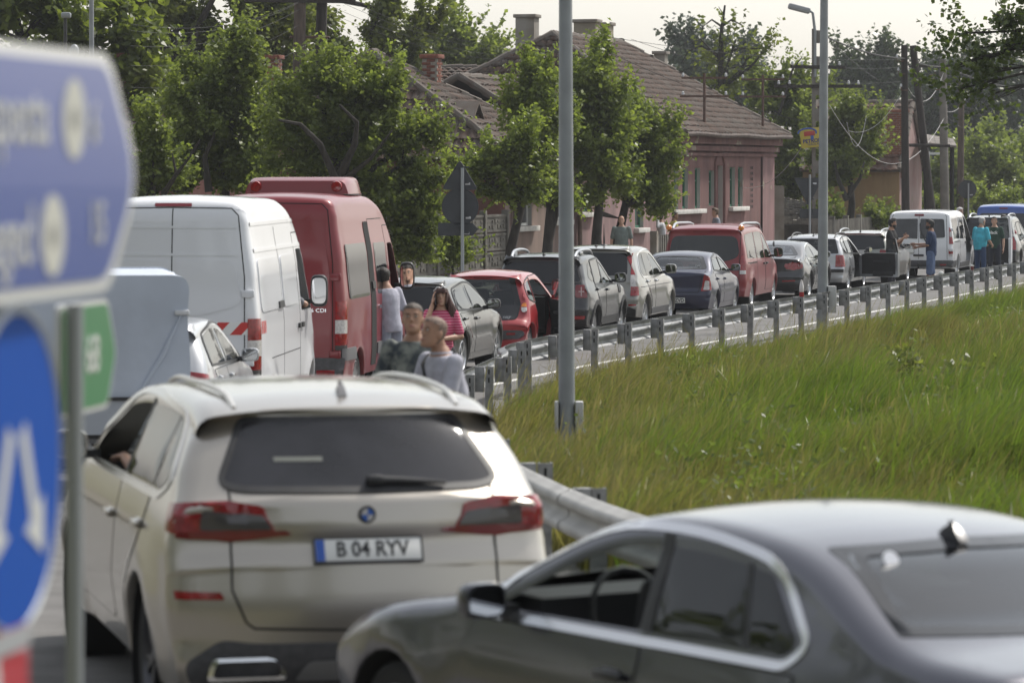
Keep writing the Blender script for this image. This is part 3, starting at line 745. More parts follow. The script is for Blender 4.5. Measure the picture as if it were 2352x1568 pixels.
# --- grey saloon at the lower right
def saloon_extra(root, B):
    antenna(root, B, 0, 1.33, 'fin', mat('antenna_dark', (.03, .03, .04), .3))
    mb = MB(); p = B.hit('B', -.40, 1.335)[0]; mb.lathe([(.0005, .004), (.035, .004), (.035, -.004)], 14, Matrix.Translation(p+Vector((0, -.01, .005)))@Matrix.Rotation(1.1, 4, 'X')); mb.build('window_sticker', mat('white_sticker', (.7, .72, .78), .5), root)
    mb = MB(); mb.rbox((0, 1.05, 1.0), (1.3, .35, .04), .015); mb.build('parcel_shelf', M_INT, root)
SAL = dict(z0=.04, W=1.85, zs=.24, R=.335, tw=.25, ra=.385, yr=1.12, yf=4.01, paint=P_GREY, rim='5d',
  prof=[(.14, .26, 0), (.03, .42, .06), (0, .62, .1), (.03, .82, .05), (.06, .98, .04), (.05, 1.06, .03), (.14, 1.085, .05), (.60, 1.115, .16), (1.28, 1.40, .30), (1.95, 1.468, .5), (2.65, 1.435, .4), (3.55, 1.035, .25), (4.3, .92, .4), (4.72, .76, .15), (4.84, .58, .1), (4.76, .26, 0)],
  wid=[(.2, .07), (.42, .02), (.62, 0), (.78, .012), (.93, .045), (1.0, .085), (1.42, .265), (1.5, .30)], crown=(.16, .03, .2), rnd=(.12, .11, .14), taper=((1.0, .08), (1.1, .12)), cabtaper=(1.0, 1.6, 3.0, .16), res=.05,
  panes=[([(1.20, 1.06, .06), (1.50, 1.285, .10), (1.62, 1.305, .01), (1.46, 1.01, .01), (1.26, 1.005, .04)], 'dark'), ([(1.50, 1.01, .01), (1.66, 1.31, .01), (2.16, 1.365, .03), (2.10, 1.0, .01)], 'dark'), ([(2.19, 1.0, .02), (2.25, 1.37, .02), (2.58, 1.345, .1), (3.10, 1.10, .05), (3.20, .985, .02)], 'open', G_CLEAR)],
  trims=[([(1.12, 1.06, .07), (1.46, 1.325, .14), (2.0, 1.395, .3), (2.62, 1.375, .25), (3.16, 1.115, .1), (3.34, .955, .03), (1.22, .972, .05)], .034)], trim=mat('bright_trim', (.72, .72, .74), .2, .95), pillars=[[(2.11, 1.0), (2.18, 1.0), (2.24, 1.365), (2.17, 1.362)], [(1.465, 1.012), (1.495, 1.012), (1.655, 1.305), (1.625, 1.302)]],
  doors=[dict(poly=[(2.16, .36, .04), (2.14, .945, .02), (3.34, .93, .03), (3.42, .80, .05), (3.36, .36, .06)], handle=(2.29, .82), hl=.19), dict(poly=[(1.50, .55, .2), (1.22, .78, .14), (1.14, .945, .02), (2.11, .945, .02), (2.13, .36, .04), (1.52, .36, .05)], handle=(1.27, .84), hl=.19)], handlemat=mat('dark_handle', (.035, .035, .04), .3),
  side=[('side_moulding', mat('dark_moulding', (.03, .03, .036), .3), [(1.55, .50, .02), (1.52, .57, .02), (3.55, .565, .02), (3.55, .495, .02)], .018)],
  rearwin=([(0, 1.385), (.56, 1.37, .05), (.76, 1.13, .05), (0, 1.12)], True, glassmat('smoked_glass', (.10, .105, .11))), rz=1.25, windscreen=[(0, 1.42), (.55, 1.39), (.74, 1.06), (0, 1.06)],
  tail=[('tail_lamp', M_RED, [('B', [(.45, .82, .02), (.47, .95, .03), (.82, .97, .03), (.84, .83, .02)])]), ('bumper_strip', M_BLACK, [('C', [(0, .60), (.80, .60), (.80, .565), (0, .565)])], .014, False)],
  tail_lines=[([(.68, 1.07), (.62, .72), (0, .70)], 'm')], plate=(.78, ''), cabin=(1.2, 3.4, .98), seats=(1.75, 2.6), mirror=(3.08, 1.03, .20, .15, mat('mirror_housing', (.028, .03, .04), .25, coat=.8)), mz=1.28, extra=[saloon_extra], S=[0, .1, .2, .3, .4, .5, .6, .7, .8, .9, 1.0], grid=.08)
make_car('saloon_car', 'dark grey saloon at lower right with chrome window surround and open driver window', 'car', SAL, (2.37, 12.39), math.radians(-32))

# --- panel vans
VW_ = [(.3, .03), (.7, 0), (1.3, .0), (1.9, .05), (2.5, .14), (2.85, .26)]
def van_sp(paintm, Lv=5.3):
    e = Lv-5.3
    return dict(W=1.99, zs=.36, R=.34, tw=.24, ra=.41, yr=1.05, yf=4.45+e, paint=paintm, rim='cap', rimmat=mat('steel_rim', (.32, .32, .33), .4, .8),
      prof=[(.04, .40, 0), (0, .50, .04), (0, .95, .05), (.035, 1.9, .2), (.10, 2.62, .16), (.19, 2.775, .16), (.8, 2.83, .4), (3.2+e, 2.80, .5), (4.0+e, 2.55, .4), (4.75+e, 1.30, .2), (5.15+e, 1.12, .15), (5.3+e, .8, .12), (5.25+e, .36, 0)],
      wid=VW_, crown=(.05, .03, .15), rnd=(.13, .17, .16), taper=((.6, .02), (1.0, .10)), flare=.02, sm=3, lowtuck=False,
      mirror=(4.05+e, 1.62, .22, .40, M_BLACK), windscreen=[(0, 2.3), (.7, 2.25), (.8, 1.4), (0, 1.4)], cabin=(2.9+e, 4.6+e, 1.25), seats=(3.45+e,), mz=1.95, grid=.11)
def stripes(root, B):
    R_ = mat('red_film', (.55, .035, .03), .4); Wf = mat('white_film', (.75, .75, .74), .4); k = 0
    x = -.90
    while x < .80:
        mb = MB(); B.patch(mb, 'B', [(x, 1.26), (x+.13, 1.26), (x+.26, 1.40), (x+.13, 1.40)], .004, .1, skirt=0); mb.build('warning_stripe', (R_, Wf)[k % 2], root); x += .13; k += 1
    for i in range(4):
        mb = MB(); B.patch(mb, 'R', [(.20+i*.11, 1.26), (.25+i*.11, 1.26), (.25+i*.11, 1.40), (.20+i*.11, 1.40)], .004, .1, skirt=0); mb.build('warning_stripe', R_, root)
    for z in (2.47, 2.16):
        mb = MB(); B.ribbon(mb, 'B', [(-.74, z), (.74, z)], .03, .006); mb.build('door_rib', B.sp['paint'], root)
    for z in (2.50, 2.20):
        mb = MB(); B.ribbon(mb, 'R', [(.25, z), (4.0, z)], .04, .010); mb.build('side_rib', B.sp['paint'], root)
    for sg in (1, -1):
        for z in (1.72, .95):
            p = B.hit('B', sg*.86, z)[0]; mb = MB(); mb.rbox(p+Vector((0, -.012, 0)), (.15, .035, .085), .012); mb.build('door_hinge', B.sp['paint'], root)
    p = B.hit('B', .08, 1.12)[0]; mb = MB(); mb.rbox(p+Vector((0, -.025, 0)), (.10, .05, .22), .015); mb.build('handle', M_BLACK, root)
    t = mat('script_grey', (.25, .25, .27), .4)
    p = B.hit('B', .58, 1.0)[0]; lettering('313 CDI', .07, t if B.sp['paint'] is P_WHITE else M_CHROME, root, (.58, p.y-.006, 1.0), (PI/2, 0, 0), 1.2)
def van_lamps(z0=.80, z1=1.44):
    h = z1-z0
    def seg(a, b, m): return ('tail_lamp', m, [('B', [(.845, z0+h*a, .01), (.845, z0+h*b, .01), (.985, z0+h*b), (.985, z0+h*a)]), ('S', [(.0, z0+h*a), (.0, z0+h*b), (.17, z0+h*b, .02), (.17, z0+h*a, .02)])], .014)
    return [seg(.62, 1, M_RED), seg(.34, .62, M_WHT), seg(.1, .34, M_RED), seg(0, .1, M_SMOKE)]
VA = van_sp(P_WHITE); VA.update(
  panes=[([(3.55, 1.40, .05), (3.52, 2.15, .05), (3.95, 2.15, .06), (4.42, 1.48, .04), (4.42, 1.40, .02)], 'open')], openside='R',
  doors=[dict(poly=[(3.42, .45, .05), (3.40, 2.30, .06), (4.0, 2.30, .08), (4.55, 1.50, .06), (4.62, 1.2, .05), (4.55, .95, .05), (4.05, .95, .1), (3.98, .45, .05)], handle=(3.55, 1.22), hl=.2)] and [], handlemat=M_BLACK,
  lines=[[(3.42, .45), (3.38, 2.35), (4.0, 2.35)], [(2.05, .45), (2.0, 2.45)], [(1.0, .95), (2.0, .95), (3.4, .95)]],
  side=[('side_panel', P_WHITE, [(.35, 1.50, .1), (.33, 2.10, .1), (1.92, 2.10, .1), (1.95, 1.50, .1)], .012), ('side_panel', P_WHITE, [(2.12, 1.50, .1), (2.10, 2.10, .1), (3.28, 2.10, .1), (3.30, 1.50, .1)], .012), ('slide_handle', M_BLACK, [(1.62, 1.50, .02), (1.62, 1.58, .02), (2.0, 1.58, .02), (2.0, 1.50, .02)], .03), ('handle', M_BLACK, [(3.46, 1.20, .02), (3.46, 1.26, .02), (3.62, 1.26, .02), (3.62, 1.20, .02)], .03), ('handle', M_BLACK, [(3.2, 1.20, .02), (3.2, 1.26, .02), (3.34, 1.26, .02), (3.34, 1.20, .02)], .03)],
  tail=van_lamps()+[('brake_light', mat('dim_red', (.20, .02, .03), .3), [('C', [(0, 2.70), (.21, 2.70, .01), (.21, 2.735, .01), (0, 2.735)])], .012, False), ('rear_bumper', M_GREYP, [('C', [(0, .60), (.97, .60, .03), (.97, .42), (0, .42)])], .03, False),
        ('door_panel', P_WHITE, [('B', [(.05, 1.50, .05), (.05, 2.10, .05), (.70, 2.10, .12), (.80, 1.60, .12), (.30, 1.47, .1)])], .010)],
  tail_lines=[([(0, .62), (0, 2.68)], 'o'), ([(.83, .62), (.82, 1.9), (.74, 2.6), (.66, 2.68), (0, 2.69)], 'm')], extra=[stripes])
put('panel_van', 'white high-roof panel van with red and white warning stripes across its rear doors', 'van', VA, 171, 40, 4.5)
def pod(root, B):
    mb = MB(); rings = []
    for (y, w, z, h) in ((1.72, .58, 2.80, .02), (1.76, .66, 2.80, .18), (1.9, .67, 2.80, .22), (2.8, .64, 2.80, .23), (3.3, .56, 2.78, .14), (3.5, .48, 2.74, .03)):
        pl = roundpoly([(-w-.06, 0), (-w, h, .09), (w, h, .09), (w+.06, 0)], 4); rings.append([Vector((x, y, z+zz)) for x, zz in reversed(pl)])
    mb.loft(rings); o = mb.build('roof_unit', B.sp['paint'], root, 50)
    for sg in (1, -1):
        m = MB(); m.lathe([(.0005, .02), (.07, .018), (.078, 0), (.08, -.02)], 18, Matrix.Translation((sg*.56, 1.73, 2.90))@Matrix.Rotation(PI/2, 4, 'X')); m.build('roof_lamp', M_RED, o)
VR = van_sp(P_WINE); VR.update(
  panes=[([(3.62, 1.38, .05), (3.60, 2.10, .05), (3.95, 2.10, .06), (4.42, 1.46, .04), (4.42, 1.38, .02)], 'open'), ([(2.55, 1.42, .06), (2.52, 2.12, .06), (3.40, 2.12, .06), (3.42, 1.42, .06)], 'dark')], openside='R',
  lines=[[(3.50, .45), (3.46, 2.35), (4.0, 2.35)], [(2.40, .45), (2.36, 2.45), (3.44, 2.45)]],
  side=[('door_opening', M_GAP, [(2.02, .46, .03), (1.98, 2.42, .06), (2.34, 2.42, .06), (2.38, .46, .03)], .006), ('side_window', M_DARKG, [(.42, 1.42, .08), (.40, 2.14, .08), (1.90, 2.14, .08), (1.93, 1.42, .08)], .010), ('slide_handle', M_CHROME, [(2.50, 1.22, .02), (2.50, 1.27, .02), (2.64, 1.27, .02), (2.64, 1.22, .02)], .03), ('handle', M_CHROME, [(3.58, 1.2, .02), (3.58, 1.25, .02), (3.74, 1.25, .02), (3.74, 1.20, .02)], .03), ('rail_cover', M_BLACK, [(2.08, 1.50, .01), (2.08, 1.60, .01), (2.32, 1.60, .01), (2.32, 1.50, .01)], .03),  # first item: black strip standing for the shading along the door edge
        ('sill_moulding', mat('moulding_grey', (.12, .12, .125), .5), [(.08, .62, .02), (.08, .78, .02), (.72, .78, .02), (.72, .62, .02)], .02), ('sill_moulding', mat('moulding_grey', (.12, .12, .125), .5), [(2.42, .60, .02), (2.42, .76, .02), (4.0, .76, .02), (4.0, .60, .02)], .02)],
  tail=van_lamps(.76, 1.40)+[('rear_bumper', M_GREYP, [('C', [(0, .66), (.97, .66, .03), (.97, .42), (0, .42)])], .03, False), ('reflector', M_RED, [('B', [(.62, .44, .01), (.62, .50, .01), (.86, .50, .01), (.86, .44, .01)])], .036),
        ('door_panel', P_WINE, [('B', [(.05, 1.55, .05), (.05, 2.22, .05), (.72, 2.22, .12), (.80, 1.62, .12), (.30, 1.5, .1)])], .010)],
  tail_lines=[([(0, .68), (0, 2.68)], 'o'), ([(.83, .68), (.82, 1.9), (.74, 2.6), (.66, 2.68), (0, 2.69)], 'm')], extra=[lambda r, B: [o for o in (pod(r, B),)]+[stripes2(r, B)]])
def stripes2(root, B):
    for sg in (1, -1):
        for z in (1.72, .70):
            p = B.hit('B', sg*.86, z)[0]; mb = MB(); mb.rbox(p+Vector((0, -.012, 0)), (.15, .035, .10), .012); mb.build('door_hinge', B.sp['paint'], root)
    p = B.hit('B', .08, 1.12)[0]; mb = MB(); mb.rbox(p+Vector((0, -.025, 0)), (.10, .05, .22), .015); mb.build('handle', M_BLACK, root)
    for z in (2.47, 2.36): mb = MB(); B.ribbon(mb, 'B', [(-.72, z), (.72, z)], .03, .008); mb.build('door_rib', B.sp['paint'], root)
    p = B.hit('B', .60, 1.30)[0]; lettering('316 CDI', .07, M_CHROME, root, (.60, p.y-.006, 1.28), (PI/2, 0, 0), 1.2)
put('minibus', 'wine red high-roof minibus with a red unit on its roof', 'van', VR, 270, 46.8, 8)

# --- silver car squeezed between the trailer and the white van
HB = dict(W=1.75, zs=.24, R=.31, tw=.2, ra=.355, yr=.80, yf=3.35, paint=P_SILV2, rim='7',
  prof=[(.12, .26, 0), (.02, .42, .06), (0, .62, .1), (.05, .86, .06), (.11, .98, .04), (.38, 1.36, .06), (.34, 1.41, .05), (.8, 1.47, .2), (1.5, 1.49, .5), (2.1, 1.44, .3), (2.95, 1.0, .2), (3.7, .85, .3), (4.0, .65, .12), (4.05, .5, .1), (3.97, .26, 0)],
  wid=WIDS, crown=(.10, .03, .18), rnd=(.13, .10, .14), taper=((.8, .06), (1.0, .10)), cabtaper=(1.0, 1.2, 2.6, .08),
  panes=[([(.62, 1.03, .06), (.74, 1.30, .08), (1.55, 1.385, .03), (1.52, 1.0, .02)], 'dark'), ([(1.62, 1.0, .02), (1.64, 1.385, .02), (1.95, 1.37, .1), (2.48, 1.13, .05), (2.62, .99, .02)], 'dark')],
  trims=[([(.56, 1.02, .08), (.70, 1.33, .1), (1.5, 1.415, .2), (2.0, 1.40, .2), (2.55, 1.15, .1), (2.72, .97, .03)], .025)],
  doors=[dict(poly=[(1.58, .35, .04), (1.57, .965, .02), (2.72, .95, .03), (2.80, .80, .04), (2.75, .35, .06)], handle=(1.72, .86)), dict(poly=[(1.10, .5, .15), (.82, .75, .1), (.70, .965, .02), (1.54, .965, .02), (1.55, .35, .04), (1.12, .35, .05)], handle=(.90, .88))],
  rearwin=([(0, 1.37), (.50, 1.36, .06), (.64, 1.02, .08), (0, .99)], False), rz=1.2,
  tail=[('tail_lamp', M_RED, [('B', [(.52, .80, .03), (.55, .98, .03), (.80, .96, .03), (.82, .80, .03)]), ('S', [(.02, .80), (.06, .96), (.30, .94, .03), (.25, .80, .03)])])],
  mirror=(2.42, 1.03, .19, .14), plate=(.62, ''))
HBS = dict(HB)
put('hatchback', 'silver hatchback half hidden between the tarpaulin trailer and the white van', 'car', HBS, 123, 35.2, 3)

# --- olive grey hatchback beside the woman
HBO = dict(HB); HBO.update(paint=P_OLIVE, W=1.80, R=.33, ra=.375, rim='5', mirror=(2.42, 1.05, .22, .16, M_BLACK), prof=[(p[0]*1.02, p[1]*1.02)+tuple(p[2:]) for p in HB['prof']],
  trims=[([(.56, 1.02, .08), (.70, 1.33, .1), (1.5, 1.415, .2), (2.0, 1.40, .2), (2.55, 1.15, .1), (2.72, .97, .03)], .03)])
put('hatchback', 'dark olive grey hatchback between the red minibus and the small red car', 'car', HBO, 395, 53.0, 11.5)
# --- small red hatchback with its right door open
def small_extra(root, B):
    p = B.hit('B', .42, .70)[0]; lettering('107', .075, M_CHROME, root, (.43, p.y-.012, .70), (PI/2-.1, 0, 0), 1.25, shear=.35, bold=.003)
    for sg in (1, -1):
        mb = MB(); p = B.hit('B', sg*.47, 1.325)[0]; mb.rbox(p+Vector((0, -.02, -.03)), (.10, .05, .11), .02); mb.build('glass_hinge', M_BLACK, root)
    mb = MB(); p = [B.hit('B', x, z)[0]+Vector((0, -.03, 0)) for x, z in ((-.02, .84), (.12, .825), (.32, .80))]; mb.tube(p, [.02, .014, .008], 6); mb.build('rear_wiper', M_BLACK, root)
    mb = MB(); mb.rbox((.05, .45, .80), (.95, .35, .10), .03); mb.build('parcel_shelf', M_INT, root)
    antenna(root, B, 0, 2.0, 'stub')
def lampring(x, z, r, n=14, sx=1): return [(x+r*sx*math.cos(2*PI*i/n), z+r*math.sin(2*PI*i/n)) for i in range(n)]
RED = dict(W=1.63, zs=.22, R=.285, tw=.18, ra=.33, yr=.42, yf=2.76, paint=P_RED, rim='7',
  prof=[(.12, .24, 0), (.03, .36, .06), (0, .50, .08), (.02, .62, .04), (.10, .69, .05), (.16, .75, .04), (.40, 1.32, .06), (.36, 1.385, .05), (.75, 1.445, .2), (1.35, 1.47, .4), (1.85, 1.43, .3), (2.70, .98, .2), (3.2, .82, .25), (3.42, .60, .12), (3.38, .24, 0)],
  wid=[(.2, .06), (.36, .02), (.52, 0), (.75, .012), (.92, .05), (1.40, .20), (1.6, .28)], crown=(.13, .04, .2), rnd=(.13, .12, .14), taper=((.7, .05), (.9, .12)), cabtaper=(.95, .9, 2.2, .10),
  panes=[([(.52, 1.00, .10), (.62, 1.24, .10), (.92, 1.32, .03), (.90, .96, .04)], 'see'), ([(1.0, .95, .03), (1.04, 1.26, .03), (1.5, 1.265, .1), (2.17, 1.06, .06), (2.28, .95, .02)], 'see', G_CLEAR)],
  trims=[([(.47, 1.0, .12), (.58, 1.28, .12), (.96, 1.355, .05), (.95, .93, .03)], .02)],
  open=[dict(side='R', poly=[(.97, .32, .06), (.95, .9, .1), (.97, 1.365, .05), (1.6, 1.375, .15), (2.42, 1.02, .08), (2.50, .80, .06), (2.45, .32, .08)], hinge=2.44, angle=math.radians(23), belt=.95, frame=M_BLACK)],
  doors=[dict(poly=[(.97, .32, .06), (.95, .91, .05), (2.48, .90, .05), (2.50, .75, .06), (2.45, .32, .08)], handle=(1.08, .80), hl=.14)], handlemat=M_BLACK,
  lines=[[(.96, .35), (.94, .9), (.96, 1.36), (1.6, 1.38)]],
  rearwin=([(0, 1.315), (.50, 1.31, .05), (.635, .92, .04), (.60, .685, .06), (0, .655)], True, G_MID), rz=1.08, windscreen=[(0, 1.40), (.50, 1.38), (.70, 1.0), (0, 1.0)],
  side=[],
  tail=[('window_lower_panel', mat('hatch_black', (.014, .014, .016), .12, coat=.6), [('C', [(0, .905), (.61, .905, .02), (.60, .69, .05), (0, .66)])], .008, False),
        ('tail_lamp', M_RED, [('B', [(.655, 1.10, .04), (.66, .99, .02), (.745, .985, .02), (.735, 1.06, .05), (.70, 1.11, .03)])], .02), ('lamp_housing', M_RED, [('B', lampring(.705, .86, .095, 16, .75))], .016), ('indicator_lens', M_AMBER, [('B', [(.652, .875), (.66, .92, .02), (.70, .945, .03), (.745, .92, .02), (.755, .875)])], .024), ('reversing_lens', M_WHT, [('B', [(.652, .865), (.755, .865), (.74, .80, .02), (.70, .782, .02), (.665, .80, .02)])], .024),
        ('bumper_insert', M_GREYP, [('C', [(0, .505), (.72, .50, .05), (.76, .42, .06), (.66, .36, .05), (.40, .36, .04), (.34, .30, .04), (0, .30)])], .018, False), ('reflector', M_RED, [('B', [(.46, .425, .01), (.46, .465, .01), (.60, .465, .01), (.60, .425, .01)])], .028), ('brake_light', M_REDB, [('C', [(0, 1.345), (.16, 1.345, .01), (.16, 1.365, .01), (0, 1.365)])], .01, False)],
  plate=(.215, 'TM 08 AGD'), cabin=(.5, 2.7, .92), seats=(.62, 1.5), mirror=(2.28, 1.0, .19, .15, M_BLACK), extra=[small_extra], res=.05, S=[0, .1, .2, .3, .4, .5, .6, .7, .8, .9, 1.0], grid=.08)
put('small_car', 'bright red small hatchback with its right-hand door wide open', 'car', RED, 478, 58.2, 12)

# --- graphite SUV with roof rails
def duster_extra(root, B):
    for sg in (1, -1):
        mb = MB(); rail_roof(mb, B, sg*.60, .55, 2.35, .085, .028); mb.build('roof_rail', M_SILV_R, root)
        mb = MB(); p = B.hit('T', sg*.60, .95)[0]; mb.rbox(p+Vector((0, 0, .03)), (.05, .25, .07), .015); mb.build('rail_foot', M_SILV_R, root)
        for z in (0, 1):
            mb = MB(); p = B.hit('B', sg*.765, .985)[0]+Vector((0, -.028, 0)); mb.box(p, (.10, .008, .016) if z else (.016, .008, .16)); mb.build('lamp_cross', M_WHT, root)
    antenna(root, B, 0, .62, 'stub'); p = B.hit('B', 0, .86)[0]; lettering('DUSTER', .075, M_CHROME, root, (.05, p.y-.01, .86), (PI/2-.05, 0, 0), 1.7, bold=.003)
    mb = MB(); p = [B.hit('B', x, z)[0]+Vector((0, -.03, 0)) for x, z in ((.0, 1.13), (.2, 1.13), (.42, 1.12))]; mb.tube(p, [.022, .016, .008], 6); mb.build('rear_wiper', M_BLACK, root)
M_SILV_R = mat('silver_rail', (.40, .41, .43), .3, .8)
def archlip(yc, r0, r1, zc, z0):
    a0 = math.asin((z0-zc)/r0); n = 14; a1 = math.asin((z0-zc)/r1)
    return [(yc+r1*math.cos(a1+(PI-2*a1)*i/n), zc+r1*math.sin(a1+(PI-2*a1)*i/n)) for i in range(n+1)]+[(yc+r0*math.cos(PI-a0-(PI-2*a0)*i/n), zc+r0*math.sin(PI-a0-(PI-2*a0)*i/n)) for i in range(n+1)]
DUS = dict(W=1.82, zs=.34, R=.345, tw=.22, ra=.395, yr=.82, yf=3.49, paint=P_GRAPH, rim='5',
  prof=[(.16, .36, 0), (.04, .50, .06), (0, .66, .08), (.05, .80, .05), (.08, 1.02, .05), (.13, 1.12, .04), (.38, 1.53, .06), (.32, 1.585, .05), (.8, 1.63, .2), (1.5, 1.645, .5), (2.1, 1.60, .3), (2.95, 1.12, .2), (3.8, 1.02, .25), (4.25, .85, .12), (4.34, .6, .1), (4.26, .34, 0)],
  wid=[(.2, .07), (.42, .03), (.65, 0), (.95, .01), (1.08, .06), (1.12, .09), (1.55, .20), (1.75, .28)], crown=(.10, .03, .2), rnd=(.13, .11, .15), taper=((.8, .05), (1.0, .11)), cabtaper=(1.1, .9, 2.6, .10), flare=.035,
  panes=[([(.62, 1.22, .08), (.86, 1.46, .06), (1.02, 1.475, .02), (.98, 1.15, .02), (.90, 1.14, .04)], 'dark'), ([(1.10, 1.11, .03), (1.14, 1.48, .03), (1.78, 1.505, .03), (1.76, 1.09, .03)], 'dark'), ([(1.86, 1.085, .03), (1.88, 1.50, .03), (2.15, 1.48, .1), (2.70, 1.21, .05), (2.82, 1.07, .03)], 'see')],
  trims=[([(1.04, 1.085, .04), (1.09, 1.51, .05), (1.8, 1.54, .2), (2.2, 1.51, .2), (2.80, 1.21, .08), (2.92, 1.04, .03)], .03)], pillars=[[(1.78, 1.09), (1.85, 1.09), (1.87, 1.505), (1.80, 1.505)]],
  doors=[dict(poly=[(1.82, .46, .05), (1.80, 1.06, .02), (2.95, 1.04, .03), (3.02, .88, .05), (2.97, .46, .08)], handle=(1.94, .97), hl=.19), dict(poly=[(1.22, .66, .2), (.98, .95, .12), (.98, 1.08, .02), (1.77, 1.06, .02), (1.79, .46, .05), (1.26, .46, .06)], handle=(1.06, 1.0), hl=.19)],
  side=[('arch_cladding', M_BLACK, archlip(.82, .40, .475, .345, .40), .016), ('arch_cladding', M_BLACK, archlip(3.49, .40, .475, .345, .40), .016), ('sill_cladding', M_BLACK, [(1.30, .36), (1.28, .50, .03), (3.0, .50, .03), (3.02, .36)], .014), ('fender_trim', M_BLACK, [(3.03, .90, .04), (3.0, 1.04, .04), (3.25, 1.0, .05), (3.20, .86, .04)], .012)],
  rearwin=([(0, 1.515), (.60, 1.50, .05), (.755, 1.14, .08), (0, 1.12)], False), rz=1.3, rwin_frame=.03,
  tail=[('tail_lamp', M_REDB, [('B', [(.655, .875, .05), (.655, 1.10, .05), (.865, 1.09, .05), (.875, .87, .05)])], .02), ('bumper_cladding', M_BLACK, [('C', [(0, .60), (.80, .60, .05), (.90, .66, .03), (.91, .40, .03), (.5, .36), (0, .36)])], .014, False), ('reflector', M_RED, [('B', [(.62, .50, .01), (.60, .555, .02), (.84, .56, .02), (.82, .50, .01)])], .024), ('skid_plate', mat('skid_silver'  , (.33, .33, .33), .35, .7), [('C', [(0, .42), (.42, .42, .02), (.40, .37), (0, .37)])], .022, False)],
  tail_lines=[([(.74, 1.12), (.62, .80), (.60, .68), (0, .67)], 'm')], plate=(.735, ''), cabin=(.8, 3.0, 1.05), seats=(1.3, 2.2), mirror=(2.68, 1.16, .22, .18, M_BLACK), extra=[duster_extra])
put('suv', 'dark graphite SUV with silver roof rails, half behind the nearer lamp post', 'car', DUS, 537, 62.5, 12)

# --- warm silver crossover with tall red lamps
def crv_extra(root, B):
    antenna(root, B, -.05, .75, 'stub'); p = B.hit('T', .06, .95)[0]; mb = MB(); mb.lathe([(.0005, .03), (.05, .02), (.075, 0)], 14, Matrix.Translation(p)); mb.tube([p, p+Vector((0, 0, .10)), p+Vector((0, -.01, .20)), p+Vector((0, -.02, .42))], [.015, .02, .012, .004], 6); mb.build('radio_antenna', M_BLACK, root)
CRV = dict(W=1.82, zs=.30, R=.345, tw=.22, ra=.395, yr=.92, yf=3.54, paint=P_SILV, rim='5',
  prof=[(.16, .32, 0), (.03, .48, .06), (0, .66, .08), (.06, .80, .05), (.09, 1.02, .05), (.15, 1.12, .04), (.42, 1.56, .06), (.36, 1.615, .05), (.8, 1.665, .2), (1.6, 1.68, .5), (2.3, 1.61, .3), (3.2, 1.10, .2), (4.0, 1.0, .25), (4.45, .80, .12), (4.55, .6, .1), (4.48, .30, 0)],
  wid=[(.2, .07), (.42, .02), (.65, 0), (.92, .012), (1.06, .05), (1.55, .19), (1.8, .28)], crown=(.11, .03, .2), rnd=(.14, .12, .15), taper=((.9, .07), (1.0, .11)), cabtaper=(1.1, 1.1, 2.7, .12), flare=.03,
  panes=[([(.68, 1.20, .12), (.92, 1.47, .12), (1.15, 1.53, .02), (1.05, 1.09, .03), (.80, 1.09, .08)], 'dark'), ([(1.12, 1.09, .02), (1.22, 1.535, .02), (1.84, 1.55, .03), (1.80, 1.085, .02)], 'dark'), ([(1.88, 1.085, .02), (1.92, 1.55, .02), (2.25, 1.51, .12), (2.90, 1.20, .05), (3.02, 1.08, .03)], 'see')],
  trims=[([(.62, 1.19, .14), (.90, 1.51, .16), (1.3, 1.575, .2), (1.9, 1.585, .2), (2.28, 1.545, .2), (2.98, 1.21, .08), (3.12, 1.05, .03), (.76, 1.06, .1)], .026)], trim=mat('chrome_trim', (.7, .71, .72), .18, .95),
  doors=[dict(poly=[(1.86, .42, .05), (1.83, 1.05, .02), (3.12, 1.03, .03), (3.18, .86, .05), (3.14, .42, .08)], handle=(1.98, .97), hl=.18), dict(poly=[(1.32, .62, .2), (1.04, .95, .12), (1.02, 1.05, .02), (1.80, 1.05, .02), (1.83, .42, .05), (1.34, .42, .06)], handle=(1.12, .98), hl=.18)], handlemat=M_CHROME,
  side=[('side_crease', M_GREYP, [(.45, .88), (.45, .893), (3.4, .893), (3.4, .88)], .006), ('sill_cladding', M_GREYP, [(1.34, .34), (1.32, .46, .03), (3.12, .46, .03), (3.12, .34)], .014)],
  rearwin=([(0, 1.54), (.60, 1.53, .05), (.66, 1.12, .06), (0, 1.10)], False), rz=1.3,
  tail=[('tail_lamp', M_RED, [('B', [(.70, 1.12), (.675, 1.53, .03), (.745, 1.54, .03), (.80, 1.35), (.83, 1.12)]), ('S', [(.12, 1.12), (.30, 1.45, .02), (.36, 1.45, .03), (.26, 1.12)])], .02), ('reversing_lens', M_WHT, [('B', [(.72, .82), (.70, 1.12), (.84, 1.12), (.86, .82)]), ('S', [(.07, .83), (.12, 1.12), (.22, 1.12), (.18, .83)])], .018), ('tail_lamp', M_RED, [('B', [(.72, .72, .02), (.72, .90), (.865, .90), (.875, .72, .02)]), ('S', [(.06, .73, .02), (.07, .90), (.22, .90), (.22, .73, .02)])], .024), ('bumper_cladding', M_BLACK, [('C', [(0, .52), (.70, .52, .04), (.90, .44, .03), (.91, .34), (0, .34)])], .014, False), ('reflector', M_RED, [('B', [(.70, .535, .01), (.70, .57, .01), (.86, .57, .01), (.86, .535, .01)])], .016)],
  plate=(.98, ''), cabin=(.9, 3.2, 1.05), seats=(1.4, 2.4), mirror=(2.86, 1.17, .23, .19), extra=[crv_extra])
put('crossover', 'warm silver crossover with tall red tail lamps up its rear pillars', 'car', CRV, 591, 67.6, 13)

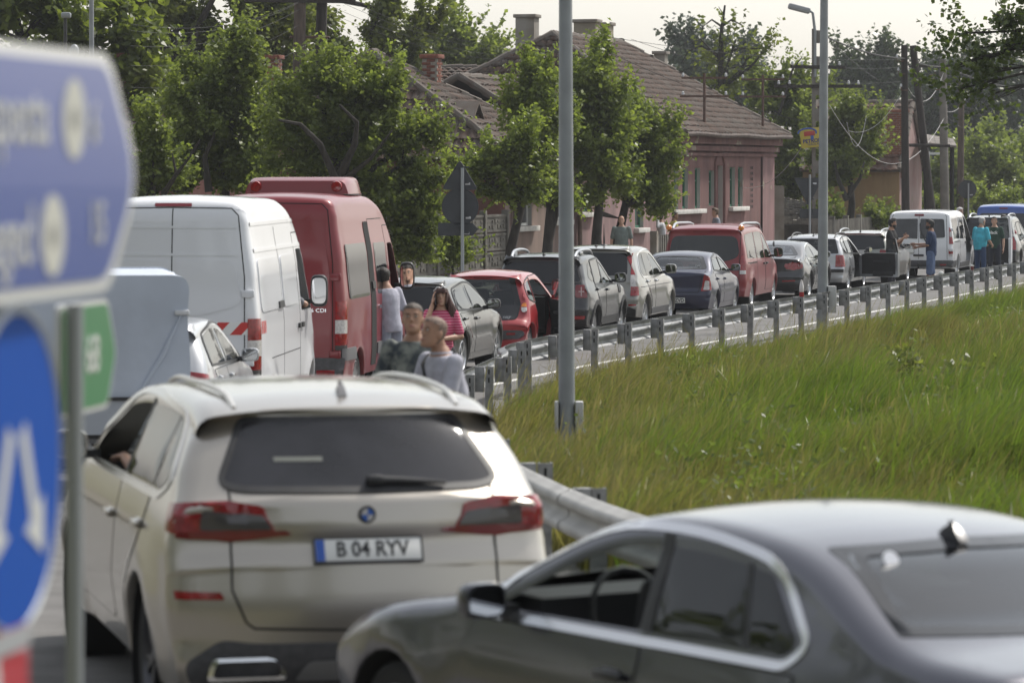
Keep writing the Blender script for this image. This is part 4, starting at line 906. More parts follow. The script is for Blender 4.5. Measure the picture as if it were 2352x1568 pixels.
# --- navy saloon
def sym_extra(root, B):
    p = B.hit('B', 0, .80)[0]; mb = MB(); mb.rbox(p+Vector((0, -.01, 0)), (.09, .02, .07), .01); mb.build('badge', M_CHROME, root)
    p = B.hit('B', .45, 1.13)[0]; lettering('DPF', .06, mat('sticker_print', (.4, .42, .4), .5), root, (.46, p.y-.012, 1.13), (PI/2-.6, 0, 0), 1.0)
SYM = dict(W=1.67, zs=.24, R=.295, tw=.18, ra=.345, yr=.88, yf=3.35, paint=P_NAVY, rim='7',
  prof=[(.14, .26, 0), (.03, .40, .06), (0, .55, .08), (.05, .68, .04), (.02, .95, .05), (.08, 1.03, .05), (.45, 1.05, .12), (.98, 1.355, .22), (1.6, 1.435, .4), (2.2, 1.40, .3), (3.0, .98, .2), (3.8, .86, .25), (4.18, .68, .12), (4.26, .5, .1), (4.18, .24, 0)],
  wid=WIDS, crown=(.12, .04, .18), rnd=(.12, .10, .14), taper=((.8, .05), (1.0, .11)), cabtaper=(.98, 1.4, 2.6, .14), res=.05,
  panes=[([(.95, 1.05, .06), (1.12, 1.24, .06), (1.75, 1.335, .03), (1.72, .98, .02)], 'see'), ([(1.80, .975, .02), (1.82, 1.34, .03), (2.12, 1.325, .1), (2.68, 1.08, .05), (2.78, .96, .02)], 'see')],
  trims=[([(.88, 1.04, .06), (1.08, 1.28, .1), (1.7, 1.37, .2), (2.15, 1.355, .2), (2.74, 1.10, .08), (2.88, .94, .03)], .025)], pillars=[[(1.73, .98), (1.79, .98), (1.81, 1.335), (1.76, 1.335)]],
  doors=[dict(poly=[(1.77, .36, .05), (1.75, .945, .02), (2.88, .93, .03), (2.94, .78, .05), (2.90, .36, .06)], handle=(1.9, .84), hl=.16), dict(poly=[(1.20, .55, .16), (.95, .80, .1), (.88, .955, .02), (1.72, .945, .02), (1.74, .36, .04), (1.22, .36, .05)], handle=(1.02, .86), hl=.16)],
  side=[('side_moulding', M_GREYP, [(1.25, .56), (1.25, .62), (3.0, .62), (3.0, .56)], .012)],
  rearwin=([(0, 1.335), (.50, 1.32, .05), (.66, 1.07, .06), (0, 1.06)], True, G_MID), rz=1.2, windscreen=[(0, 1.37), (.5, 1.35), (.66, 1.0), (0, 1.0)],
  tail=[('tail_lamp', M_RED, [('B', [(.58, .62, .02), (.62, .78, .02), (.665, .97, .02), (.77, .96, .04), (.80, .63, .03)]), ('S', [(.03, .63), (.06, .95, .03), (.20, .90, .06), (.22, .65, .03)])], .018), ('reversing_lens', M_WHT, [('B', [(.66, .65, .02), (.70, .85, .03), (.77, .83, .02), (.775, .65, .02)])], .026)],
  tail_lines=[([(.66, 1.03), (.57, .62), (.55, .60), (0, .60)], 'm')], plate=(.44, 'AR 07 ZVD', .04), cabin=(.95, 3.0, .98), seats=(1.35, 2.25), mirror=(2.66, 1.05, .20, .15), extra=[sym_extra], S=[0, .1, .2, .3, .4, .5, .6, .7, .8, .9, 1.0])
put('saloon_car', 'navy blue saloon with a boot, parked in front of the dark red van', 'car', SYM, 670.3, 73.1, 13)

# --- dark red van with amber beacons
def vito_extra(root, B):
    for sg in (1, -1):
        mb = MB(); rail_roof(mb, B, sg*.78, .35, 3.9, .09, .03); mb.build('roof_rail', M_SILV_R, root)
        p = B.hit('T', sg*.78, .30)[0]; mb = MB(); mb.lathe([(.0005, .05), (.045, .045), (.062, .02), (.066, -.03), (.05, -.05)], 16, Matrix.Translation(p+Vector((sg*.03, -.05, .07)))@Matrix.Rotation(PI/2, 4, 'X')); mb.build('beacon', M_AMBER, root)
        mb = MB(); mb.rbox(p+Vector((sg*.03, .0, .03)), (.05, .08, .08), .015); mb.build('beacon_bracket', M_BLACK, root)
VIT = dict(W=1.93, zs=.30, R=.335, tw=.22, ra=.385, yr=1.0, yf=4.2, paint=P_WINE, rim='7',
  prof=[(.08, .32, 0), (.0, .46, .05), (.0, .75, .06), (.04, 1.0, .1), (.16, 1.70, .12), (.15, 1.82, .07), (.5, 1.89, .2), (2.4, 1.91, .5), (3.2, 1.83, .3), (4.1, 1.18, .2), (4.8, 1.0, .2), (5.1, .75, .12), (5.08, .3, 0)],
  wid=[(.25, .05), (.6, 0), (1.05, .012), (1.2, .04), (1.75, .14), (2.0, .24)], crown=(.07, .03, .2), rnd=(.14, .15, .16), taper=((.8, .04), (1.0, .12)), flare=.02, sm=3,
  panes=[([(.42, 1.16, .08), (.50, 1.68, .10), (1.62, 1.72, .03), (1.60, 1.14, .03)], 'dark'), ([(1.70, 1.14, .03), (1.72, 1.72, .03), (2.72, 1.72, .04), (2.70, 1.12, .03)], 'dark'), ([(2.82, 1.12, .03), (2.84, 1.71, .04), (3.15, 1.68, .1), (3.82, 1.22, .06), (3.92, 1.10, .02)], 'see')],
  lines=[[(1.66, .40), (1.65, 1.78)], [(2.76, .40), (2.77, 1.78), (3.2, 1.77)], [(.6, 1.04), (1.65, 1.04)]], doors=[dict(poly=[(2.79, .40, .05), (2.77, 1.09, .02), (4.02, 1.06, .03), (4.05, .90, .06), (3.75, .80, .1), (3.72, .40, .05)], handle=(2.92, 1.0), hl=.2)], handlemat=M_BLACK,
  side=[('handle', M_BLACK, [(2.48, .98, .01), (2.48, 1.02, .01), (2.66, 1.02, .01), (2.66, .98, .01)], .03), ('slide_rail', M_GAP, [(.4, 1.05), (.4, 1.065), (1.6, 1.065), (1.6, 1.05)], .004)],
  rearwin=([(0, 1.67), (.72, 1.65, .14), (.80, 1.20, .16), (.50, 1.10, .10), (0, 1.085)], False), rz=1.4,
  tail=[('tail_lamp', M_RED, [('B', [(.79, .90), (.80, 1.18, .02), (.875, 1.27, .02), (.95, 1.27), (.955, .90)]), ('S', [(.0, .90), (.03, 1.25, .02), (.12, 1.2, .03), (.12, .90)])], .016), ('reversing_lens', M_WHT, [('B', [(.79, .82), (.79, .90), (.955, .90), (.955, .82)]), ('S', [(.0, .82), (.0, .90), (.12, .90), (.12, .82)])], .016), ('brake_light', M_REDB, [('C', [(0, 1.74), (.25, 1.735, .01), (.25, 1.76, .01), (0, 1.765)])], .01, False)],
  tail_lines=[([(.80, 1.72), (.79, .55), (0, .54)], 'm')], plate=(.80, ''), mirror=(3.80, 1.22, .22, .23, M_BLACK), cabin=(2.4, 4.1, 1.1), seats=(2.9,), mz=1.5, extra=[vito_extra])
put('van', 'dark red passenger van with two amber beacons on its roof rails', 'van', VIT, 703, 78.4, 13)

# --- black-blue coupe saloon
def cc_extra(root, B):
    antenna(root, B, 0, 1.25, 'fin')
    for sg in (1, -1):
        for x, r in ((.50, .055), (.70, .085)):
            p = B.hit('B', sg*x, .84)[0]; mb = MB(); mb.lathe([(.0005, .05), (r*.35, .05), (r*.5, .04), (r*.9, .044), (r, .02)], 18, Matrix.Translation(p)@Matrix.Rotation(PI/2+.1, 4, 'X')); mb.build('lamp_ring', mat('pink_lens', (.42, .16, .17), .15, coat=.8), root)
CC = dict(W=1.855, zs=.22, R=.33, tw=.23, ra=.38, yr=1.06, yf=3.77, paint=P_BLACKC, rim='5d',
  prof=[(.14, .24, 0), (.03, .40, .06), (0, .55, .08), (.04, .68, .04), (.05, .92, .05), (.02, 1.0, .03), (.10, 1.03, .05), (.42, 1.06, .14), (1.15, 1.33, .3), (1.8, 1.415, .5), (2.4, 1.395, .4), (3.5, .98, .25), (4.3, .85, .3), (4.7, .68, .12), (4.80, .5, .1), (4.72, .22, 0)],
  wid=[(.2, .07), (.42, .02), (.6, 0), (.8, .012), (.95, .06), (1.4, .28), (1.6, .34)], crown=(.15, .035, .2), rnd=(.13, .11, .14), taper=((.9, .07), (1.0, .11)), cabtaper=(.98, 1.5, 2.8, .16), flare=.03,
  panes=[([(1.05, 1.04, .06), (1.30, 1.22, .10), (1.95, 1.31, .03), (1.92, .99, .02)], 'dark'), ([(2.0, .985, .02), (2.02, 1.315, .03), (2.40, 1.30, .1), (3.0, 1.06, .05), (3.10, .97, .02)], 'dark')],
  trims=[([(.98, 1.03, .07), (1.27, 1.25, .14), (1.9, 1.345, .2), (2.42, 1.33, .2), (3.08, 1.07, .08), (3.2, .955, .03), (1.08, .97, .05)], .025)], trim=mat('chrome_trim', (.7, .71, .72), .18, .95),
  doors=[dict(poly=[(1.98, .36, .05), (1.96, .955, .02), (3.2, .94, .03), (3.26, .78, .05), (3.22, .36, .06)], handle=(2.1, .84), hl=.18), dict(poly=[(1.45, .55, .2), (1.15, .80, .12), (1.05, .955, .02), (1.93, .955, .02), (1.95, .36, .04), (1.47, .36, .05)], handle=(1.2, .86), hl=.18)],
  rearwin=([(0, 1.31), (.48, 1.29, .06), (.70, 1.08, .07), (0, 1.075)], True, G_MID), rz=1.2, windscreen=[(0, 1.36), (.5, 1.34), (.7, 1.0), (0, 1.0)],
  tail=[('tail_lamp', M_RED, [('B', [(.38, .76, .04), (.40, .86, .05), (.55, .93, .06), (.84, .95, .05), (.86, .78, .06), (.62, .73, .05)]), ('S', [(.02, .78, .03), (.06, .93, .03), (.24, .90, .06), (.20, .78, .03)])], .018), ('roof_spoiler', M_BLACK, [('T', [(.55, 1.85), (.52, 1.70, .05), (0, 1.66)])], .02, False) if 0 else ('bumper_gap', M_GAP, [('C', [(0, .56), (.84, .56), (.84, .545), (0, .545)])], .004, False), ('reflector', M_RED, [('B', [(.40, .46, .01), (.40, .49, .01), (.70, .50, .01), (.70, .47, .01)])], .012), ('bumper_insert', M_BLACK, [('C', [(0, .40), (.80, .40, .04), (.84, .28), (0, .26)])], .014, False)],
  tail_lines=[([(.66, 1.05), (.60, .72), (0, .70)], 'm')], plate=(.80, ''), cabin=(1.0, 3.4, .98), seats=(1.6, 2.5), mirror=(2.98, 1.05, .2, .15), extra=[cc_extra])
put('saloon_car', 'black coupe-like saloon with round red lamp rings, beside the farther lamp post', 'car', CC, 765, 84.4, 14)

# --- pale silver estate with an open front door
def est_extra(root, B):
    antenna(root, B, 0, .55, 'stub')
    for sg in (1, -1): mb = MB(); rail_roof(mb, B, sg*.58, .45, 2.6, .06, .02); mb.build('roof_rail', M_BLACK if sg > 0 else M_BLACK, root)
EST = dict(W=1.74, zs=.24, R=.31, tw=.2, ra=.355, yr=.95, yf=3.55, paint=P_SILV2, rim='10',
  prof=[(.12, .26, 0), (.02, .38, .05), (0, .60, .06), (.06, .66, .03), (.08, .96, .04), (.36, 1.38, .07), (.50, 1.43, .1), (1.3, 1.485, .4), (2.1, 1.44, .3), (3.0, .98, .2), (3.9, .84, .25), (4.3, .66, .12), (4.4, .5, .1), (4.33, .24, 0)],
  wid=WIDS, crown=(.08, .03, .18), rnd=(.10, .09, .14), taper=((.8, .03), (1.0, .10)),
  panes=[([(.48, 1.02, .05), (.62, 1.27, .06), (1.02, 1.30, .02), (1.0, .97, .02)], 'see'), ([(1.06, .97, .02), (1.08, 1.30, .02), (1.72, 1.305, .03), (1.70, .965, .02)], 'see'), ([(1.80, .965, .02), (1.84, 1.30, .03), (2.06, 1.28, .1), (2.60, 1.06, .05), (2.72, .965, .02)], 'see')],
  trims=[([(.43, 1.0, .05), (.58, 1.35, .08), (1.2, 1.415, .2), (2.1, 1.40, .2), (2.75, 1.09, .08), (2.88, .935, .03)], .025)], pillars=[[(1.0, .97), (1.06, .97), (1.08, 1.38), (1.03, 1.378)], [(1.71, .965), (1.79, .965), (1.81, 1.385), (1.73, 1.385)]],
  open=[dict(side='R', poly=[(1.77, .34, .05), (1.76, .95, .05), (1.78, 1.42, .04), (2.12, 1.40, .15), (2.86, 1.02, .06), (2.93, .78, .05), (2.88, .34, .06)], hinge=2.90, angle=math.radians(70), belt=.955, frame=M_BLACK)],
  doors=[dict(poly=[(1.77, .34, .05), (1.75, .935, .02), (2.88, .925, .03), (2.93, .78, .05), (2.88, .34, .06)], handle=(1.9, .84), hl=.17), dict(poly=[(1.26, .55, .16), (1.03, .78, .1), (1.01, .945, .02), (1.72, .935, .02), (1.74, .34, .04), (1.28, .34, .05)], handle=(1.1, .86), hl=.17)],
  side=[('side_moulding', M_BLACK, [(1.3, .54), (1.3, .60), (1.72, .60), (1.72, .54)], .012)],
  rearwin=([(0, 1.36), (.58, 1.35, .04), (.70, 1.0, .04), (0, .985)], True, G_MID), rz=1.18, windscreen=[(0, 1.41), (.52, 1.39), (.68, 1.0), (0, 1.0)],
  tail=[('tail_lamp', M_RED, [('B', [(.60, .66, .01), (.61, .955, .01), (.79, .955, .01), (.80, .66, .01)]), ('S', [(.02, .66), (.05, .95), (.22, .95, .02), (.22, .66, .02)])], .018), ('bumper_moulding', M_BLACK, [('C', [(0, .60), (.85, .60, .02), (.855, .52, .02), (0, .52)])], .018, False)],
  plate=(.78, ''), cabin=(.7, 3.0, .96), seats=(1.4, 2.25), mirror=(2.68, 1.03, .19, .14, M_BLACK), extra=[est_extra], S=[0, .1, .2, .3, .4, .5, .6, .7, .8, .9, 1.0])
put('estate_car', 'pale silver estate car with black-lined front door swung open', 'car', EST, 809.8, 90.0, 14.5)
# --- silver hatchback behind that door
def h14_extra(root, B):
    antenna(root, B, 0, .6, 'fin')
    for sg in (1, -1): mb = MB(); rail_roof(mb, B, sg*.58, .45, 2.3, .07, .022); mb.build('roof_rail', M_SILV_R, root)
H14 = dict(HB); H14.update(paint=paint('sand_silver_paint', (.36, .345, .32), .6, .38), W=1.80, rearwin=([(0, 1.36), (.62, 1.34, .04), (.72, 1.0, .06), (0, .97)], False), extra=[h14_extra],
  tail=HB['tail']+[('spoiler_strip', M_REDB, [('C', [(0, 1.375), (.58, 1.365), (.58, 1.395), (0, 1.405)])], .012, False)], prof=[(p[0]*1.03, p[1])+tuple(p[2:]) for p in HB['prof']])
put('hatchback', 'sand silver hatchback hidden behind the open black-lined car door', 'car', H14, 857, 95.0, 15)

# --- white minivan
def trafic_extra(root, B):
    mb = MB(); p = [B.hit('B', x, z)[0]+Vector((0, -.04, 0)) for x, z in ((.03, 1.60), (.05, 1.38), (.20, 1.10), (.24, 1.04))]; mb.tube(p, [.012, .018, .018, .02], 6); mb.build('rear_wiper', M_BLACK, root)
    for x0, z in ((-.28, 1.0), (.0, .70)):
        p = B.hit('B', x0, z)[0]; mb = MB(); mb.rbox(p+Vector((.0, -.03, 0)), (.30, .05, .06), .02); mb.build('handle', M_BLACK, root)
    mb = MB(); p = B.hit('B', 0, .45)[0]; mb.tube([p+Vector((0, .2, -.1)), p+Vector((0, -.08, -.1)), p+Vector((0, -.1, -.02))], .02, 6); mb.ell(p+Vector((0, -.1, .0)), (.03, .03, .03)); mb.build('tow_bar', M_BLACK, root)
    for sg in (1, -1):
        for z in (1.42, .86):
            p = B.hit('B', sg*.90, z)[0]; mb = MB(); mb.rbox(p+Vector((0, -.01, 0)), (.13, .03, .09), .012); mb.build('door_hinge', B.sp['paint'], root)
TRA = dict(W=1.956, zs=.30, R=.335, tw=.22, ra=.39, yr=.98, yf=4.06, paint=P_WHITE, rim='7',
  prof=[(.06, .34, 0), (.0, .44, .04), (.0, .9, .06), (.03, 1.2, .1), (.12, 1.78, .14), (.17, 1.90, .08), (.5, 1.96, .2), (2.6, 1.97, .5), (3.3, 1.85, .3), (4.1, 1.18, .2), (4.7, 1.02, .2), (5.0, .75, .12), (4.98, .3, 0)],
  wid=[(.25, .05), (.6, 0), (1.05, .01), (1.2, .03), (1.75, .11), (2.0, .18)], crown=(.05, .03, .2), rnd=(.10, .12, .16), taper=((.8, .02), (1.0, .12)), flare=.02, sm=2,
  panes=[([(.35, 1.16, .06), (.38, 1.72, .06), (1.45, 1.74, .04), (1.44, 1.15, .04)], 'dark'), ([(1.58, 1.15, .04), (1.60, 1.75, .04), (2.62, 1.75, .04), (2.60, 1.13, .04)], 'dark'), ([(2.78, 1.13, .04), (2.80, 1.75, .04), (3.2, 1.71, .1), (3.88, 1.24, .06), (3.96, 1.12, .02)], 'see')],
  trims=[([(.32, 1.13, .05), (.35, 1.76, .05), (1.48, 1.78, .04), (1.47, 1.12, .04)], .03)], trim=P_WHITE,
  open=[dict(side='R', poly=[(2.72, .38, .06), (2.72, 1.1, .05), (2.74, 1.80, .06), (3.25, 1.76, .15), (4.0, 1.22, .08), (4.02, .95, .08), (3.62, .75, .2), (3.55, .38, .08)], hinge=3.98, angle=math.radians(74), belt=1.12)],
  lines=[[(1.52, .40), (1.53, 1.80)], [(2.70, .40), (2.71, 1.82), (3.2, 1.82)]], handlemat=M_BLACK,
  side=[('handle', M_BLACK, [(2.46, 1.0, .01), (2.46, 1.05, .01), (2.62, 1.05, .01), (2.62, 1.0, .01)], .03), ('slide_rail', M_GAP, [(.4, 1.07), (.4, 1.09), (1.4, 1.09), (1.4, 1.07)], .006), ('rear_cladding', M_GREYP, [(.03, .36), (.03, .55, .02), (.55, .55, .02), (.55, .36)], .014), ('sill_cladding', M_GREYP, [(1.42, .34), (1.42, .48, .02), (3.5, .48, .02), (3.5, .34)], .014)],
  tail=[('door_window', M_REARG, [('B', [(.035, 1.16, .03), (.035, 1.73, .03), (.70, 1.72, .06), (.74, 1.20, .06)])], .010), ('tail_lamp', M_RED, [('B', [(.835, 1.02, .02), (.83, 1.50, .03), (.925, 1.50, .04), (.945, 1.02, .02)]), ('S', [(.0, 1.02, .02), (.05, 1.48, .03), (.12, 1.40, .04), (.10, 1.02, .02)])], .016), ('reversing_lens', M_WHT, [('B', [(.86, 1.22, .02), (.86, 1.36, .02), (.915, 1.36, .02), (.92, 1.22, .02)])], .022), ('reflector', M_RED, [('B', [(.84, .74, .01), (.84, .86, .01), (.95, .86, .01), (.95, .74, .01)])], .014), ('reversing_lens', M_WHT, [('B', [(.84, .67, .01), (.84, .735), (.95, .735), (.95, .67, .01)])], .014), ('rear_bumper', M_GREYP, [('C', [(0, .56), (.96, .56, .03), (.97, .38), (0, .38)])], .03, False), ('reflector', M_RED, [('B', [(.60, .42, .01), (.60, .46, .01), (.78, .46, .01), (.78, .42, .01)])], .036), ('brake_light', M_REDB, [('C', [(0, 1.80), (.13, 1.80, .01), (.13, 1.86, .01), (0, 1.86)])], .014, False)],
  tail_lines=[([(0, .60), (0, 1.88)], 'o'), ([(.80, .58), (.79, 1.2), (.76, 1.80), (.70, 1.88), (0, 1.90)], 'm')], plate=(.82, '', -.40), mirror=(3.82, 1.24, .22, .24, M_BLACK), cabin=(2.3, 4.0, 1.1), seats=(2.85,), mz=1.5, extra=[trafic_extra])
put('minivan', 'white minivan with twin rear doors and its front door open', 'van', TRA, 918.6, 100.2, 15)
# --- black SUV ahead of it and the blue van
def s16_extra(root, B):
    antenna(root, B, 0, .7, 'fin')
    for sg in (1, -1): mb = MB(); rail_roof(mb, B, sg*.60, .5, 2.6, .08, .026); mb.build('roof_rail', M_SILV_R, root)
S16 = dict(DUS); S16.update(paint=P_BLACKC, prof=[(p[0], p[1]*1.06)+tuple(p[2:]) for p in DUS['prof']], extra=[s16_extra], tail=[('tail_lamp', M_RED, [('B', [(.70, .72, .03), (.70, 1.10, .04), (.865, 1.08, .04), (.875, .72, .03)])], .02)], side=[], plate=(.8, ''))
put('suv', 'black SUV with pale roof ahead of the white minivan', 'car', S16, 986, 106.2, 16)
BV = dict(TRA); BV.update(paint=P_BLUE, open=[], prof=[(p[0], p[1]*1.03)+tuple(p[2:]) for p in TRA['prof']], extra=[], trims=[], tail_lines=[],
  tail=[('rear_window', M_REARG, [('C', [(0, 1.74), (.74, 1.73, .08), (.80, 1.16, .10), (0, 1.14)])], .010, False), ('tail_lamp', M_RED, [('B', [(.86, .85, .02), (.85, 1.25, .03), (.93, 1.25, .03), (.945, .85, .02)])], .016), ('rear_bumper', M_GREYP, [('C', [(0, .52), (.96, .52, .03), (.97, .38), (0, .38)])], .02, False), ('reflector', M_RED, [('B', [(.60, .56, .01), (.60, .60, .01), (.80, .60, .01), (.80, .56, .01)])], .026), ('brake_light', M_REDB, [('C', [(0, 1.87), (.13, 1.87, .01), (.13, 1.91, .01), (0, 1.91)])], .014, False)])
put('van', 'bright blue van at the far right end of the queue', 'van', BV, 1003, 111.8, 16)
# --- box trailer under a grey-blue tarpaulin
tr = thing('box_trailer', 'trailer covered by a tall grey-blue tarpaulin behind the large road sign', 'trailer', (-3.84, 31.3, gz(-4, 32)), math.radians(8.5), 'vehicles queueing on the road')
M_TARP = mat('tarpaulin', (.50, .55, .64), .55, var=.10, scale=1.6, bump=.25, bscale=5)
mb = MB(); rr = []
for i in range(13):
    y = 2.6*i/12; rg = []
    for k, (x, z) in enumerate(resample(roundpoly([(-1.0, .85), (-1.0, 1.95, .16), (1.0, 1.95, .16), (1.0, .85)], 6, closed=False), .12)):
        w = .012*math.sin(7*z+3*y)+.01*math.sin(5*y+x*4); sg = 1 if z > 1.93 else 0
        rg.append(Vector((x*(1+w*(1-sg)), y, z-.03*sg*math.sin(PI*((y*1.5) % 1)))))
    rr.append(rg)
nr = len(rr[0]); vs = [v for r in rr for v in r]; fs = [(i*nr+k, (i+1)*nr+k, (i+1)*nr+k+1, i*nr+k+1) for i in range(12) for k in range(nr-1)]
mb.add(vs, fs); mb.build('tarpaulin', M_TARP, tr, 60)
for y in (0, 2.6):
    pl = [(v.x, v.z) for v in rr[0]]; mb = MB(); g = 9; vs = []; fs = []
    mb.prism([(x*1.002, z) for x, z in reversed(pl)], -.02, .02, Matrix.Translation((0, y, 0))@Matrix.Rotation(PI/2, 4, 'X')); mb.build('tarpaulin_end', M_TARP, tr, 40)
for x0, z0, x1, z1 in ((.55, .9, .93, 1.62), (-.55, .9, -.93, 1.62)):
    mb = MB(); mb.tube([(x0, -.03, z0), ((x0+x1)/2+.03, -.036, (z0+z1)/2), (x1, -.03, z1)], [.012, .02, .008], 6); mb.build('tarpaulin_fold', M_TARP, tr)
for z in (1.62, 1.0):
    for x in (.93, -.93):
        mb = MB(); mb.rbox((x, -.035, z), (.13, .03, .045), .01); mb.build('tarpaulin_strap', mat('strap_white', (.62, .63, .65), .5), tr)
mb = MB(); mb.box((0, -.02, .70), (2.0, .03, .30)); mb.build('tailboard', mat('board_grey', (.42, .45, .50), .5, .3), tr)
for sg in (1, -1):
    mb = MB(); mb.box((sg*1.0, 1.3, .70), (.03, 2.64, .30)); mb.build('side_board', mat('board_grey', (.42, .45, .50), .5, .3), tr)
    tm, rm = wheel_meshes(.30, .18, 'cap', mat('steel_rim', (.32, .32, .33), .4, .8)); w = link('wheel', tm, tr, (sg*1.08, 1.3, .30)); link('rim', rm, w)
mb = MB(); mb.box((0, 1.3, .54), (1.98, 2.6, .06)); mb.build('chassis', M_BLACK, tr)
mb = MB(); mb.box((0, -.045, .865), (2.0, .02, .03)); mb.build('tarpaulin_rope', M_BLACK, tr)
# ------------------------------------------------------------------ ground, road, verge
RAILPTS = [(46, 196), (33.2, 157), (20.9, 116), (8.8, 77), (.98, 52), (.08, 46), (-.5, 40.8), (-.76, 36.6), (-.70, 33), (-.38, 29.6), (.03, 26.4), (.42, 23.9), (.9, 21.6), (1.6, 19.6), (2.7, 17.8), (4.3, 16.3), (6.6, 15), (9.5, 14)]
def catmull(pts, step):
    out = []
    for i in range(len(pts)-1):
        p0 = Vector(pts[max(0, i-1)]); p1 = Vector(pts[i]); p2 = Vector(pts[i+1]); p3 = Vector(pts[min(len(pts)-1, i+2)])
        n = max(2, int((p2-p1).length/.25))
        for j in range(n):
            t = j/n; out.append(.5*((2*p1)+(p2-p0)*t+(2*p0-5*p1+4*p2-p3)*t*t+(3*p1-p0-3*p2+p3)*t**3))
    out.append(Vector(pts[-1])); res = [out[0]]; acc = 0
    for a, b in zip(out, out[1:]):
        d = (b-a).length
        while acc+d >= step:
            t = (step-acc)/d; a = a+(b-a)*t; res.append(a.copy()); d = (b-a).length; acc = 0
        acc += d
    return res
RAIL = catmull(RAILPTS, 2.0)
RAILF = catmull(RAILPTS, .5)
def rail_nrm(L, i):
    t = (L[min(i+1, len(L)-1)]-L[max(i-1, 0)]).normalized(); return Vector((t.y, -t.x))   # towards the road
def rail_x(y):
    for a, b in zip(RAILF, RAILF[1:]):
        if b.y <= y <= a.y: return a.x+(b.x-a.x)*(a.y-y)/max(1e-6, a.y-b.y)
    return RAILF[0].x if y > RAILF[0].y else 9.0
def und(x, y):                # gentle swells and a hollow in the meadow
    d = x-rail_x(y) if 14 < y < 196 else 5
    if d < .5: return 0
    k = min(1, (d-.5)/4); return k*(.10*math.sin(x*.55+y*.13)+.10*math.sin(y*.21-x*.3)-.30*math.exp(-((x-6.6)/2.0)**2-((y-49)/4.0)**2))
def grid_mesh(xs, ys, zf):
    vs = [(x, y, zf(x, y)) for y in ys for x in xs]; n = len(xs)
    return vs, [(j*n+i, j*n+i+1, (j+1)*n+i+1, (j+1)*n+i) for j in range(len(ys)-1) for i in range(n-1)]
M_SOIL = mat('meadow_soil', (.10, .105, .045), .95, var=.4, scale=1.2, col2=(.13, .11, .06), bump=.4, bscale=14)
M_ASPH = mat('asphalt', (.135, .130, .125), .85, var=.18, scale=2.5, bump=.25, bscale=120, rvar=.08)
M_PAVE = mat('dusty_verge', (.17, .15, .12), .95, var=.25, scale=1.5, bump=.3, bscale=40)
M_LINE = mat('road_paint', (.62, .61, .58), .7, var=.15, scale=14)
mb = MB(); xs = [-420, -240, -120, -60, -30, -15, -8]+[-4+i*.8 for i in range(30)]+[22, 28, 40, 70, 140, 240, 420]
ys = [-60, -10, 6, 12, 16]+[18+i*.8 for i in range(110)]+[110, 125, 150, 200, 300, 420, 600]
mb.add(*grid_mesh(xs, ys, lambda x, y: gz(x, y)-.03+und(x, y))); mb.build('ground', M_SOIL, smooth=60)['kind'] = 'structure'
def strip(name, o0, o1, z, m, n=2, L=None, i0=0, i1=None):
    L = L or RAILF; vs = []; fs = []; rng = list(range(i0, i1 or len(L)))
    for i in rng:
        nn = rail_nrm(L, i)
        for k in range(n+1):
            q = L[i]+nn*(o0+(o1-o0)*k/n); vs.append((q.x, q.y, gz(q.x, q.y)+z))
    for a in range(len(rng)-1):
        for k in range(n): b = a*(n+1)+k; fs.append((b, b+1, b+n+2, b+n+1))
    mb = MB(); mb.add(vs, fs); bm = bmesh.new(); me = mb.mesh(name, m, 0); bm.from_mesh(me); bmesh.ops.recalc_face_normals(bm, faces=bm.faces)
    if sum(f.normal.z for f in bm.faces) < 0: bmesh.ops.reverse_faces(bm, faces=bm.faces)
    bm.to_mesh(me); bm.free(); o = link(name, me); o['kind'] = 'structure'; return o
strip('road', -.30, 9.4, -.004, M_ASPH, 8)
strip('edge_line', 1.10, 1.24, .001, M_LINE, 1)
strip('edge_line', 8.5, 8.62, .001, M_LINE, 1, i0=0, i1=300)
for i in range(0, 300, 12): strip('centre_line', 4.86, 4.98, .001, M_LINE, 1, i0=i, i1=i+7)
strip('pavement', 9.7, 14.3, .10, M_PAVE, 4, i0=0, i1=330)
kb = strip('kerb', 9.4, 9.7, .12, mat('kerb_stone', (.30, .29, .27), .9, var=.2, scale=6), 1, i0=0, i1=330)

# ------------------------------------------------------------------ guard rail
M_ZINC = mat('weathered_zinc', (.30, .305, .31), .5, .55, var=.18, scale=5, rvar=.12, bump=.08, bscale=30)
M_ZINC2 = mat('dull_zinc', (.27, .27, .27), .6, .4, var=.25, scale=9)
M_RAILW = mat('dusty_zinc', (.50, .49, .47), .6, .25, var=.14, scale=4)
gr = thing('guardrail', 'long galvanised W-beam crash barrier curving along the road edge', 'guardrail', (0, 0, 0))
PRF = [(.0, .445), (.012, .46), (.055, .475), (.078, .495), (.080, .525), (.058, .55), (.010, .575), (.002, .60), (.010, .622), (.058, .645), (.080, .668), (.078, .70), (.055, .722), (.012, .738), (0, .752)]
for s0 in range(0, len(RAILF)-1, 8):
    vs = []; fs = []; n = len(PRF); ids = list(range(s0, min(s0+9, len(RAILF))))
    for q, i in enumerate(ids):
        nn = rail_nrm(RAILF, i); lap = .006 if q == len(ids)-1 else 0
        for th in (0, .006):
            for o, z in PRF: p = RAILF[i]+nn*(.185+o+th+lap); vs.append((p.x, p.y, gz(p.x, p.y)+z))
    for a in range(len(ids)-1):
        for k in range(n-1):
            b = a*2*n+k; fs.append((b, b+1, b+2*n+1, b+2*n)); b += n; fs.append((b+1, b, b+2*n, b+2*n+1))
        for k in (0, n-1): b = a*2*n+k; fs.append((b, b+n, b+3*n, b+2*n))
    mb = MB(); mb.add(vs, fs); mb.build('beam', M_ZINC if RAILF[s0].y > 33 else M_RAILW, gr, 50)
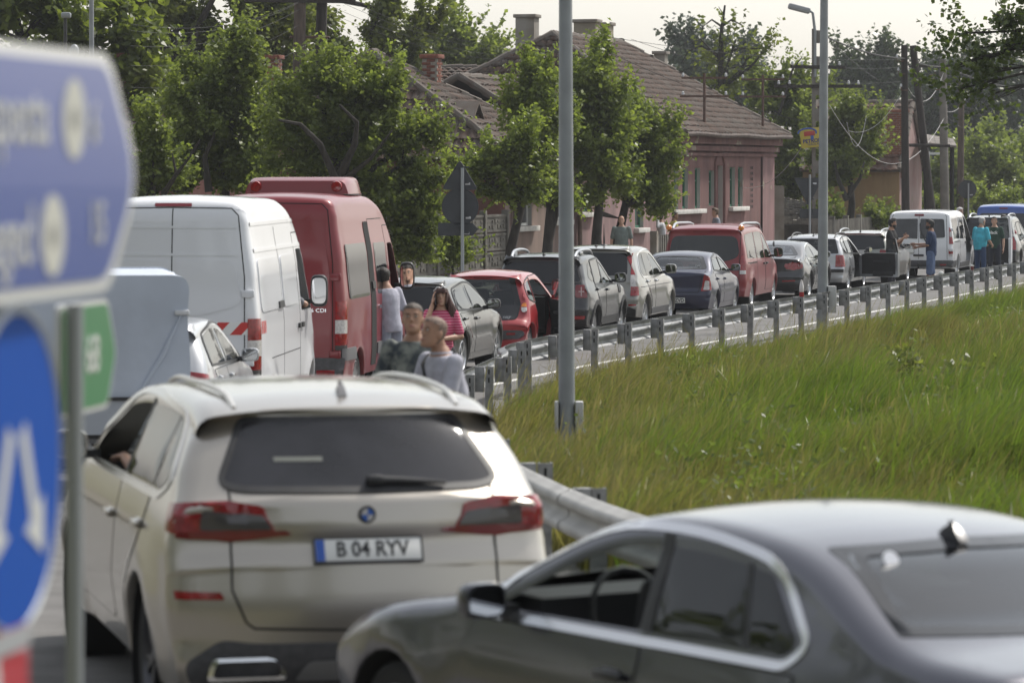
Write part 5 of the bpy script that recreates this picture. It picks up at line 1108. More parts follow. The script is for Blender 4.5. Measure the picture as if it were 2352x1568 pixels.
pm_ = MB(); pl = [(-.03, -.05), (-.03, .05), (.03, .05), (.03, .038), (-.018, .038), (-.018, -.038), (.03, -.038), (.03, -.05)][::-1]
pm_.prism(pl, -.3, .765, mi=0)
for z in (.70, .60): pm_.box((-.031, .005, z), (.006, .018, .06), mi=1)
pmesh = pm_.mesh('post', [M_ZINC2, M_GAP], 30)
sm_ = MB(); sm_.rbox((.01, .112, .60), (.07, .115, .31), .006); smesh = sm_.mesh('spacer', M_ZINC2, 30)
for i, p in enumerate(RAIL):
    nn = rail_nrm(RAIL, i); a = math.atan2(nn.y, nn.x)-PI/2
    o = link('post', pmesh, gr, (p.x, p.y, gz(p.x, p.y)+RND.uniform(-.012, .012)), (RND.uniform(-.02, .02), RND.uniform(-.02, .02), a+RND.uniform(-.05, .05)))
    link('spacer', smesh, gr, (p.x, p.y, gz(p.x, p.y)), (0, 0, a+RND.uniform(-.06, .06)))
# things left standing on the rail
def on_rail(px):
    best = min(range(len(RAIL)), key=lambda i: abs(512+F*RAIL[i].x/RAIL[i].y-px)+(0 if RAIL[i].y > 40 else 999)); return RAIL[best]
q = on_rail(1860*.4354)
bt = thing('drink_bottle', 'plastic drink bottle with a red label standing on a guardrail post', 'bottle', (q.x, q.y, .76))
mb = MB(); mb.lathe([(.0005, 0), (.04, .0), (.044, .02), (.042, .09)], 14); mb.build('bottle', mat('cola_red', (.35, .02, .03), .25), bt)
mb = MB(); mb.lathe([(.042, .09), (.045, .13), (.042, .19), (.03, .25), (.017, .29), (.017, .31), (.0005, .315)], 14); mb.build('bottle_neck', mat('clear_plastic', (.62, .58, .57), .15, coat=.5), bt)
for px, lab in ((3740/4, 'crumpled white paper left on a guardrail post near the standing men'), (3948/4-12, 'white paper cup with dark red sleeve on a guardrail post')):
    q = on_rail(px); t = thing('paper_litter' if 'crumpled' in lab else 'paper_cup', lab, 'litter' if 'crumpled' in lab else 'cup', (q.x, q.y, .765))
    mb = MB()
    if 'cup' in lab: mb.lathe([(.0005, 0), (.035, 0), (.042, .09)], 12); mb.build('cup', mat('cup_red', (.16, .03, .03), .5), t); mb = MB(); mb.lathe([(.046, .09), (.046, .115), (.0005, .12)], 12); mb.build('lid', M_PLATE, t)
    else: mb.ell((0, 0, .04), (.06, .04, .045), u=7, w=5); mb.build('paper', M_PLATE, t, 0)

# ------------------------------------------------------------------ meadow grass
def blades(n, hmin, hmax, wid, seed, region=None, lean=.35, y0=19, y1=112):
    r = np.random.default_rng(seed); ys = []; xs = []
    Y = y0+(y1-y0)*r.random(n*4)**1.25; rx = np.array([rail_x(y) for y in np.linspace(y0, y1, 300)])
    lo = np.interp(Y, np.linspace(y0, y1, 300), rx)+.25; hi = (1024+70-512)/F*Y+3.6
    X = lo+(hi-lo)*r.random(len(Y)); keep = (hi > lo) & (r.random(len(Y)) < np.clip((hi-lo)/9, 0, 1))
    X, Y, lo = X[keep][:n], Y[keep][:n], lo[keep][:n]
    if region is not None:
        k = region(X, Y, lo, r); X, Y = X[k], Y[k]
    return X, Y, r
def pnoise(X, Y, s, seed):
    r = np.random.default_rng(seed); v = 0
    for o in range(4):
        a = r.random(6)*6.28; f = s*2**o
        v = v+(np.sin(X*f*np.cos(a[0])+Y*f*.6*np.sin(a[0])+a[1])+np.sin(X*f*np.cos(a[2])+Y*f*.6*np.sin(a[2])+a[3]))/2**(o*.7)
    return v
def grass_obj(name, X, Y, r, hmin, hmax, w, m, tone, lean, zf=None, head=None):
    n = len(X); Z = np.array([gz(x, y)+und(x, y) for x, y in zip(X, Y)])-.03
    dr_ = X-np.array([rail_x(y) for y in Y]); h = (hmin+(hmax-hmin)*r.random(n))*np.maximum(np.clip(.35+dr_*.3, .35, 1), np.clip((72-Y)/16, 0, .95))*np.clip(.85+.28*pnoise(X, Y, 1.1, 21), .45, 1.5); a = r.random(n)*6.283; l = lean*h*(.3+r.random(n)); la = -.5+r.normal(0, .9, n)
    ca, sa = np.cos(a)*w/2, np.sin(a)*w/2; dx, dy = np.cos(la)*l, np.sin(la)*l
    sc = (.7+.6*r.random(n)); ca, sa = ca*sc, sa*sc
    def pt(fx, fh, s): return np.stack([X+dx*fx+ca*s, Y+dy*fx+sa*s, Z+h*fh], 1)
    if head is None:
        V = np.stack([pt(0, 0, -1), pt(0, 0, 1), pt(.35, .55, 1), pt(.35, .55, -1), pt(1, 1-.12*lean, 0)], 1).reshape(-1, 3)
        b = np.arange(n)*5; L = np.stack([b, b+1, b+2, b+3, b+3, b+2, b+4], 1).ravel(); T = np.tile([4, 3], n); k = 5
    else:
        V = np.stack([pt(0, 0, -.35), pt(0, 0, .35), pt(.5, .75, .35), pt(.5, .75, -.35), pt(.75, .86, 2.2*head), pt(.75, .86, -2.2*head), pt(1.05, 1, 0)], 1).reshape(-1, 3)
        b = np.arange(n)*7; L = np.stack([b, b+1, b+2, b+3, b+3, b+2, b+4, b+5, b+5, b+4, b+6], 1).ravel(); T = np.tile([4, 4, 3], n); k = 7
    return link(name, npmesh(name, V, L, T, m, np.repeat(tone, k)))
M_GRASS = leafmat('grass_blades', (.165, .148, .066), (.100, .155, .026), .5)
M_STALK = leafmat('dry_stalks', (.24, .20, .12), (.16, .15, .07), .4)
X, Y, r = blades(400000, 0, 0, 0, 5)
tone = np.clip(.40+.20*pnoise(X, Y, .35, 3)+.35*np.clip((X/Y-.06)/.08, -1, 1)+r.normal(0, .25, len(X)), 0, 1)
o = grass_obj('grass', X, Y, r, .18, .52, .011, M_GRASS, tone, .5); o['kind'] = 'stuff'
X, Y, r = blades(3900, 0, 0, 0, 12); k = 22; hb = np.repeat(r.random(len(X)), k); tt = np.repeat(np.clip(.5+.3*pnoise(X, Y, .5, 4)+r.normal(0, .3, len(X)), 0, 1), k)
X = np.repeat(X, k)+r.normal(0, .07, len(X)*k); Y = np.repeat(Y, k)+r.normal(0, .07, len(Y)*k)
o = grass_obj('grass_tufts', X, Y, r, .30, .74, .012, M_GRASS, np.clip(tt+r.normal(0, .12, len(X)), 0, 1), .75); o['kind'] = 'stuff'
X, Y, r = blades(420, 0, 0, 0, 13, lambda X, Y, lo, r: X > lo+1.2); k = 22; X = np.repeat(X, k)+r.normal(0, .10, len(X)*k); Y = np.repeat(Y, k)+r.normal(0, .12, len(Y)*k)
C = np.stack([X, Y, .05+.45*r.random(len(X))], 1)
WEEDC = C
WEED = leafmat('weed_leaves', (.075, .105, .03), (.15, .19, .06), .45)
X, Y, r = blades(30000, 0, 0, 0, 6, lambda X, Y, lo, r: r.random(len(X)) < np.clip(.25+.3*pnoise(X, Y, .4, 9)+1.1*np.exp(-(X-lo)/1.3)*(Y < 76), .02, 1))
o = grass_obj('seeding_grass', X, Y, r, .45, .85, .006, M_STALK, r.random(len(X)), .30, head=.6); o['kind'] = 'stuff'
X, Y, r = blades(420, 0, 0, 0, 8)
V = []
o = grass_obj('white_seed_heads', X, Y, r, .4, .55, .004, leafmat('seed_fluff', (.55, .53, .48), (.4, .38, .3), .3), r.random(len(X)), .2, head=2.2); o['kind'] = 'stuff'
# ------------------------------------------------------------------ houses along the street
TT = math.atan(.3); UD = Vector((math.sin(TT), math.cos(TT), 0)); VD = Vector((-math.cos(TT), math.sin(TT), 0)); H0 = Vector((5.05, 112, 0))
def UV(u, v, z): return H0+UD*u+VD*v+Vector((0, 0, z))
def u_of(dx, v=0):           # street-front coordinate seen at picture column dx
    k = (dx*.435374-512)/F; p = H0+VD*v; return (k*p.y-p.x)/(UD.x-k*UD.y)
def tilemat(name, c1, c2, c3):
    m = bpy.data.materials.new(name); m.use_nodes = True; n = m.node_tree.nodes; l = m.node_tree.links; b = n['Principled BSDF']; b.inputs['Roughness'].default_value = .92
    oi = n.new('ShaderNodeObjectInfo'); at = n.new('ShaderNodeAttribute'); at.attribute_name = 'tone'; ad = n.new('ShaderNodeMath'); ad.operation = 'ADD'
    l.new(oi.outputs['Random'], ad.inputs[0]); l.new(at.outputs['Fac'], ad.inputs[1]); fr = n.new('ShaderNodeMath'); fr.operation = 'FRACT'; l.new(ad.outputs[0], fr.inputs[0])
    r = n.new('ShaderNodeValToRGB'); r.color_ramp.elements[0].color = (*c1, 1); r.color_ramp.elements[1].color = (*c3, 1); e = r.color_ramp.elements.new(.55); e.color = (*c2, 1)
    l.new(fr.outputs[0], r.inputs[0])
    g = n.new('ShaderNodeNewGeometry'); nz = n.new('ShaderNodeTexNoise'); nz.inputs['Scale'].default_value = 3.5; nz.inputs['Detail'].default_value = 8; l.new(g.outputs['Position'], nz.inputs['Vector'])
    cr = n.new('ShaderNodeValToRGB'); cr.color_ramp.elements[0].position = .50; cr.color_ramp.elements[1].position = .62; l.new(nz.outputs['Fac'], cr.inputs[0])
    mx = n.new('ShaderNodeMix'); mx.data_type = 'RGBA'; mx.inputs['B'].default_value = (.125, .12, .105, 1); mu = n.new('ShaderNodeMath'); mu.operation = 'MULTIPLY'; mu.inputs[1].default_value = .45
    l.new(cr.outputs[0], mu.inputs[0]); l.new(mu.outputs[0], mx.inputs['Factor']); l.new(r.outputs[0], mx.inputs['A']); l.new(mx.outputs['Result'], b.inputs['Base Color']); return m
M_TILE = tilemat('old_clay_tiles', (.046, .030, .023), (.064, .041, .031), (.088, .050, .035))
M_TILE2 = tilemat('brown_red_tiles', (.075, .035, .026), (.095, .05, .036), (.12, .055, .038))
M_RIDGE = mat('mortared_ridge', (.115, .09, .075), .95, var=.3, scale=3, col2=(.14, .125, .11))
def tile_mesh(w, ln):
    n = 5; vs = []; fs = []
    for y, z0 in ((0, .06), (ln, .0)):
        for k in range(n): t = k/(n-1); vs.append(((t-.5)*w*1.06, y, z0+.045*math.sin(PI*t)+.0))
    for k in range(n): t = k/(n-1); vs.append(((t-.5)*w*1.06, 0, .0+.045*math.sin(PI*t)-.012))
    for k in range(n-1): fs.append((k, k+1, n+k+1, n+k)); fs.append((2*n+k, 2*n+k+1, k+1, k))
    return vs, fs
def tiled_roof(par, faces, mt, rw=.36, cw=.24, nmax=300, ridges=True):
    """faces: convex polygons (first edge = eave). Under-roof board + clay tiles one by one, the largest-showing 300 as objects"""
    vsT, fsT = tile_mesh(cw, rw*1.15); tm = bpy.data.meshes.new('tile'); tm.from_pydata(vsT, [], fsT); tm.materials.append(mt); finish(tm, 60)
    mb = MB(); tiles = []
    for f in faces:
        f = [Vector(p) for p in f]; e = (f[1]-f[0]).normalized(); nrm = (f[1]-f[0]).cross(f[2]-f[0]).normalized()
        if nrm.z < 0: nrm = -nrm
        up = nrm.cross(e)
        if up.z < 0: up = -up; 
        mb.add([p for p in f]+[p-nrm*.06 for p in f], [tuple(range(len(f))), tuple(range(2*len(f)-1, len(f)-1, -1))]+[(i, (i+1) % len(f), len(f)+(i+1) % len(f), len(f)+i) for i in range(len(f))])
        pl = [((p-f[0]).dot(e), (p-f[0]).dot(up)) for p in f]; cen = (sum(a for a, b in pl)/len(pl), sum(b for a, b in pl)/len(pl))
        x0, x1 = min(a for a, b in pl), max(a for a, b in pl); y1 = max(b for a, b in pl); seen = nrm.dot(Vector((0, 0, H))-f[0]) > 0
        R = Matrix((e, up, nrm)).transposed(); row = 0; y = -.06
        if R.determinant() < 0: R = Matrix((-e, up, nrm)).transposed()
        while y < y1:
            x = x0+cw/2+(.5*cw if row % 2 else 0)
            while x < x1:
                if pinp(x, max(y, .02), pl) and pinp(x, y+rw*.55, pl):
                    p = f[0]+e*x+up*(y+RND.uniform(-.02, .02))+nrm*(.012+RND.uniform(0, .014))
                    tiles.append((0 if seen else 1, p.length, p, R@Matrix.Rotation(RND.uniform(-.035, .035), 3, 'Z')@Matrix.Rotation(RND.uniform(-.02, .03), 3, 'X')))
                x += cw
            y += rw; row += 1
    roof = mb.build('roof', mat('roof_boards', (.05, .04, .035), .9), par, 0)
    tiles.sort(key=lambda t: (t[0], t[1]))
    for _, _, p, R in tiles[:nmax]:
        o = link('tile', tm, roof); o.matrix_local = Matrix.Translation(p)@R.to_4x4()
    rest = tiles[nmax:]
    if rest:
        base = np.array(vsT); V = np.concatenate([base@np.array(R).T+np.array(p) for _, _, p, R in rest]); nb = len(base)
        Lp = np.concatenate([np.array([i for f in fsT for i in f])+k*nb for k in range(len(rest))]); T = np.tile([4]*len(fsT), len(rest))
        me = npmesh('tiles', V, Lp, T, mt, np.repeat(NP.random(len(rest)), nb)); o = link('tiles', me, roof); o['kind'] = 'stuff'
    if ridges:
        done = set()
        for f in faces:
            for i in range(1, len(f)):
                a, b = Vector(f[i]), Vector(f[(i+1) % len(f)]); key = tuple(sorted((tuple(round(c, 2) for c in a), tuple(round(c, 2) for c in b))))
                if key in done or (a-b).length < .3: continue
                done.add(key); n = max(1, int((b-a).length/.42)); d = (b-a)/n; rm = MB()
                for k in range(n):
                    p = a+d*k; q = a+d*(k+1.08); j = Vector((0, 0, .035+RND.uniform(-.015, .02))); rm.tube([p+j, q+j], [.125, .10], 8)
                o = rm.build('ridge_tiles', M_RIDGE, roof, 40); o['kind'] = 'stuff'
    return roof
def wall_face(mb, O, e, L, zt, holes, depth=.16, jamb=1, z0=0.0, thick=.25):
    """wall from O along e with openings (u0,u1,z0,z1); inner side is away from e x z"""
    n = Vector((e.y, -e.x, 0)); us = sorted({0, L, *[h[0] for h in holes], *[h[1] for h in holes]}); zs = sorted({z0, zt, *[h[2] for h in holes], *[h[3] for h in holes]})
    def Q(u, z, d=0): return O+e*u+Vector((0, 0, z))-n*d
    for a, b in zip(us, us[1:]):
        for c, d in zip(zs, zs[1:]):
            if any(h[0]-1e-6 <= a and b <= h[1]+1e-6 and h[2]-1e-6 <= c and d <= h[3]+1e-6 for h in holes): continue
            mb.add([Q(a, c), Q(b, c), Q(b, d), Q(a, d)], [(0, 1, 2, 3)], 0)
    for a, b, c, d in [h[:4] for h in holes]:
        for p, q in (((a, c), (b, c)), ((b, c), (b, d)), ((b, d), (a, d)), ((a, d), (a, c))): mb.add([Q(*p), Q(*q), Q(*q, depth), Q(*p, depth)], [(0, 1, 2, 3)], jamb)
    mb.add([Q(0, z0, thick), Q(0, zt, thick), Q(L, zt, thick), Q(L, z0, thick)], [(0, 1, 2, 3)], 0)
    mb.add([Q(0, zt), Q(L, zt), Q(L, zt, thick), Q(0, zt, thick)], [(0, 1, 2, 3)], 0)
def window(par, O, e, h, fm, depth=.13, bars=1, label=None):
    n = Vector((e.y, -e.x, 0)); a, b, c, d = h; w = MB(); t = .07; R = Matrix((e, -n, Vector((0, 0, 1)))).transposed()
    def bar(u0, u1, z0, z1, dp=.05): w.box(O+e*((u0+u1)/2)+Vector((0, 0, (z0+z1)/2))-n*(depth), (u1-u0, dp, z1-z0), R=R)
    bar(a, b, c, c+t); bar(a, b, d-t, d); bar(a, a+t, c+t, d-t); bar(b-t, b, c+t, d-t)
    for k in range(bars): u = a+(b-a)*(k+1)/(bars+1); bar(u-.025, u+.025, c+t, d-t, .04)
    bar(a+t, b-t, c+(d-c)*.68-.02, c+(d-c)*.68+.02, .036)
    o = w.build('window', fm, par, 0); g = MB(); g.box(O+e*((a+b)/2)+Vector((0, 0, (c+d)/2))-n*(depth+.012), (b-a-t, .008, d-c-t), R=R); g.build('pane', mat('old_window_glass', (.05, .052, .055), .06, spec=.6), o, 0); return o
def stucco(name, c, c2=None):
    m = _stucco(name, c, c2)
    if 'stained' in m: return m
    m['stained'] = 1; n = m.node_tree.nodes; l = m.node_tree.links; b = n['Principled BSDF']; src = b.inputs['Base Color'].links[0].from_socket      # rain streaks and flaked patches
    g = n.new('ShaderNodeNewGeometry'); mp = n.new('ShaderNodeMapping'); mp.inputs['Scale'].default_value = (1.6, 1.6, .22); nz = n.new('ShaderNodeTexNoise'); nz.inputs['Scale'].default_value = 1.5; nz.inputs['Detail'].default_value = 9
    l.new(g.outputs['Position'], mp.inputs[0]); l.new(mp.outputs[0], nz.inputs['Vector']); r = n.new('ShaderNodeValToRGB'); r.color_ramp.elements[0].position = .42; r.color_ramp.elements[1].position = .66; r.color_ramp.elements[0].color = (0, 0, 0, 1); r.color_ramp.elements[1].color = (.5, .5, .5, 1)
    l.new(nz.outputs['Fac'], r.inputs[0]); x = n.new('ShaderNodeMix'); x.data_type = 'RGBA'; x.inputs['B'].default_value = (c[0]*.5, c[1]*.55, c[2]*.55, 1); l.new(r.outputs[0], x.inputs['Factor']); l.new(src, x.inputs['A'])
    n3 = n.new('ShaderNodeTexNoise'); n3.inputs['Scale'].default_value = .9; n3.inputs['Detail'].default_value = 10; l.new(g.outputs['Position'], n3.inputs['Vector']); r3 = n.new('ShaderNodeValToRGB'); r3.color_ramp.elements[0].position = .66; r3.color_ramp.elements[1].position = .68
    l.new(n3.outputs['Fac'], r3.inputs[0]); y = n.new('ShaderNodeMix'); y.data_type = 'RGBA'; y.inputs['B'].default_value = (.26, .22, .17, 1); l.new(r3.outputs[0], y.inputs['Factor']); l.new(x.outputs['Result'], y.inputs['A']); l.new(y.outputs['Result'], b.inputs['Base Color']); return m
def _stucco(name, c, c2=None):
    return mat(name, c, .95, var=.16, scale=.9, col2=c2, bump=.25, bscale=25, detail=9)
M_GREENW = mat('green_window_paint', (.02, .13, .075), .6, var=.2, scale=9); M_JAMB = stucco('white_jamb', (.40, .39, .37)); M_SILL = mat('white_sill', (.58, .56, .53), .8, var=.12, scale=5)
def sillbox(par, O, e, u0, u1, z, m=None):
    n = Vector((e.y, -e.x, 0)); R = Matrix((e, -n, Vector((0, 0, 1)))).transposed(); mb = MB(); mb.rbox(O+e*((u0+u1)/2)+Vector((0, 0, z))+n*.05, (u1-u0, .22, .14), .01, R=R); mb.build('sill', m or M_SILL, par)
def zat(dy, D): return H-(dy*.435374-YH)/F*D
def hip_roof(u0, u1, w, ze, zr, h0, h1, ov=.45):
    a, b, c, d = UV(u0-ov, -ov, ze), UV(u1+ov, -ov, ze), UV(u1+ov, w+ov, ze), UV(u0-ov, w+ov, ze); r0, r1 = UV(u0+h0, w/2, zr), UV(u1-h1, w/2, zr)
    return [[a, b, r1, r0], [d, a, r0], [b, c, r1], [c, d, r0, r1]]
def chimney(par_or_none, c, dims, mats, label=None, bricks=False, rz=-TT):
    t = par_or_none; mb = MB(); w, d, h = dims
    mb.box((c.x, c.y, c.z+h/2), (w, d, h), rz); o = mb.build('chimney', mats[0], t, 0)
    cp = MB(); cp.rbox((c.x, c.y, c.z+h+.05), (w+.14, d+.14, .12), .02, rz); cp.build('chimney_cap', mats[1], o)
    if bricks:
        bw, bh = .25, .085; R = Matrix.Rotation(rz, 3, 'Z'); bm_ = MB(); bm_.rbox((0, 0, 0), (bw-.012, .03, bh-.012), .006, seg=1); bmesh_ = bm_.mesh('brick', mats[2], 30)
        for sd, L_, ax in ((0, w, Vector((1, 0, 0))), (1, d, Vector((0, 1, 0)))):
            for s in (1, -1):
                for r in range(int(h/bh)):
                    x = -L_/2+bw/2-(bw/2 if r % 2 else 0)
                    while x < L_/2:
                        if x > -L_/2 and abs(x) < L_/2-.06:
                            off = (Vector((0, s*(d/2), 0)) if sd == 0 else Vector((s*(w/2), 0, 0)))
                            b = link('brick', bmesh_, o); b.location = Vector((c.x, c.y, c.z+.05+r*bh))+R@(ax*x+off); b.rotation_euler = (0, 0, rz+(PI/2 if sd else 0))
                        x += bw
    return o
# main pink house ------------------------------------------------
M_PINK = stucco('dusky_pink_stucco', (.15, .072, .067), (.185, .097, .09)); M_PINK2 = stucco('light_pink_stucco', (.30, .19, .185)); M_PINK3 = stucco('pale_rose_stucco', (.25, .142, .140))
ZE = 4.22
mh = thing('pink_house', 'large old dusky pink house with brown tiled hip roof and narrow green windows', 'house')
U1 = u_of(1775); UC = u_of(1748)
def wz(y, u): return zat(y, UV(u, 0, 0).y)
holes = []
for x0, x1, yt, yb in ((1546, 1558, 385, 481), (1567, 1580, 385, 479), (1596, 1608, 385, 478), (1628, 1640, 391, 472), (1676, 1688, 383, 474), (1695, 1706, 383, 474)):
    ua, ub = u_of(x0), u_of(x1); holes.append((ua, ub, wz(yb, ua), wz(yt, ua)))
O = UV(0, 0, 0); mb = MB(); nic = (u_of(1643), u_of(1660), .4, wz(380, u_of(1650)))
wall_face(mb, O, UD, UC, ZE, holes+[nic]); mb.build('street_wall', [M_PINK, M_JAMB], mh, 0)
mb = MB(); e = UD; n = Vector((e.y, -e.x, 0)); R_ = Matrix((e, -n, Vector((0, 0, 1)))).transposed()
mb.box(UV((nic[0]+nic[1])/2, .16, (nic[2]+nic[3])/2), (nic[1]-nic[0], .02, nic[3]-nic[2]), R=R_); mb.build('niche', M_PINK, mh, 0)
mb = MB(); ra = (nic[1]-nic[0])/2+.12; cu = (nic[0]+nic[1])/2
mb.tube([UV(cu-ra, -.02, 1.0)]+[UV(cu-ra*math.cos(PI*i/12), -.02, nic[3]-.1+.55*math.sin(PI*i/12)) for i in range(13)]+[UV(cu+ra, -.02, .9)], .06, 6); mb.build('niche_arch', M_PINK, mh)
for h in holes: window(mh, O, UD, h, M_GREENW, bars=0)
sillbox(mh, O, UD, holes[0][0]-.2, holes[2][1]+.3, holes[0][2]-.08); sillbox(mh, O, UD, holes[4][0]-.15, holes[5][1]+.4, holes[4][2]-.08)
mb = MB(); wall_face(mb, UV(UC, -.06, 0), UD, U1-UC, ZE, []); mb.build('corner_pier', M_PINK3, mh, 0)  # lighter rose than the street wall beside it
mb = MB(); wall_face(mb, UV(0, 10, 0), -VD, 10, ZE, []); mb.build('end_wall', M_PINK2, mh, 0)
mb = MB(); wall_face(mb, UV(U1, -.06, 0), VD, 10, ZE, []); mb.build('end_wall', M_PINK, mh, 0)
for k, (o_, z, hh) in enumerate(((.10, ZE-.62, .10), (.18, ZE-.42, .16), (.28, ZE-.16, .24))):
    mb = MB(); mb.box(UV((U1-.1)/2, -o_/2-.01, z), (U1+.2+o_*2, o_, hh), R=R_); mb.build('cornice', M_PINK, mh, 0)
    mb = MB(); mb.box(UV(-o_/2-.02, 5, z), (10, o_, hh), R=Matrix((VD, UD, Vector((0, 0, 1)))).transposed()); mb.build('cornice', M_PINK, mh, 0)
mb = MB(); mb.tube([UV(u, -.55, ZE+.02+.02*math.sin(u)) for u in np.linspace(-.4, U1+.5, 14)], .08, 8); mb.build('gutter', mat('rusty_gutter', (.10, .075, .065), .7, var=.3, scale=4), mh)
mb = MB()
for k in range(8):
    for j in range(2): mb.box(UV(u_of(1725)+j*.22, -.004, wz(385, 12)-k*.19), (.09, .012, .10), R=R_)
o = mb.build('vent_holes', M_GAP, mh, 0); o['kind'] = 'stuff'
hr = hip_roof(0, U1, 10, ZE+.06, 7.55, 3.78, 2.0, .5); roof = tiled_roof(mh, hr, M_TILE)
M_OLDR = mat('flaking_render', (.20, .17, .14), .95, var=.5, scale=1.6, col2=(.30, .28, .25), bump=.5, bscale=6); M_BRICK = mat('old_brick', (.20, .075, .05), .95, var=.3, scale=12); M_MORT = mat('mortar', (.28, .255, .22), .95, var=.2, scale=8)
def roofpt(dx, dy, D): return P(dx, dy, D)
c = P(1211, 145, 121); chimney(mh, Vector((c.x, c.y, c.z-1.2)), (.66, .6, 2.75), [M_OLDR, M_OLDR], rz=-TT)
c = P(1348, 100, 122); chimney(mh, Vector((c.x, c.y, c.z-.9)), (.78, .6, 1.62), [mat('tan_render', (.30, .26, .20), .95, var=.2, scale=2), M_OLDR], rz=-TT)
c = P(1391, 105, 123); chimney(mh, Vector((c.x, c.y, c.z-.9)), (.42, .55, 1.6), [mat('tan_render', (.3, .26, .2), .95), M_OLDR], rz=-TT)
c = P(1518, 172, 128); chimney(mh, Vector((c.x, c.y, c.z-1.2)), (.40, .45, 1.95), [M_OLDR, M_OLDR], rz=-TT)
M_IRON = mat('rusty_iron', (.10, .055, .04), .8, var=.3, scale=6); M_CERAM = mat('white_ceramic', (.50, .51, .53), .25)
def bracket(dx, dyt, dyb, D, lab):
    b = P(dx, dyb, D); h = zat(dyt, D)-b.z; t = thing('insulator_bracket', lab, 'bracket', b)
    mb = MB(); mb.tube([(0, 0, -.3), (0, 0, h)], .045, 8); mb.build('bracket_pole', M_IRON, t)
    for z in (h-.15, h-.75):
        mb = MB(); mb.box((0, 0, z), (1.5 if z > h-.3 else 1.6, .06, .07)); mb.build('crossarm', M_IRON, t)
        for x in (-.7, .7):
            mb = MB(); mb.lathe([(.0005, 0), (.035, 0), (.05, .04), (.035, .07), (.042, .10), (.0005, .13)], 10, Matrix.Translation((x, 0, z+.04))); mb.build('insulator', M_CERAM, t)
    return t
bracket(1618, 168, 290, 116, 'rusty roof bracket with white insulators on the middle of the pink house roof')
bracket(1752, 172, 295, 124, 'rusty roof bracket with white insulators at the right end of the pink house roof')
# low light pink range in front of it ------------------------------
ub0 = u_of(1318); lb = thing('pink_cottage', 'low light pink cottage behind the pruned street trees, brown downpipe on its wall', 'house')
O = UV(ub0, -.05, 0); Lb = -ub0-.02; zb = 3.55; hs = []
for x0, x1, yt, yb in ((1326, 1351, 425, 486),): ua = u_of(x0)-ub0; hs.append((ua, u_of(x1)-ub0, zat(yb, 102), zat(yt, 102)))
ua = u_of(1455)-ub0; hs.append((ua, ua+1.0, 1.35, 2.75))
mb = MB(); wall_face(mb, O, UD, Lb, zb, hs); mb.build('street_wall', [M_PINK2, M_JAMB], lb, 0)
for h in hs: window(lb, O, UD, h, M_GREENW); sillbox(lb, O, UD, h[0]-.15, h[1]+.25, h[2]-.08)
mb = MB(); wall_face(mb, UV(ub0, 7, 0), -VD, 7.05, zb, []); mb.build('end_wall', M_PINK2, lb, 0)
mb = MB(); mb.tube([UV(ub0+.15, -.14, 0), UV(ub0+.15, -.14, 3.2), UV(ub0+.15, -.3, 3.5)], .07, 8); mb.build('downpipe', mat('brown_pipe', (.16, .11, .095), .6, var=.2, scale=3), lb)
e0, e1 = UV(ub0-.1, -.45, zb), UV(-.05, -.45, zb); r0, r1 = UV(ub0-.1, 3.4, zb+2.2), UV(-.05, 3.4, zb+2.2); b0, b1 = UV(ub0-.1, 7.2, zb), UV(-.05, 7.2, zb)
tiled_roof(lb, [[e0, e1, r1, r0], [b1, b0, r0, r1]], M_TILE)
# brown house with the dormer ---------------------------------------
ua0 = u_of(1160); La = ub0-ua0-.02; ba = thing('brown_red_house', 'brown-red house with dormer in its tiled roof, white window facing the street', 'house'); za = 3.35
M_BRR = stucco('brown_red_stucco', (.165, .07, .06)); M_MAUVE = stucco('mauve_stucco', (.245, .175, .16), (.27, .20, .165))
O = UV(ua0, 0, 0); hs = []
for x0, x1, yt, yb in ((1186, 1221, 428, 518), (1270, 1300, 420, 508)): u = u_of(x0)-ua0; hs.append((u, u_of(x1)-ua0, zat(yb, 96), zat(yt, 96)))
mb = MB(); wall_face(mb, O, UD, La, za, hs); mb.build('street_wall', [M_MAUVE, M_JAMB], ba, 0)
M_WWIN = mat('white_window_paint', (.66, .66, .65), .5)
for h in hs: window(ba, O, UD, h, M_WWIN); sillbox(ba, O, UD, h[0]-.15, h[1]+.3, h[2]-.08)
mb = MB(); wall_face(mb, UV(ua0, 9, 0), -VD, 9, za, []); mb.build('end_wall', M_BRR, ba, 0)
mb = MB(); mb.tube([UV(ua0+.6, -.1, 0), UV(ua0+.6, -.1, za)], .06, 8); mb.build('downpipe', mat('brown_pipe', (.16, .11, .095), .6), ba)
hr = hip_roof(ua0, ub0, 9, za+.05, 6.3, 2.2, 4.2, .45)
tiled_roof(ba, hr, M_TILE)
d0 = P(1088, 276, 96.6); dn = Vector((UD.y, -UD.x, 0)); Md = Matrix.Translation(d0)@Matrix((UD, Vector((0, 0, 1)), dn)).transposed().to_4x4()
mb = MB(); mb.prism([(-.5, -.1), (.5, -.1), (0, .42)], -1.2, 0, Md); mb.build('dormer', mat('dormer_boards', (.06, .045, .035), .9), ba, 0)
for sg in (1, -1):
    mb = MB(); mb.prism([(0, .45), (sg*.68, -.16), (sg*.68, -.10), (0, .53)][::sg], -1.3, .16, Md); mb.build('dormer_roof', M_RIDGE, ba, 0)
mb = MB(); mb.prism([(-.36, 0), (.36, 0), (0, .33)], 0, .01, Md); mb.build('dormer_opening', M_GAP, ba, 0)
c = P(992, 185, 99); chimney(ba, Vector((c.x, c.y, c.z-.6)), (.42, .44, 1.22), [M_MORT, M_BRICK, M_BRICK], bricks=True)
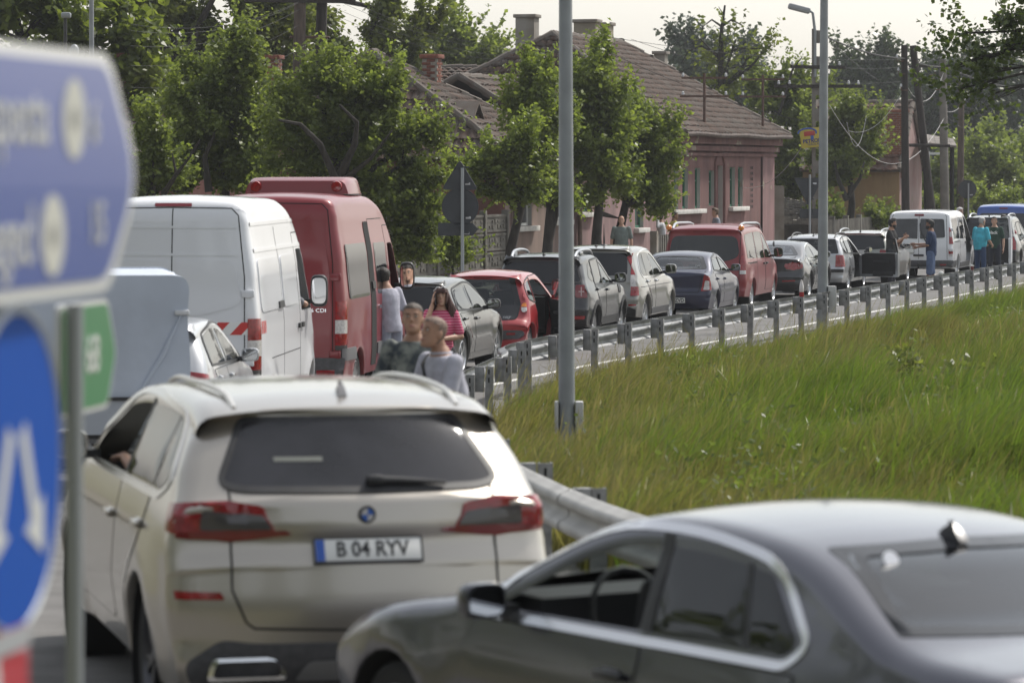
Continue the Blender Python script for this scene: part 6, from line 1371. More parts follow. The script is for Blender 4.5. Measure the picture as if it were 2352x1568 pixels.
# house behind with a level ridge; a second brick chimney among the trees
bk = thing('back_house', 'house behind the dormer roof showing only a level tiled ridge', 'house')
a, b = P(985, 215, 118), P(1200, 215, 118); r0, r1 = P(1000, 158, 121), P(1190, 158, 121); c0, c1 = P(985, 215, 125), P(1200, 215, 125)
tiled_roof(bk, [[a, b, r1, r0], [c1, c0, r0, r1]], M_TILE)
mb = MB(); q = (a+b+c0+c1)/4; mb.box((q.x, q.y, q.z/2-.05), ((b-a).length*.96, 6.2, q.z-.1)); mb.build('wall', M_MAUVE, bk, 0)
lh = thing('left_house', 'old tiled house at the far left, mostly hidden by the road sign and trees', 'house')
a, b = P(150, 395, 88), P(412, 352, 92); r0, r1 = P(150, 200, 93), P(300, 262, 97)
tiled_roof(lh, [[a, b, r1, r0]], M_TILE)
mb = MB(); q = (a+b)/2; mb.box((q.x-.6, q.y+4.4, q.z/2-.1), ((b-a).length*.9, 7.5, q.z-.2), math.atan2(b.y-a.y, b.x-a.x)); mb.build('wall', M_BRR, lh, 0)
c = P(297, 250, 96); chimney(lh, Vector((c.x, c.y, c.z-.8)), (.40, .40, 2.2), [M_MORT, M_BRICK, M_BRICK], bricks=True)
c = P(630, 190, 104); rh = thing('brick_chimney_house', 'red brick chimney showing between the leaves of the tall trees', 'house')
chimney(rh, Vector((c.x, c.y, c.z-1.3)), (.34, .34, 2.0), [M_MORT, M_BRICK, M_BRICK], bricks=True); mb = MB(); mb.box((c.x-1.5, c.y+2.5, 2.4), (7, 6, 4.8), -TT); mb.build('wall', M_MAUVE, rh, 0)
# ochre house at the right ------------------------------------------
oc = thing('ochre_house', 'small ochre walled house with brown-red tiles and a worn pink gable', 'house')
M_OCH = stucco('ochre_stucco', (.30, .20, .105), (.25, .16, .085)); M_GAB = stucco('worn_pink_gable', (.27, .16, .15), (.33, .25, .23))
D1 = 140; A = P(1845, 575, D1); A.z = 0; B_ = P(2066, 575, D1); B_.z = 0; ze = zat(384, D1); zr = zat(240, D1+3.2)
mb = MB(); wall_face(mb, A, (B_-A).normalized(), (B_-A).length, ze, []); mb.build('front_wall', M_OCH, oc, 0)
g0 = B_; gd = Vector((.245, .97, 0)).normalized(); ex = (B_-A).normalized(); G = 6.6
gm = MB(); gm.add([g0, g0+gd*G, g0+gd*G+Vector((0, 0, ze)), g0+gd*G/2+Vector((0, 0, zr)), g0+Vector((0, 0, ze))], [(0, 1, 2, 3, 4)]); gm.add([v-ex*.3 for v in [g0, g0+gd*G, g0+gd*G+Vector((0, 0, ze)), g0+gd*G/2+Vector((0, 0, zr)), g0+Vector((0, 0, ze))]], [(4, 3, 2, 1, 0)]); gm.build('gable_wall', M_GAB, oc, 0)
mb = MB(); wn = Vector((gd.y, -gd.x, 0)); mb.box(g0+gd*1.6+wn*.01+Vector((0, 0, 1.7)), (.5, .04, 2.2), R=Matrix((gd, -wn, Vector((0, 0, 1)))).transposed()); mb.build('shutter', M_GAP, oc, 0)
z_ = Vector((0, 0, ze-.12)); e0, e1 = A-gd*.4+z_, B_-gd*.4+ex*.06+z_; r0, r1 = A+gd*G/2+Vector((0, 0, zr+.05)), B_+gd*G/2+ex*.06+Vector((0, 0, zr+.05)); b0, b1 = A+gd*(G+.4)+z_, B_+gd*(G+.4)+ex*.06+z_
tiled_roof(oc, [[e0, e1, r1, r0], [b1, b0, r0, r1]], M_TILE2, rw=.42, cw=.27)
c = P(2055, 345, D1+.6); chimney(oc, Vector((c.x, c.y, c.z-1.1)), (.95, .6, 2.6), [M_MORT, M_BRICK, M_BRICK], bricks=True, rz=0)
sl_ = (r1-e1).normalized(); c = P(2052, 283, D1+2.2); mb = MB(); mb.box(c+Vector((0, -.0, 0)), (1.1, .9, .1), R=Matrix((ex, sl_, ex.cross(sl_))).transposed()); mb.build('roof_hole', M_GAP, oc, 0)
sh = thing('lean_to_shed', 'grey lean-to roof sticking out to the right of the ochre house gable', 'shed')
a, b, c_, d = P(2112, 325, 143), P(2198, 334, 143), P(2190, 318, 147), P(2112, 305, 147); mb = MB()
for q in range(7):
    t0, t1 = q/7, (q+.96)/7; mb.add([a.lerp(b, t0), a.lerp(b, t1), d.lerp(c_, t1), d.lerp(c_, t0)]+[v-Vector((0, 0, .09)) for v in (a.lerp(b, t0), a.lerp(b, t1), d.lerp(c_, t1), d.lerp(c_, t0))], [(0, 1, 2, 3), (7, 6, 5, 4), (0, 4, 5, 1), (1, 5, 6, 2), (2, 6, 7, 3), (3, 7, 4, 0)])
mb.build('roof_sheets', mat('grey_roof_sheet', (.17, .15, .135), .9, var=.3, scale=3), sh, 0)['kind'] = 'stuff'
for q in (a.lerp(b, .25), b.lerp(a, .05)): mb = MB(); mb.tube([(q.x, q.y+1, 0), (q.x, q.y+1, q.z)], .09, 6); mb.build('shed_post', M_GAP, sh)
# tumbledown grey shed between the houses
ts = thing('tumbledown_shed', 'low tumbledown shed with broken grey shingle roof between the pink and ochre houses', 'shed')
for k, (x0, x1, yt, yb, D) in enumerate(((1792, 1878, 452, 492, 133), (1800, 1925, 478, 512, 131.5))):
    a, b, c_, d = P(x0, yb, D), P(x1, yb+3, D), P(x1-14, yt+14, D+3.5), P(x0+6, yt, D+3.5); mb = MB(); nr_, nc_ = 7, 12
    for i in range(nr_):
        for j in range(nc_):
            s0, s1 = j/nc_, (j+.92)/nc_; t0, t1 = i/nr_, (i+1.12)/nr_; jt = Vector((0, 0, .05+RND.uniform(0, .13)))
            def q(s, t): return a.lerp(b, s).lerp(d.lerp(c_, s), t)
            mb.add([q(s0, t0)+jt, q(s1, t0)+jt, q(s1, t1), q(s0, t1), q(s0, t0)-Vector((0, 0, .03)), q(s1, t0)-Vector((0, 0, .03))], [(0, 1, 2, 3), (4, 5, 1, 0)])
    mb.build('shingles', mat('weathered_shingle', (.16, .145, .125), .95, var=.4, scale=4), ts, 0)['kind'] = 'stuff'
    mb = MB(); m_ = (a+b)/2; mb.box((m_.x, m_.y+1.6, m_.z/2), ((b-a).length*.97, 3.0, m_.z-.1)); mb.build('shed_wall', mat('shed_boards', (.05, .042, .035), .95, var=.3, scale=3), ts, 0)
mb = MB(); p = P(1783, 500, 131); mb.box((p.x, p.y, 1.25), (.55, .5, 2.5)); mb.build('gate_pier', M_OLDR, ts, 0)
# fences --------------------------------------------------------------
M_CONC = mat('dark_concrete', (.115, .108, .095), .95, var=.3, scale=2.5, bump=.4, bscale=18)
def panel_fence(lab, u0, u1, v, hgt, rows=4, step=2.0, relief=True):
    t = thing('concrete_fence', lab, 'fence'); R = Matrix((UD, -Vector((UD.y, -UD.x, 0)), Vector((0, 0, 1)))).transposed(); u = u0
    while u < u1+.01:
        mb = MB(); mb.rbox(UV(u, v, hgt/2+.05), (.16, .18, hgt+.1), .015, R=R); mb.build('fence_post', M_CONC, t)
        if u+step <= u1+.3:
            for k in range(rows):
                h = hgt/rows; z = h*(k+.5); mb = MB(); mb.box(UV(u+step/2, v, z), (step-.17, .06, h-.02), R=R)
                for s in (.06, -.06): mb.box(UV(u+step/2, v-.036, z+s/abs(s)*(h/2-.05)), (step-.2, .035, .05), R=R)
                if relief:
                    for j in range(7):
                        for q in range(2):
                            if (j*3+q*2+k) % 4: mb.box(UV(u+.25+j*(step-.5)/6, v-.036, z-.08+q*.14), (.15, .03, .05 if (j+q) % 2 else .1), R=R)
                mb.build('fence_panel', M_CONC, t, 0)
        u += step
    return t
panel_fence('dark patterned concrete panel fence beside the brown-red house', ua0-16.3, ua0-.3, -.1, 1.95)
def picket_fence(lab, u0, u1, v, hgt):
    t = thing('picket_fence', lab, 'fence'); R = Matrix((UD, -Vector((UD.y, -UD.x, 0)), Vector((0, 0, 1)))).transposed(); u = u0
    while u < u1:
        mb = MB(); mb.rbox(UV(u, v, hgt/2+.06), (.2, .2, hgt+.12), .02, R=R); mb.build('fence_post', M_OLDR if lab.startswith('low') else M_CONC, t)
        for z in (.35, hgt-.15): mb = MB(); mb.box(UV(u+1.25, v, z), (2.3, .07, .10), R=R); mb.build('fence_rail', M_CONC, t, 0)
        for k in range(9):
            mb = MB(); mb.box(UV(u+.22+k*.255, v-.06, hgt/2), (.15, .05, hgt), R=R); mb.build('picket', M_CONC, t, 0)
        u += 2.5
picket_fence('low concrete picket fence in front of the light pink cottage', ub0+.6, -1.2, -2.2, 1.25)
picket_fence('dark picket fence running on past the corner of the pink house', U1+.6, U1+26, -1.5, 1.3)
# ------------------------------------------------------------------ trees, shrubs
M_BARK = mat('dark_bark', (.035, .030, .026), .95, var=.4, scale=3, bump=.6, bscale=12, aniso=(6, 6, 1))
M_BARKG = mat('grey_bark', (.09, .08, .07), .95, var=.35, scale=3, bump=.6, bscale=12, aniso=(6, 6, 1))
LV = {'plum': leafmat('plum_leaves', (.095, .128, .034), (.195, .235, .070), .58), 'dark': leafmat('walnut_leaves', (.066, .088, .024), (.155, .18, .045), .58),
      'lime': leafmat('fresh_leaves', (.105, .142, .034), (.205, .25, .062), .56), 'chest': leafmat('chestnut_leaves', (.07, .098, .024), (.165, .20, .045), .58),
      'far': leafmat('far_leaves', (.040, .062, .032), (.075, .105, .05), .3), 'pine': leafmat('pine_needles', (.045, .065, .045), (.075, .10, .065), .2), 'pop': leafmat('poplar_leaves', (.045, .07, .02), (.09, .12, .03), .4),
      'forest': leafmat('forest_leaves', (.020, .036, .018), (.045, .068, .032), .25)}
FLOW = leafmat('blossom_spikes', (.46, .40, .33), (.60, .52, .46), .3)
def leaf_verts(C, size, r, droop=.35, fold=True, elong=1.7):
    n = len(C); a = r.random(n)*6.283; nz = r.normal(0, .55, n)-droop; ax = np.stack([np.cos(a), np.sin(a), nz], 1); ax /= np.linalg.norm(ax, axis=1)[:, None]
    b = r.normal(0, 1, (n, 3)); b -= ax*(b*ax).sum(1)[:, None]; b /= np.linalg.norm(b, axis=1)[:, None]
    s = size*(.6+.8*r.random(n))[:, None]; L = ax*s*elong*.5; Wd = b*s*.5
    return np.stack([C-L, C+Wd-L*.1, C+L, C-Wd-L*.1], 1).reshape(-1, 3)
def tree(name, label, cat, base, lobes, D, leaf, n, size, group=None, trunk=None, bark=None, tr=.16, clump=.34, dens=1.0, droop=.35, seed=0, limbs=(), flowers=0, sky=0.0, elong=1.7, shoots=.22):
    n = int(n*1.3); r = np.random.default_rng(seed+100); s = F/D; t = thing(name, label, cat, (base[0], base[1], gz(base[0], base[1])), 0, group); O = np.array(t.location)
    cs = []; vol = [max(1, a[2]*a[3]) for a in lobes]; tot = sum(vol); tn = []; ctr = []
    for (dx, dy, rx, rz, *dd), v in zip(lobes, vol):
        dz = dd[0] if dd else 0; c = np.array(P(dx, dy, D+dz)); RX, RZ = rx*.435374/s, rz*.435374/s; RY = min(RX*1.0, max(1.2, RX*.8))
        k = max(4, int(dens*4.2*RX*RY*RZ/(3.1*clump**3)*.36)); q = r.normal(0, 1, (k, 3)); q /= np.linalg.norm(q, axis=1)[:, None]; q *= (r.random(k)**.45)[:, None]
        cc = c+q*np.array([RX, RY, RZ])*(.93); ctr.append((c, cc)); m = max(8, int(n*v/tot/k)); cr = clump*(.5+.9*r.random(k))
        kk = np.repeat(np.arange(k), m); g = r.normal(0, 1, (len(kk), 3)); g /= np.linalg.norm(g, axis=1)[:, None]; g *= (r.random(len(kk))**.5)[:, None]; g *= np.where(r.random(len(kk)) < .35, 1.0+.9*r.random(len(kk)), 1.0)[:, None]
        cs.append(cc[kk]+g*cr[kk][:, None]*np.array([1.15, 1.15, .8])); tn.append(np.clip(.5+r.normal(0, .20, k)[kk]+r.normal(0, .18, len(kk)), 0, 1))
    if shoots:
        ac = np.concatenate([cc for c, cc in ctr]); ns = int(n*shoots/16); b0 = ac[r.integers(0, len(ac), ns)]; mid = ac.mean(0); ln = clump*(1.2+1.6*r.random(ns)); dr = (b0-mid); dr /= np.linalg.norm(dr, axis=1)[:, None]+1e-6
        dr = dr*.7+np.array([0, 0, .75])+r.normal(0, .3, (ns, 3)); dr /= np.linalg.norm(dr, axis=1)[:, None]; tt = np.repeat(np.linspace(.35, 1.25, 16)[None], ns, 0)
        pts = b0[:, None]+dr[:, None]*(tt*ln[:, None])[:, :, None]+r.normal(0, .035, (ns, 16, 3))*(size/.07); cs.append(pts.reshape(-1, 3)); tn.append(np.clip(np.repeat(.62+r.normal(0, .14, ns), 16)+r.normal(0, .1, ns*16), 0, 1))
    C = np.concatenate(cs)-O; T = np.concatenate(tn); V = leaf_verts(C, size, r, droop, elong=elong); nb = len(C)
    me = npmesh('crown', V, np.arange(nb*4), np.full(nb, 4), LV[leaf], np.repeat(T, 4)); link('crown', me, t)
    mb = MB(); top = O+np.array([0, 0, 0])
    fork = trunk or [(0, 0, 0), tuple(np.array(ctr[0][0]-O)*np.array([.5, .5, .62]))]
    k0 = len(fork); mb.tube(fork, [tr*1.25]+[tr*(1-.35*i/max(1, k0-1)) for i in range(1, k0)], 9)
    top = np.array(fork[-1]); rr = tr*.62
    for c, cc in ctr:
        c = c-O; mid = top*.45+c*.55+r.normal(0, .12, 3)*np.linalg.norm(c-top)*.3
        mb.tube([top, mid, c], [rr, rr*.6, rr*.28], 6)
        for j in range(min(len(cc), 10)):
            e = cc[j]-O; st = mid*(1-.5)+c*.5; m2 = (st+e)/2+r.normal(0, .1, 3)*np.linalg.norm(e-st)*.4; mb.tube([st, m2, e], [rr*.32, rr*.2, rr*.06], 4)
    mb.build('trunk', bark or M_BARK, t, 60)
    for pl, w in limbs:
        mb = MB(); mb.tube([np.array(P(*p))-O for p in pl], [w*(1-.75*i/(len(pl)-1)) for i in range(len(pl))], 7); mb.build('limb', bark or M_BARK, t, 60)
    if flowers:
        allc = np.concatenate([cc for c, cc in ctr]); out = allc[r.random(len(allc)) < flowers]; pts = []
        for p in out:
            m = 26; h = r.random(m); pts.append(p+np.array([0, -.35, .1])+np.stack([r.normal(0, .05, m)*(1.2-h), r.normal(0, .05, m)*(1.2-h), h*.34], 1))
        if pts:
            C = np.concatenate(pts)-O; V = leaf_verts(C, .065, r, 0, elong=1.1); me = npmesh('blossom', V, np.arange(len(C)*4), np.full(len(C), 4), FLOW, np.repeat(r.random(len(C)), 4)); link('blossom', me, t)
    return t
def gnd(dx, D): return ((dx*.435374-512)/F*D, D)
_r = np.random.default_rng(77); WEEDC[:, 2] += np.array([gz(x, y)+und(x, y) for x, y, z in WEEDC]); V = leaf_verts(WEEDC, .034, _r, .2, elong=2.0)
o = link('meadow_weeds', npmesh('meadow_weeds', V, np.arange(len(V)), np.full(len(WEEDC), 4), WEED, np.repeat(_r.random(len(WEEDC)), 4))); o['kind'] = 'stuff'
TG = 'tall trees behind the houses'; SG = 'pruned street trees on the pavement'; FG = 'hazy trees far behind the street'
tree('chestnut_tree', 'flowering chestnut tree with pale blossom spikes above the large road sign', 'tree', gnd(150, 96), [(40, 40, 150, 90), (190, 30, 120, 90), (260, 140, 70, 110), (120, 120, 120, 60), (-60, 60, 110, 120), (285, 250, 45, 60)], 96, 'chest', 14000, .15, tr=.35, clump=.5, seed=1, flowers=.5, dens=.5, elong=1.9)
tree('walnut_tree', 'tall dark tree with forked black limbs and gaps of sky, left of the wooden pole', 'tree', gnd(420, 112), [(400, 60, 90, 80), (480, 150, 100, 90), (560, 40, 110, 80), (390, 230, 70, 70), (620, 140, 90, 80), (330, 20, 60, 70), (470, 290, 110, 70), (680, 60, 80, 70), (520, -60, 140, 60)], 112, 'dark', 23000, .125, TG, tr=.34, clump=.45, seed=2, dens=.42, trunk=[(0, 0, 0), (.3, 0, 3.5), (-.1, 0, 6.0)], limbs=[([(395, 330, 112), (375, 210, 112), (350, 80, 112), (300, -60, 112)], .30), ([(372, 190, 112), (345, 60, 112), (330, -60, 112)], .2), ([(500, 260, 113), (470, 130, 113), (440, 10, 113)], .25), ([(520, 250, 113), (600, 150, 113), (680, 60, 113)], .2)])
tree('locust_tree', 'tall olive green tree behind the wooden pole, its twigs bare at the top', 'tree', gnd(820, 122), [(760, 120, 90, 90), (850, 170, 90, 70), (760, 220, 110, 60), (880, 90, 50, 40), (930, 130, 60, 45), (970, 60, 28, 30), (860, 20, 60, 30), (720, 40, 60, 60), (940, 190, 70, 35)], 122, 'dark', 17000, .12, TG, tr=.3, clump=.45, seed=3, dens=.5, limbs=[([(780, 0, 122), (850, 15, 122), (900, 45, 122), (930, 70, 122)], .1), ([(900, 130, 122), (985, 45, 122)], .06)])
tree('linden_tree', 'round bright tree showing behind the brick chimney', 'tree', gnd(1060, 150), [(1060, 130, 70, 42), (1010, 110, 50, 50), (1095, 140, 40, 25), (1035, 95, 40, 35)], 150, 'plum', 9000, .14, TG, tr=.3, clump=.6, seed=4)
tree('plum_tree', 'bushy plum tree rising behind the white van', 'tree', gnd(520, 82), [(510, 200, 110, 100), (560, 130, 80, 60), (470, 290, 90, 90), (590, 260, 90, 80), (430, 370, 80, 70), (550, 370, 120, 70), (420, 250, 50, 60)], 82, 'plum', 34000, .07, tr=.16, clump=.30, seed=5, limbs=[([(630, 300, 80.5), (690, 290, 80.3), (730, 270, 80.2)], .05), ([(480, 440, 81), (470, 360, 81), (500, 290, 81)], .10), ([(400, 440, 81), (430, 370, 81), (460, 320, 81)], .09)])
tree('plum_tree', 'spreading tree with a forked dark trunk beside the dormer roof', 'tree', gnd(790, 78), [(740, 250, 120, 80), (850, 220, 110, 80), (700, 340, 110, 90), (860, 330, 110, 100), (950, 360, 75, 90), (930, 480, 90, 90), (790, 190, 70, 50), (690, 430, 90, 60), (840, 470, 110, 90), (970, 290, 50, 40), (770, 160, 40, 40), (900, 560, 90, 40)], 78, 'plum', 44000, .066, tr=.16, clump=.28, seed=6, trunk=[(0, 0, 0), (.0, -.1, 1.4), (-.1, -.2, 2.6)], limbs=[([(775, 480, 77), (770, 410, 76.6), (735, 330, 76.4), (690, 285, 76.3), (640, 275, 76.2)], .11), ([(772, 420, 76.8), (815, 330, 76.4), (820, 280, 76.2), (780, 240, 76)], .10), ([(780, 420, 76.8), (850, 365, 76.4), (900, 300, 76)], .07)])
tree('shrub_tree', 'young leaning tree between the road sign and the plum tree', 'tree', gnd(360, 76), [(350, 350, 45, 60), (380, 410, 60, 40), (330, 420, 50, 40), (345, 290, 30, 30)], 76, 'plum', 8000, .065, tr=.08, clump=.25, seed=7, limbs=[([(375, 445, 75.6), (405, 400, 75.4), (440, 355, 75.3)], .07), ([(405, 400, 75.4), (395, 350, 75.3)], .04)])
tree('street_tree', 'pruned street tree with a short leaning trunk before the white window', 'tree', gnd(1168, 86), [(1110, 400, 60, 45), (1170, 360, 60, 50), (1215, 400, 50, 60), (1150, 440, 70, 30), (1195, 330, 40, 35)], 86, 'lime', 10500, .075, SG, tr=.15, clump=.26, seed=8, trunk=[(0, 0, 0), (.05, 0, 1.2), (.3, 0, 2.2)], limbs=[([(1180, 475, 86), (1140, 430, 86), (1110, 410, 86)], .06), ([(1180, 475, 86), (1235, 400, 86), (1255, 340, 86)], .06)])
tree('street_tree', 'street tree whose trunk forks low beside the nearer lamp post', 'tree', gnd(1255, 91), [(1230, 190, 70, 60), (1215, 250, 80, 45), (1260, 300, 60, 60), (1260, 400, 50, 70), (1290, 440, 45, 45)], 91, 'lime', 13500, .075, SG, tr=.17, clump=.26, seed=9, trunk=[(0, 0, 0), (.02, 0, 1.0), (.1, 0, 2.1)], limbs=[([(1258, 560, 91), (1275, 500, 91), (1290, 430, 91)], .12)])
tree('street_tree', 'tallest pruned street tree, its crown in front of the pink house roof', 'tree', gnd(1370, 97), [(1370, 190, 75, 60), (1385, 130, 30, 35), (1340, 270, 70, 70), (1390, 320, 80, 80), (1350, 380, 80, 80), (1400, 420, 60, 60), (1400, 240, 50, 50)], 97, 'lime', 21000, .078, SG, tr=.17, clump=.28, seed=10, trunk=[(0, 0, 0), (0, 0, 1.3), (.1, 0, 2.5)])
tree('street_tree', 'low spreading street tree with a crooked trunk in front of the green windows', 'tree', gnd(1416, 101), [(1480, 300, 65, 50), (1500, 360, 55, 60), (1460, 430, 70, 60), (1500, 430, 45, 70), (1440, 350, 60, 60), (1535, 300, 25, 25), (1450, 260, 40, 40)], 101, 'lime', 16000, .078, SG, tr=.17, clump=.28, seed=11, trunk=[(0, 0, 0), (.05, 0, 1.2), (.25, 0, 2.1)], limbs=[([(1375, 488, 100), (1400, 495, 100.5), (1420, 500, 101)], .09)])
tree('dead_tree', 'thin half bare tree standing above the pink house roof', 'tree', gnd(1655, 142), [(1650, 120, 35, 30), (1670, 160, 40, 40), (1720, 120, 40, 12), (1640, 200, 45, 30), (1765, 105, 14, 8), (1690, 90, 14, 12)], 142, 'dark', 700, .12, tr=.16, clump=.45, seed=12, dens=.25, shoots=.5, trunk=[(0, 0, 0), (0, 0, 4), (.1, 0, 6.4)], limbs=[([(1655, 230, 142), (1656, 130, 142), (1657, 70, 142), (1665, 12, 142)], .16), ([(1657, 60, 142), (1635, 45, 142), (1615, 60, 142), (1608, 85, 142)], .05), ([(1657, 62, 142), (1680, 45, 142), (1705, 58, 142), (1712, 80, 142)], .05), ([(1656, 130, 142), (1610, 105, 142), (1580, 118, 142), (1565, 145, 142)], .06), ([(1656, 140, 142), (1610, 90, 142), (1570, 100, 142)], .05), ([(1657, 125, 142), (1700, 110, 142), (1745, 112, 142), (1780, 102, 142)], .06), ([(1657, 160, 142), (1710, 150, 142), (1755, 150, 142)], .05), ([(1660, 30, 142), (1650, 15, 142)], .03)])
tree('elm_tree', 'green tree filling the gap right of the pink house corner', 'tree', gnd(1830, 146), [(1800, 250, 85, 75), (1760, 200, 50, 50), (1850, 210, 70, 60), (1800, 350, 75, 90), (1850, 400, 60, 80), (1880, 300, 60, 70), (1790, 440, 55, 50)], 146, 'plum', 26000, .105, tr=.25, clump=.45, seed=13, limbs=[([(1790, 260, 144), (1820, 160, 144), (1843, 130, 144)], .07)])
tree('apple_tree', 'small tree with a curved dark trunk in front of the ochre house', 'tree', gnd(1945, 136), [(1930, 290, 70, 55), (1980, 300, 50, 40), (1920, 360, 60, 50), (1990, 350, 40, 40), (1910, 430, 45, 50), (1960, 260, 50, 30)], 136, 'plum', 16000, .095, tr=.16, clump=.38, seed=14, trunk=[(0, 0, 0), (.2, 0, 1.8), (.1, 0, 3.0)], limbs=[([(1945, 460, 135), (1925, 410, 135), (1915, 360, 135)], .12), ([(1948, 450, 135), (1975, 410, 135), (1985, 370, 135)], .10)])
for i, (x, y, rx, rz) in enumerate(((1935, 200, 34, 45), (1975, 205, 28, 50), (2010, 195, 26, 48), (2045, 210, 26, 45))):
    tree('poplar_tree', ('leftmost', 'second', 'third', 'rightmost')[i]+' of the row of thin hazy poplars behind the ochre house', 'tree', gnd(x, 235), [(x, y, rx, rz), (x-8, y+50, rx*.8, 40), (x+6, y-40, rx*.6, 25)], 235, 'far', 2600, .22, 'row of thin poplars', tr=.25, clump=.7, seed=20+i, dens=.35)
for i, (x, y, rx, rz) in enumerate(((1580, 170, 45, 65), (1640, 190, 40, 70), (1715, 190, 38, 45))):
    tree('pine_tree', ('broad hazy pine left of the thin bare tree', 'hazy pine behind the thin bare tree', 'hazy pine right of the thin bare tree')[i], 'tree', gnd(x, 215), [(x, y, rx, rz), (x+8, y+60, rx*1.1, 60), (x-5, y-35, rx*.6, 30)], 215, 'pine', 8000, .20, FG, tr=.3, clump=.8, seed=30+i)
for i, (x, y, rx, rz, lab) in enumerate(((2130, 220, 60, 70, 'dark forest tree left of the wooden poles'), (2210, 230, 70, 80, 'dark forest tree between the wooden poles and the round sign'), (2300, 230, 80, 90, 'large dark forest tree at the right edge'), (2180, 330, 70, 70, 'dark lower forest tree behind the shed roof'), (2280, 350, 80, 70, 'dark forest tree above the round sign'), (2390, 280, 70, 110, 'dark forest tree running out of the right edge'), (2090, 330, 60, 60, 'dark forest tree behind the ochre house gable'))):
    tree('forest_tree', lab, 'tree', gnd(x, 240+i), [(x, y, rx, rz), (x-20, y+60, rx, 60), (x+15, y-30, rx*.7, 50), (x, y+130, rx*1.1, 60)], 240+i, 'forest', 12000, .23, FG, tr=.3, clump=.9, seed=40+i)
for i, (x, y, rx, rz, lab) in enumerate(((2270, 350, 45, 45, 'pale green tree right of the round sign back'), (2330, 380, 40, 45, 'pale green tree at the right edge above the blue van'), (2170, 400, 40, 45, 'pale green bush tree left of the tall pole'), (2220, 410, 50, 40, 'pale green bush tree behind the round sign'))):
    tree('thicket_tree', lab, 'tree', gnd(x, 178+3*i), [(x, y, rx, rz), (x+10, y+50, rx*1.1, 40), (x-12, y+30, rx*.8, 35)], 178+3*i, 'plum', 7000, .15, 'pale bushy trees below the forest', tr=.14, clump=.6, seed=50+i)
for i, (x, y, rx, rz, D, lf, lab) in enumerate(((1900, 490, 30, 22, 134, 'lime', 'elder bush with cream flowers beside the tumbledown shed'), (2010, 500, 45, 16, 136, 'plum', 'low bush at the foot of the ochre wall'), (2290, 460, 60, 25, 150, 'plum', 'rose bush thicket above the blue van roof'), (2140, 480, 40, 22, 150, 'plum', 'weedy bush at the foot of the leaning pole'), (1040, 560, 16, 30, 84, 'lime', 'thin weeds growing against the concrete panel fence'))):
    tree('bush', lab, 'bush', gnd(x, D), [(x, y, rx, rz), (x+rx*.4, y+rz*.4, rx*.8, rz)], D, lf, 3200, .09 if D > 90 else .06, tr=.04, clump=.28, seed=60+i, flowers=.25 if i == 0 else 0)
for i, (x, y, rx, rz, D, lab) in enumerate(((2140, 880, 55, 30, 50, 'dark leafy shrub in the hollow of the meadow'), (2290, 905, 55, 30, 46, 'dark leafy shrub at the right edge of the meadow'))):
    tree('meadow_shrub', lab, 'bush', gnd(x, D), [(x, y+8, rx, rz*.55), (x+25, y+20, rx*.7, rz*.5), (x-30, y, rx*.6, rz*.45)], D, 'dark', 2200, .055, 'dark shrubs in the meadow', tr=.025, clump=.2, seed=70+i)
# poplar by the road whose branch hangs in at the top right
tree('poplar_tree', 'poplar branch with heart-shaped leaves hanging in at the top right corner', 'tree', (11.2, 60), [(2300, 30, 60, 40), (2240, 110, 45, 30), (2330, 110, 40, 50), (2260, 170, 50, 35), (2200, 150, 25, 14), (2200, 205, 30, 25), (2280, 215, 40, 25), (2360, 50, 50, 60), (2215, 75, 20, 12), (2470, 0, 90, 90), (2470, 160, 90, 70)], 60, 'pop', 3600, .075, tr=.08, clump=.30, seed=80, dens=1.0, trunk=[(0, 0, 0), (.1, 0, 3), (0, 0, 5.5)], elong=1.15, limbs=[([(2420, 120, 60), (2330, 110, 60), (2250, 140, 60), (2200, 155, 60)], .05), ([(2420, 60, 60), (2330, 50, 60), (2280, 30, 60)], .04)])
# ------------------------------------------------------------------ lamp posts, poles, wires
M_GALV = mat('galvanised_steel', (.27, .285, .30), .5, .35, var=.10, scale=3, rvar=.1, bump=.05, bscale=25)
def lamp_post(px_bot, dy, px_top, D, r, lab, box=None):
    b = P(px_bot, dy, D); t = thing('lamp_post', lab, 'lamp post', (b.x, b.y, gz(b.x, b.y)+und(b.x, b.y)-.02)); dx = (px_top-px_bot)*.435374/F*D
    zt = 9.0; zt0 = zat(0, D); mb = MB(); tilt = dx/zt0
    mb.tube([(0, 0, 0), (tilt*zt, 0, zt)], [r, r*.62], 20); mb.build('pole', M_GALV, t, 60)
    mb = MB(); mb.tube([(0, 0, 0), (0, 0, .34)], r*1.12, 20); mb.tube([(0, 0, 0), (0, 0, .03)], r*1.9, 20); mb.build('pole_base', M_GALV, t, 60)
    mb = MB(); mb.tube([(tilt*zt, 0, zt), (tilt*zt-.3, .1, zt+.35), (tilt*zt-1.3, .3, zt+.5)], [.04, .04, .03], 8); mb.build('arm', M_GALV, t)
    mb = MB(); mb.rbox((tilt*zt-1.6, .35, zt+.5), (.6, .24, .10), .03); mb.build('lamp_head', mat('lamp_grey', (.3, .31, .32), .5), t)
    for sg, z0, z1, w in box or ():
        mb = MB(); mb.rbox((sg*(r+w/2), 0, (z0+z1)/2), (w, .2, z1-z0), .012); mb.build('cable_box', mat('box_grey', (.44, .44, .43), .5), t)
    return t
lamp_post(1302, 1065, 1299, 38.4, .092, 'nearer grey lamp post with small cable boxes low on both sides', [(1, .25, .60, .085), (-1, .25, .60, .04)])
lamp_post(1889, 758, 1893, 69.5, .105, 'farther grey lamp post with a slim box on its right side', [(1, .35, .87, .16)])
lamp_post(212, 610, 210, 66, .06, 'thin grey lamp post rising behind the top of the road sign')
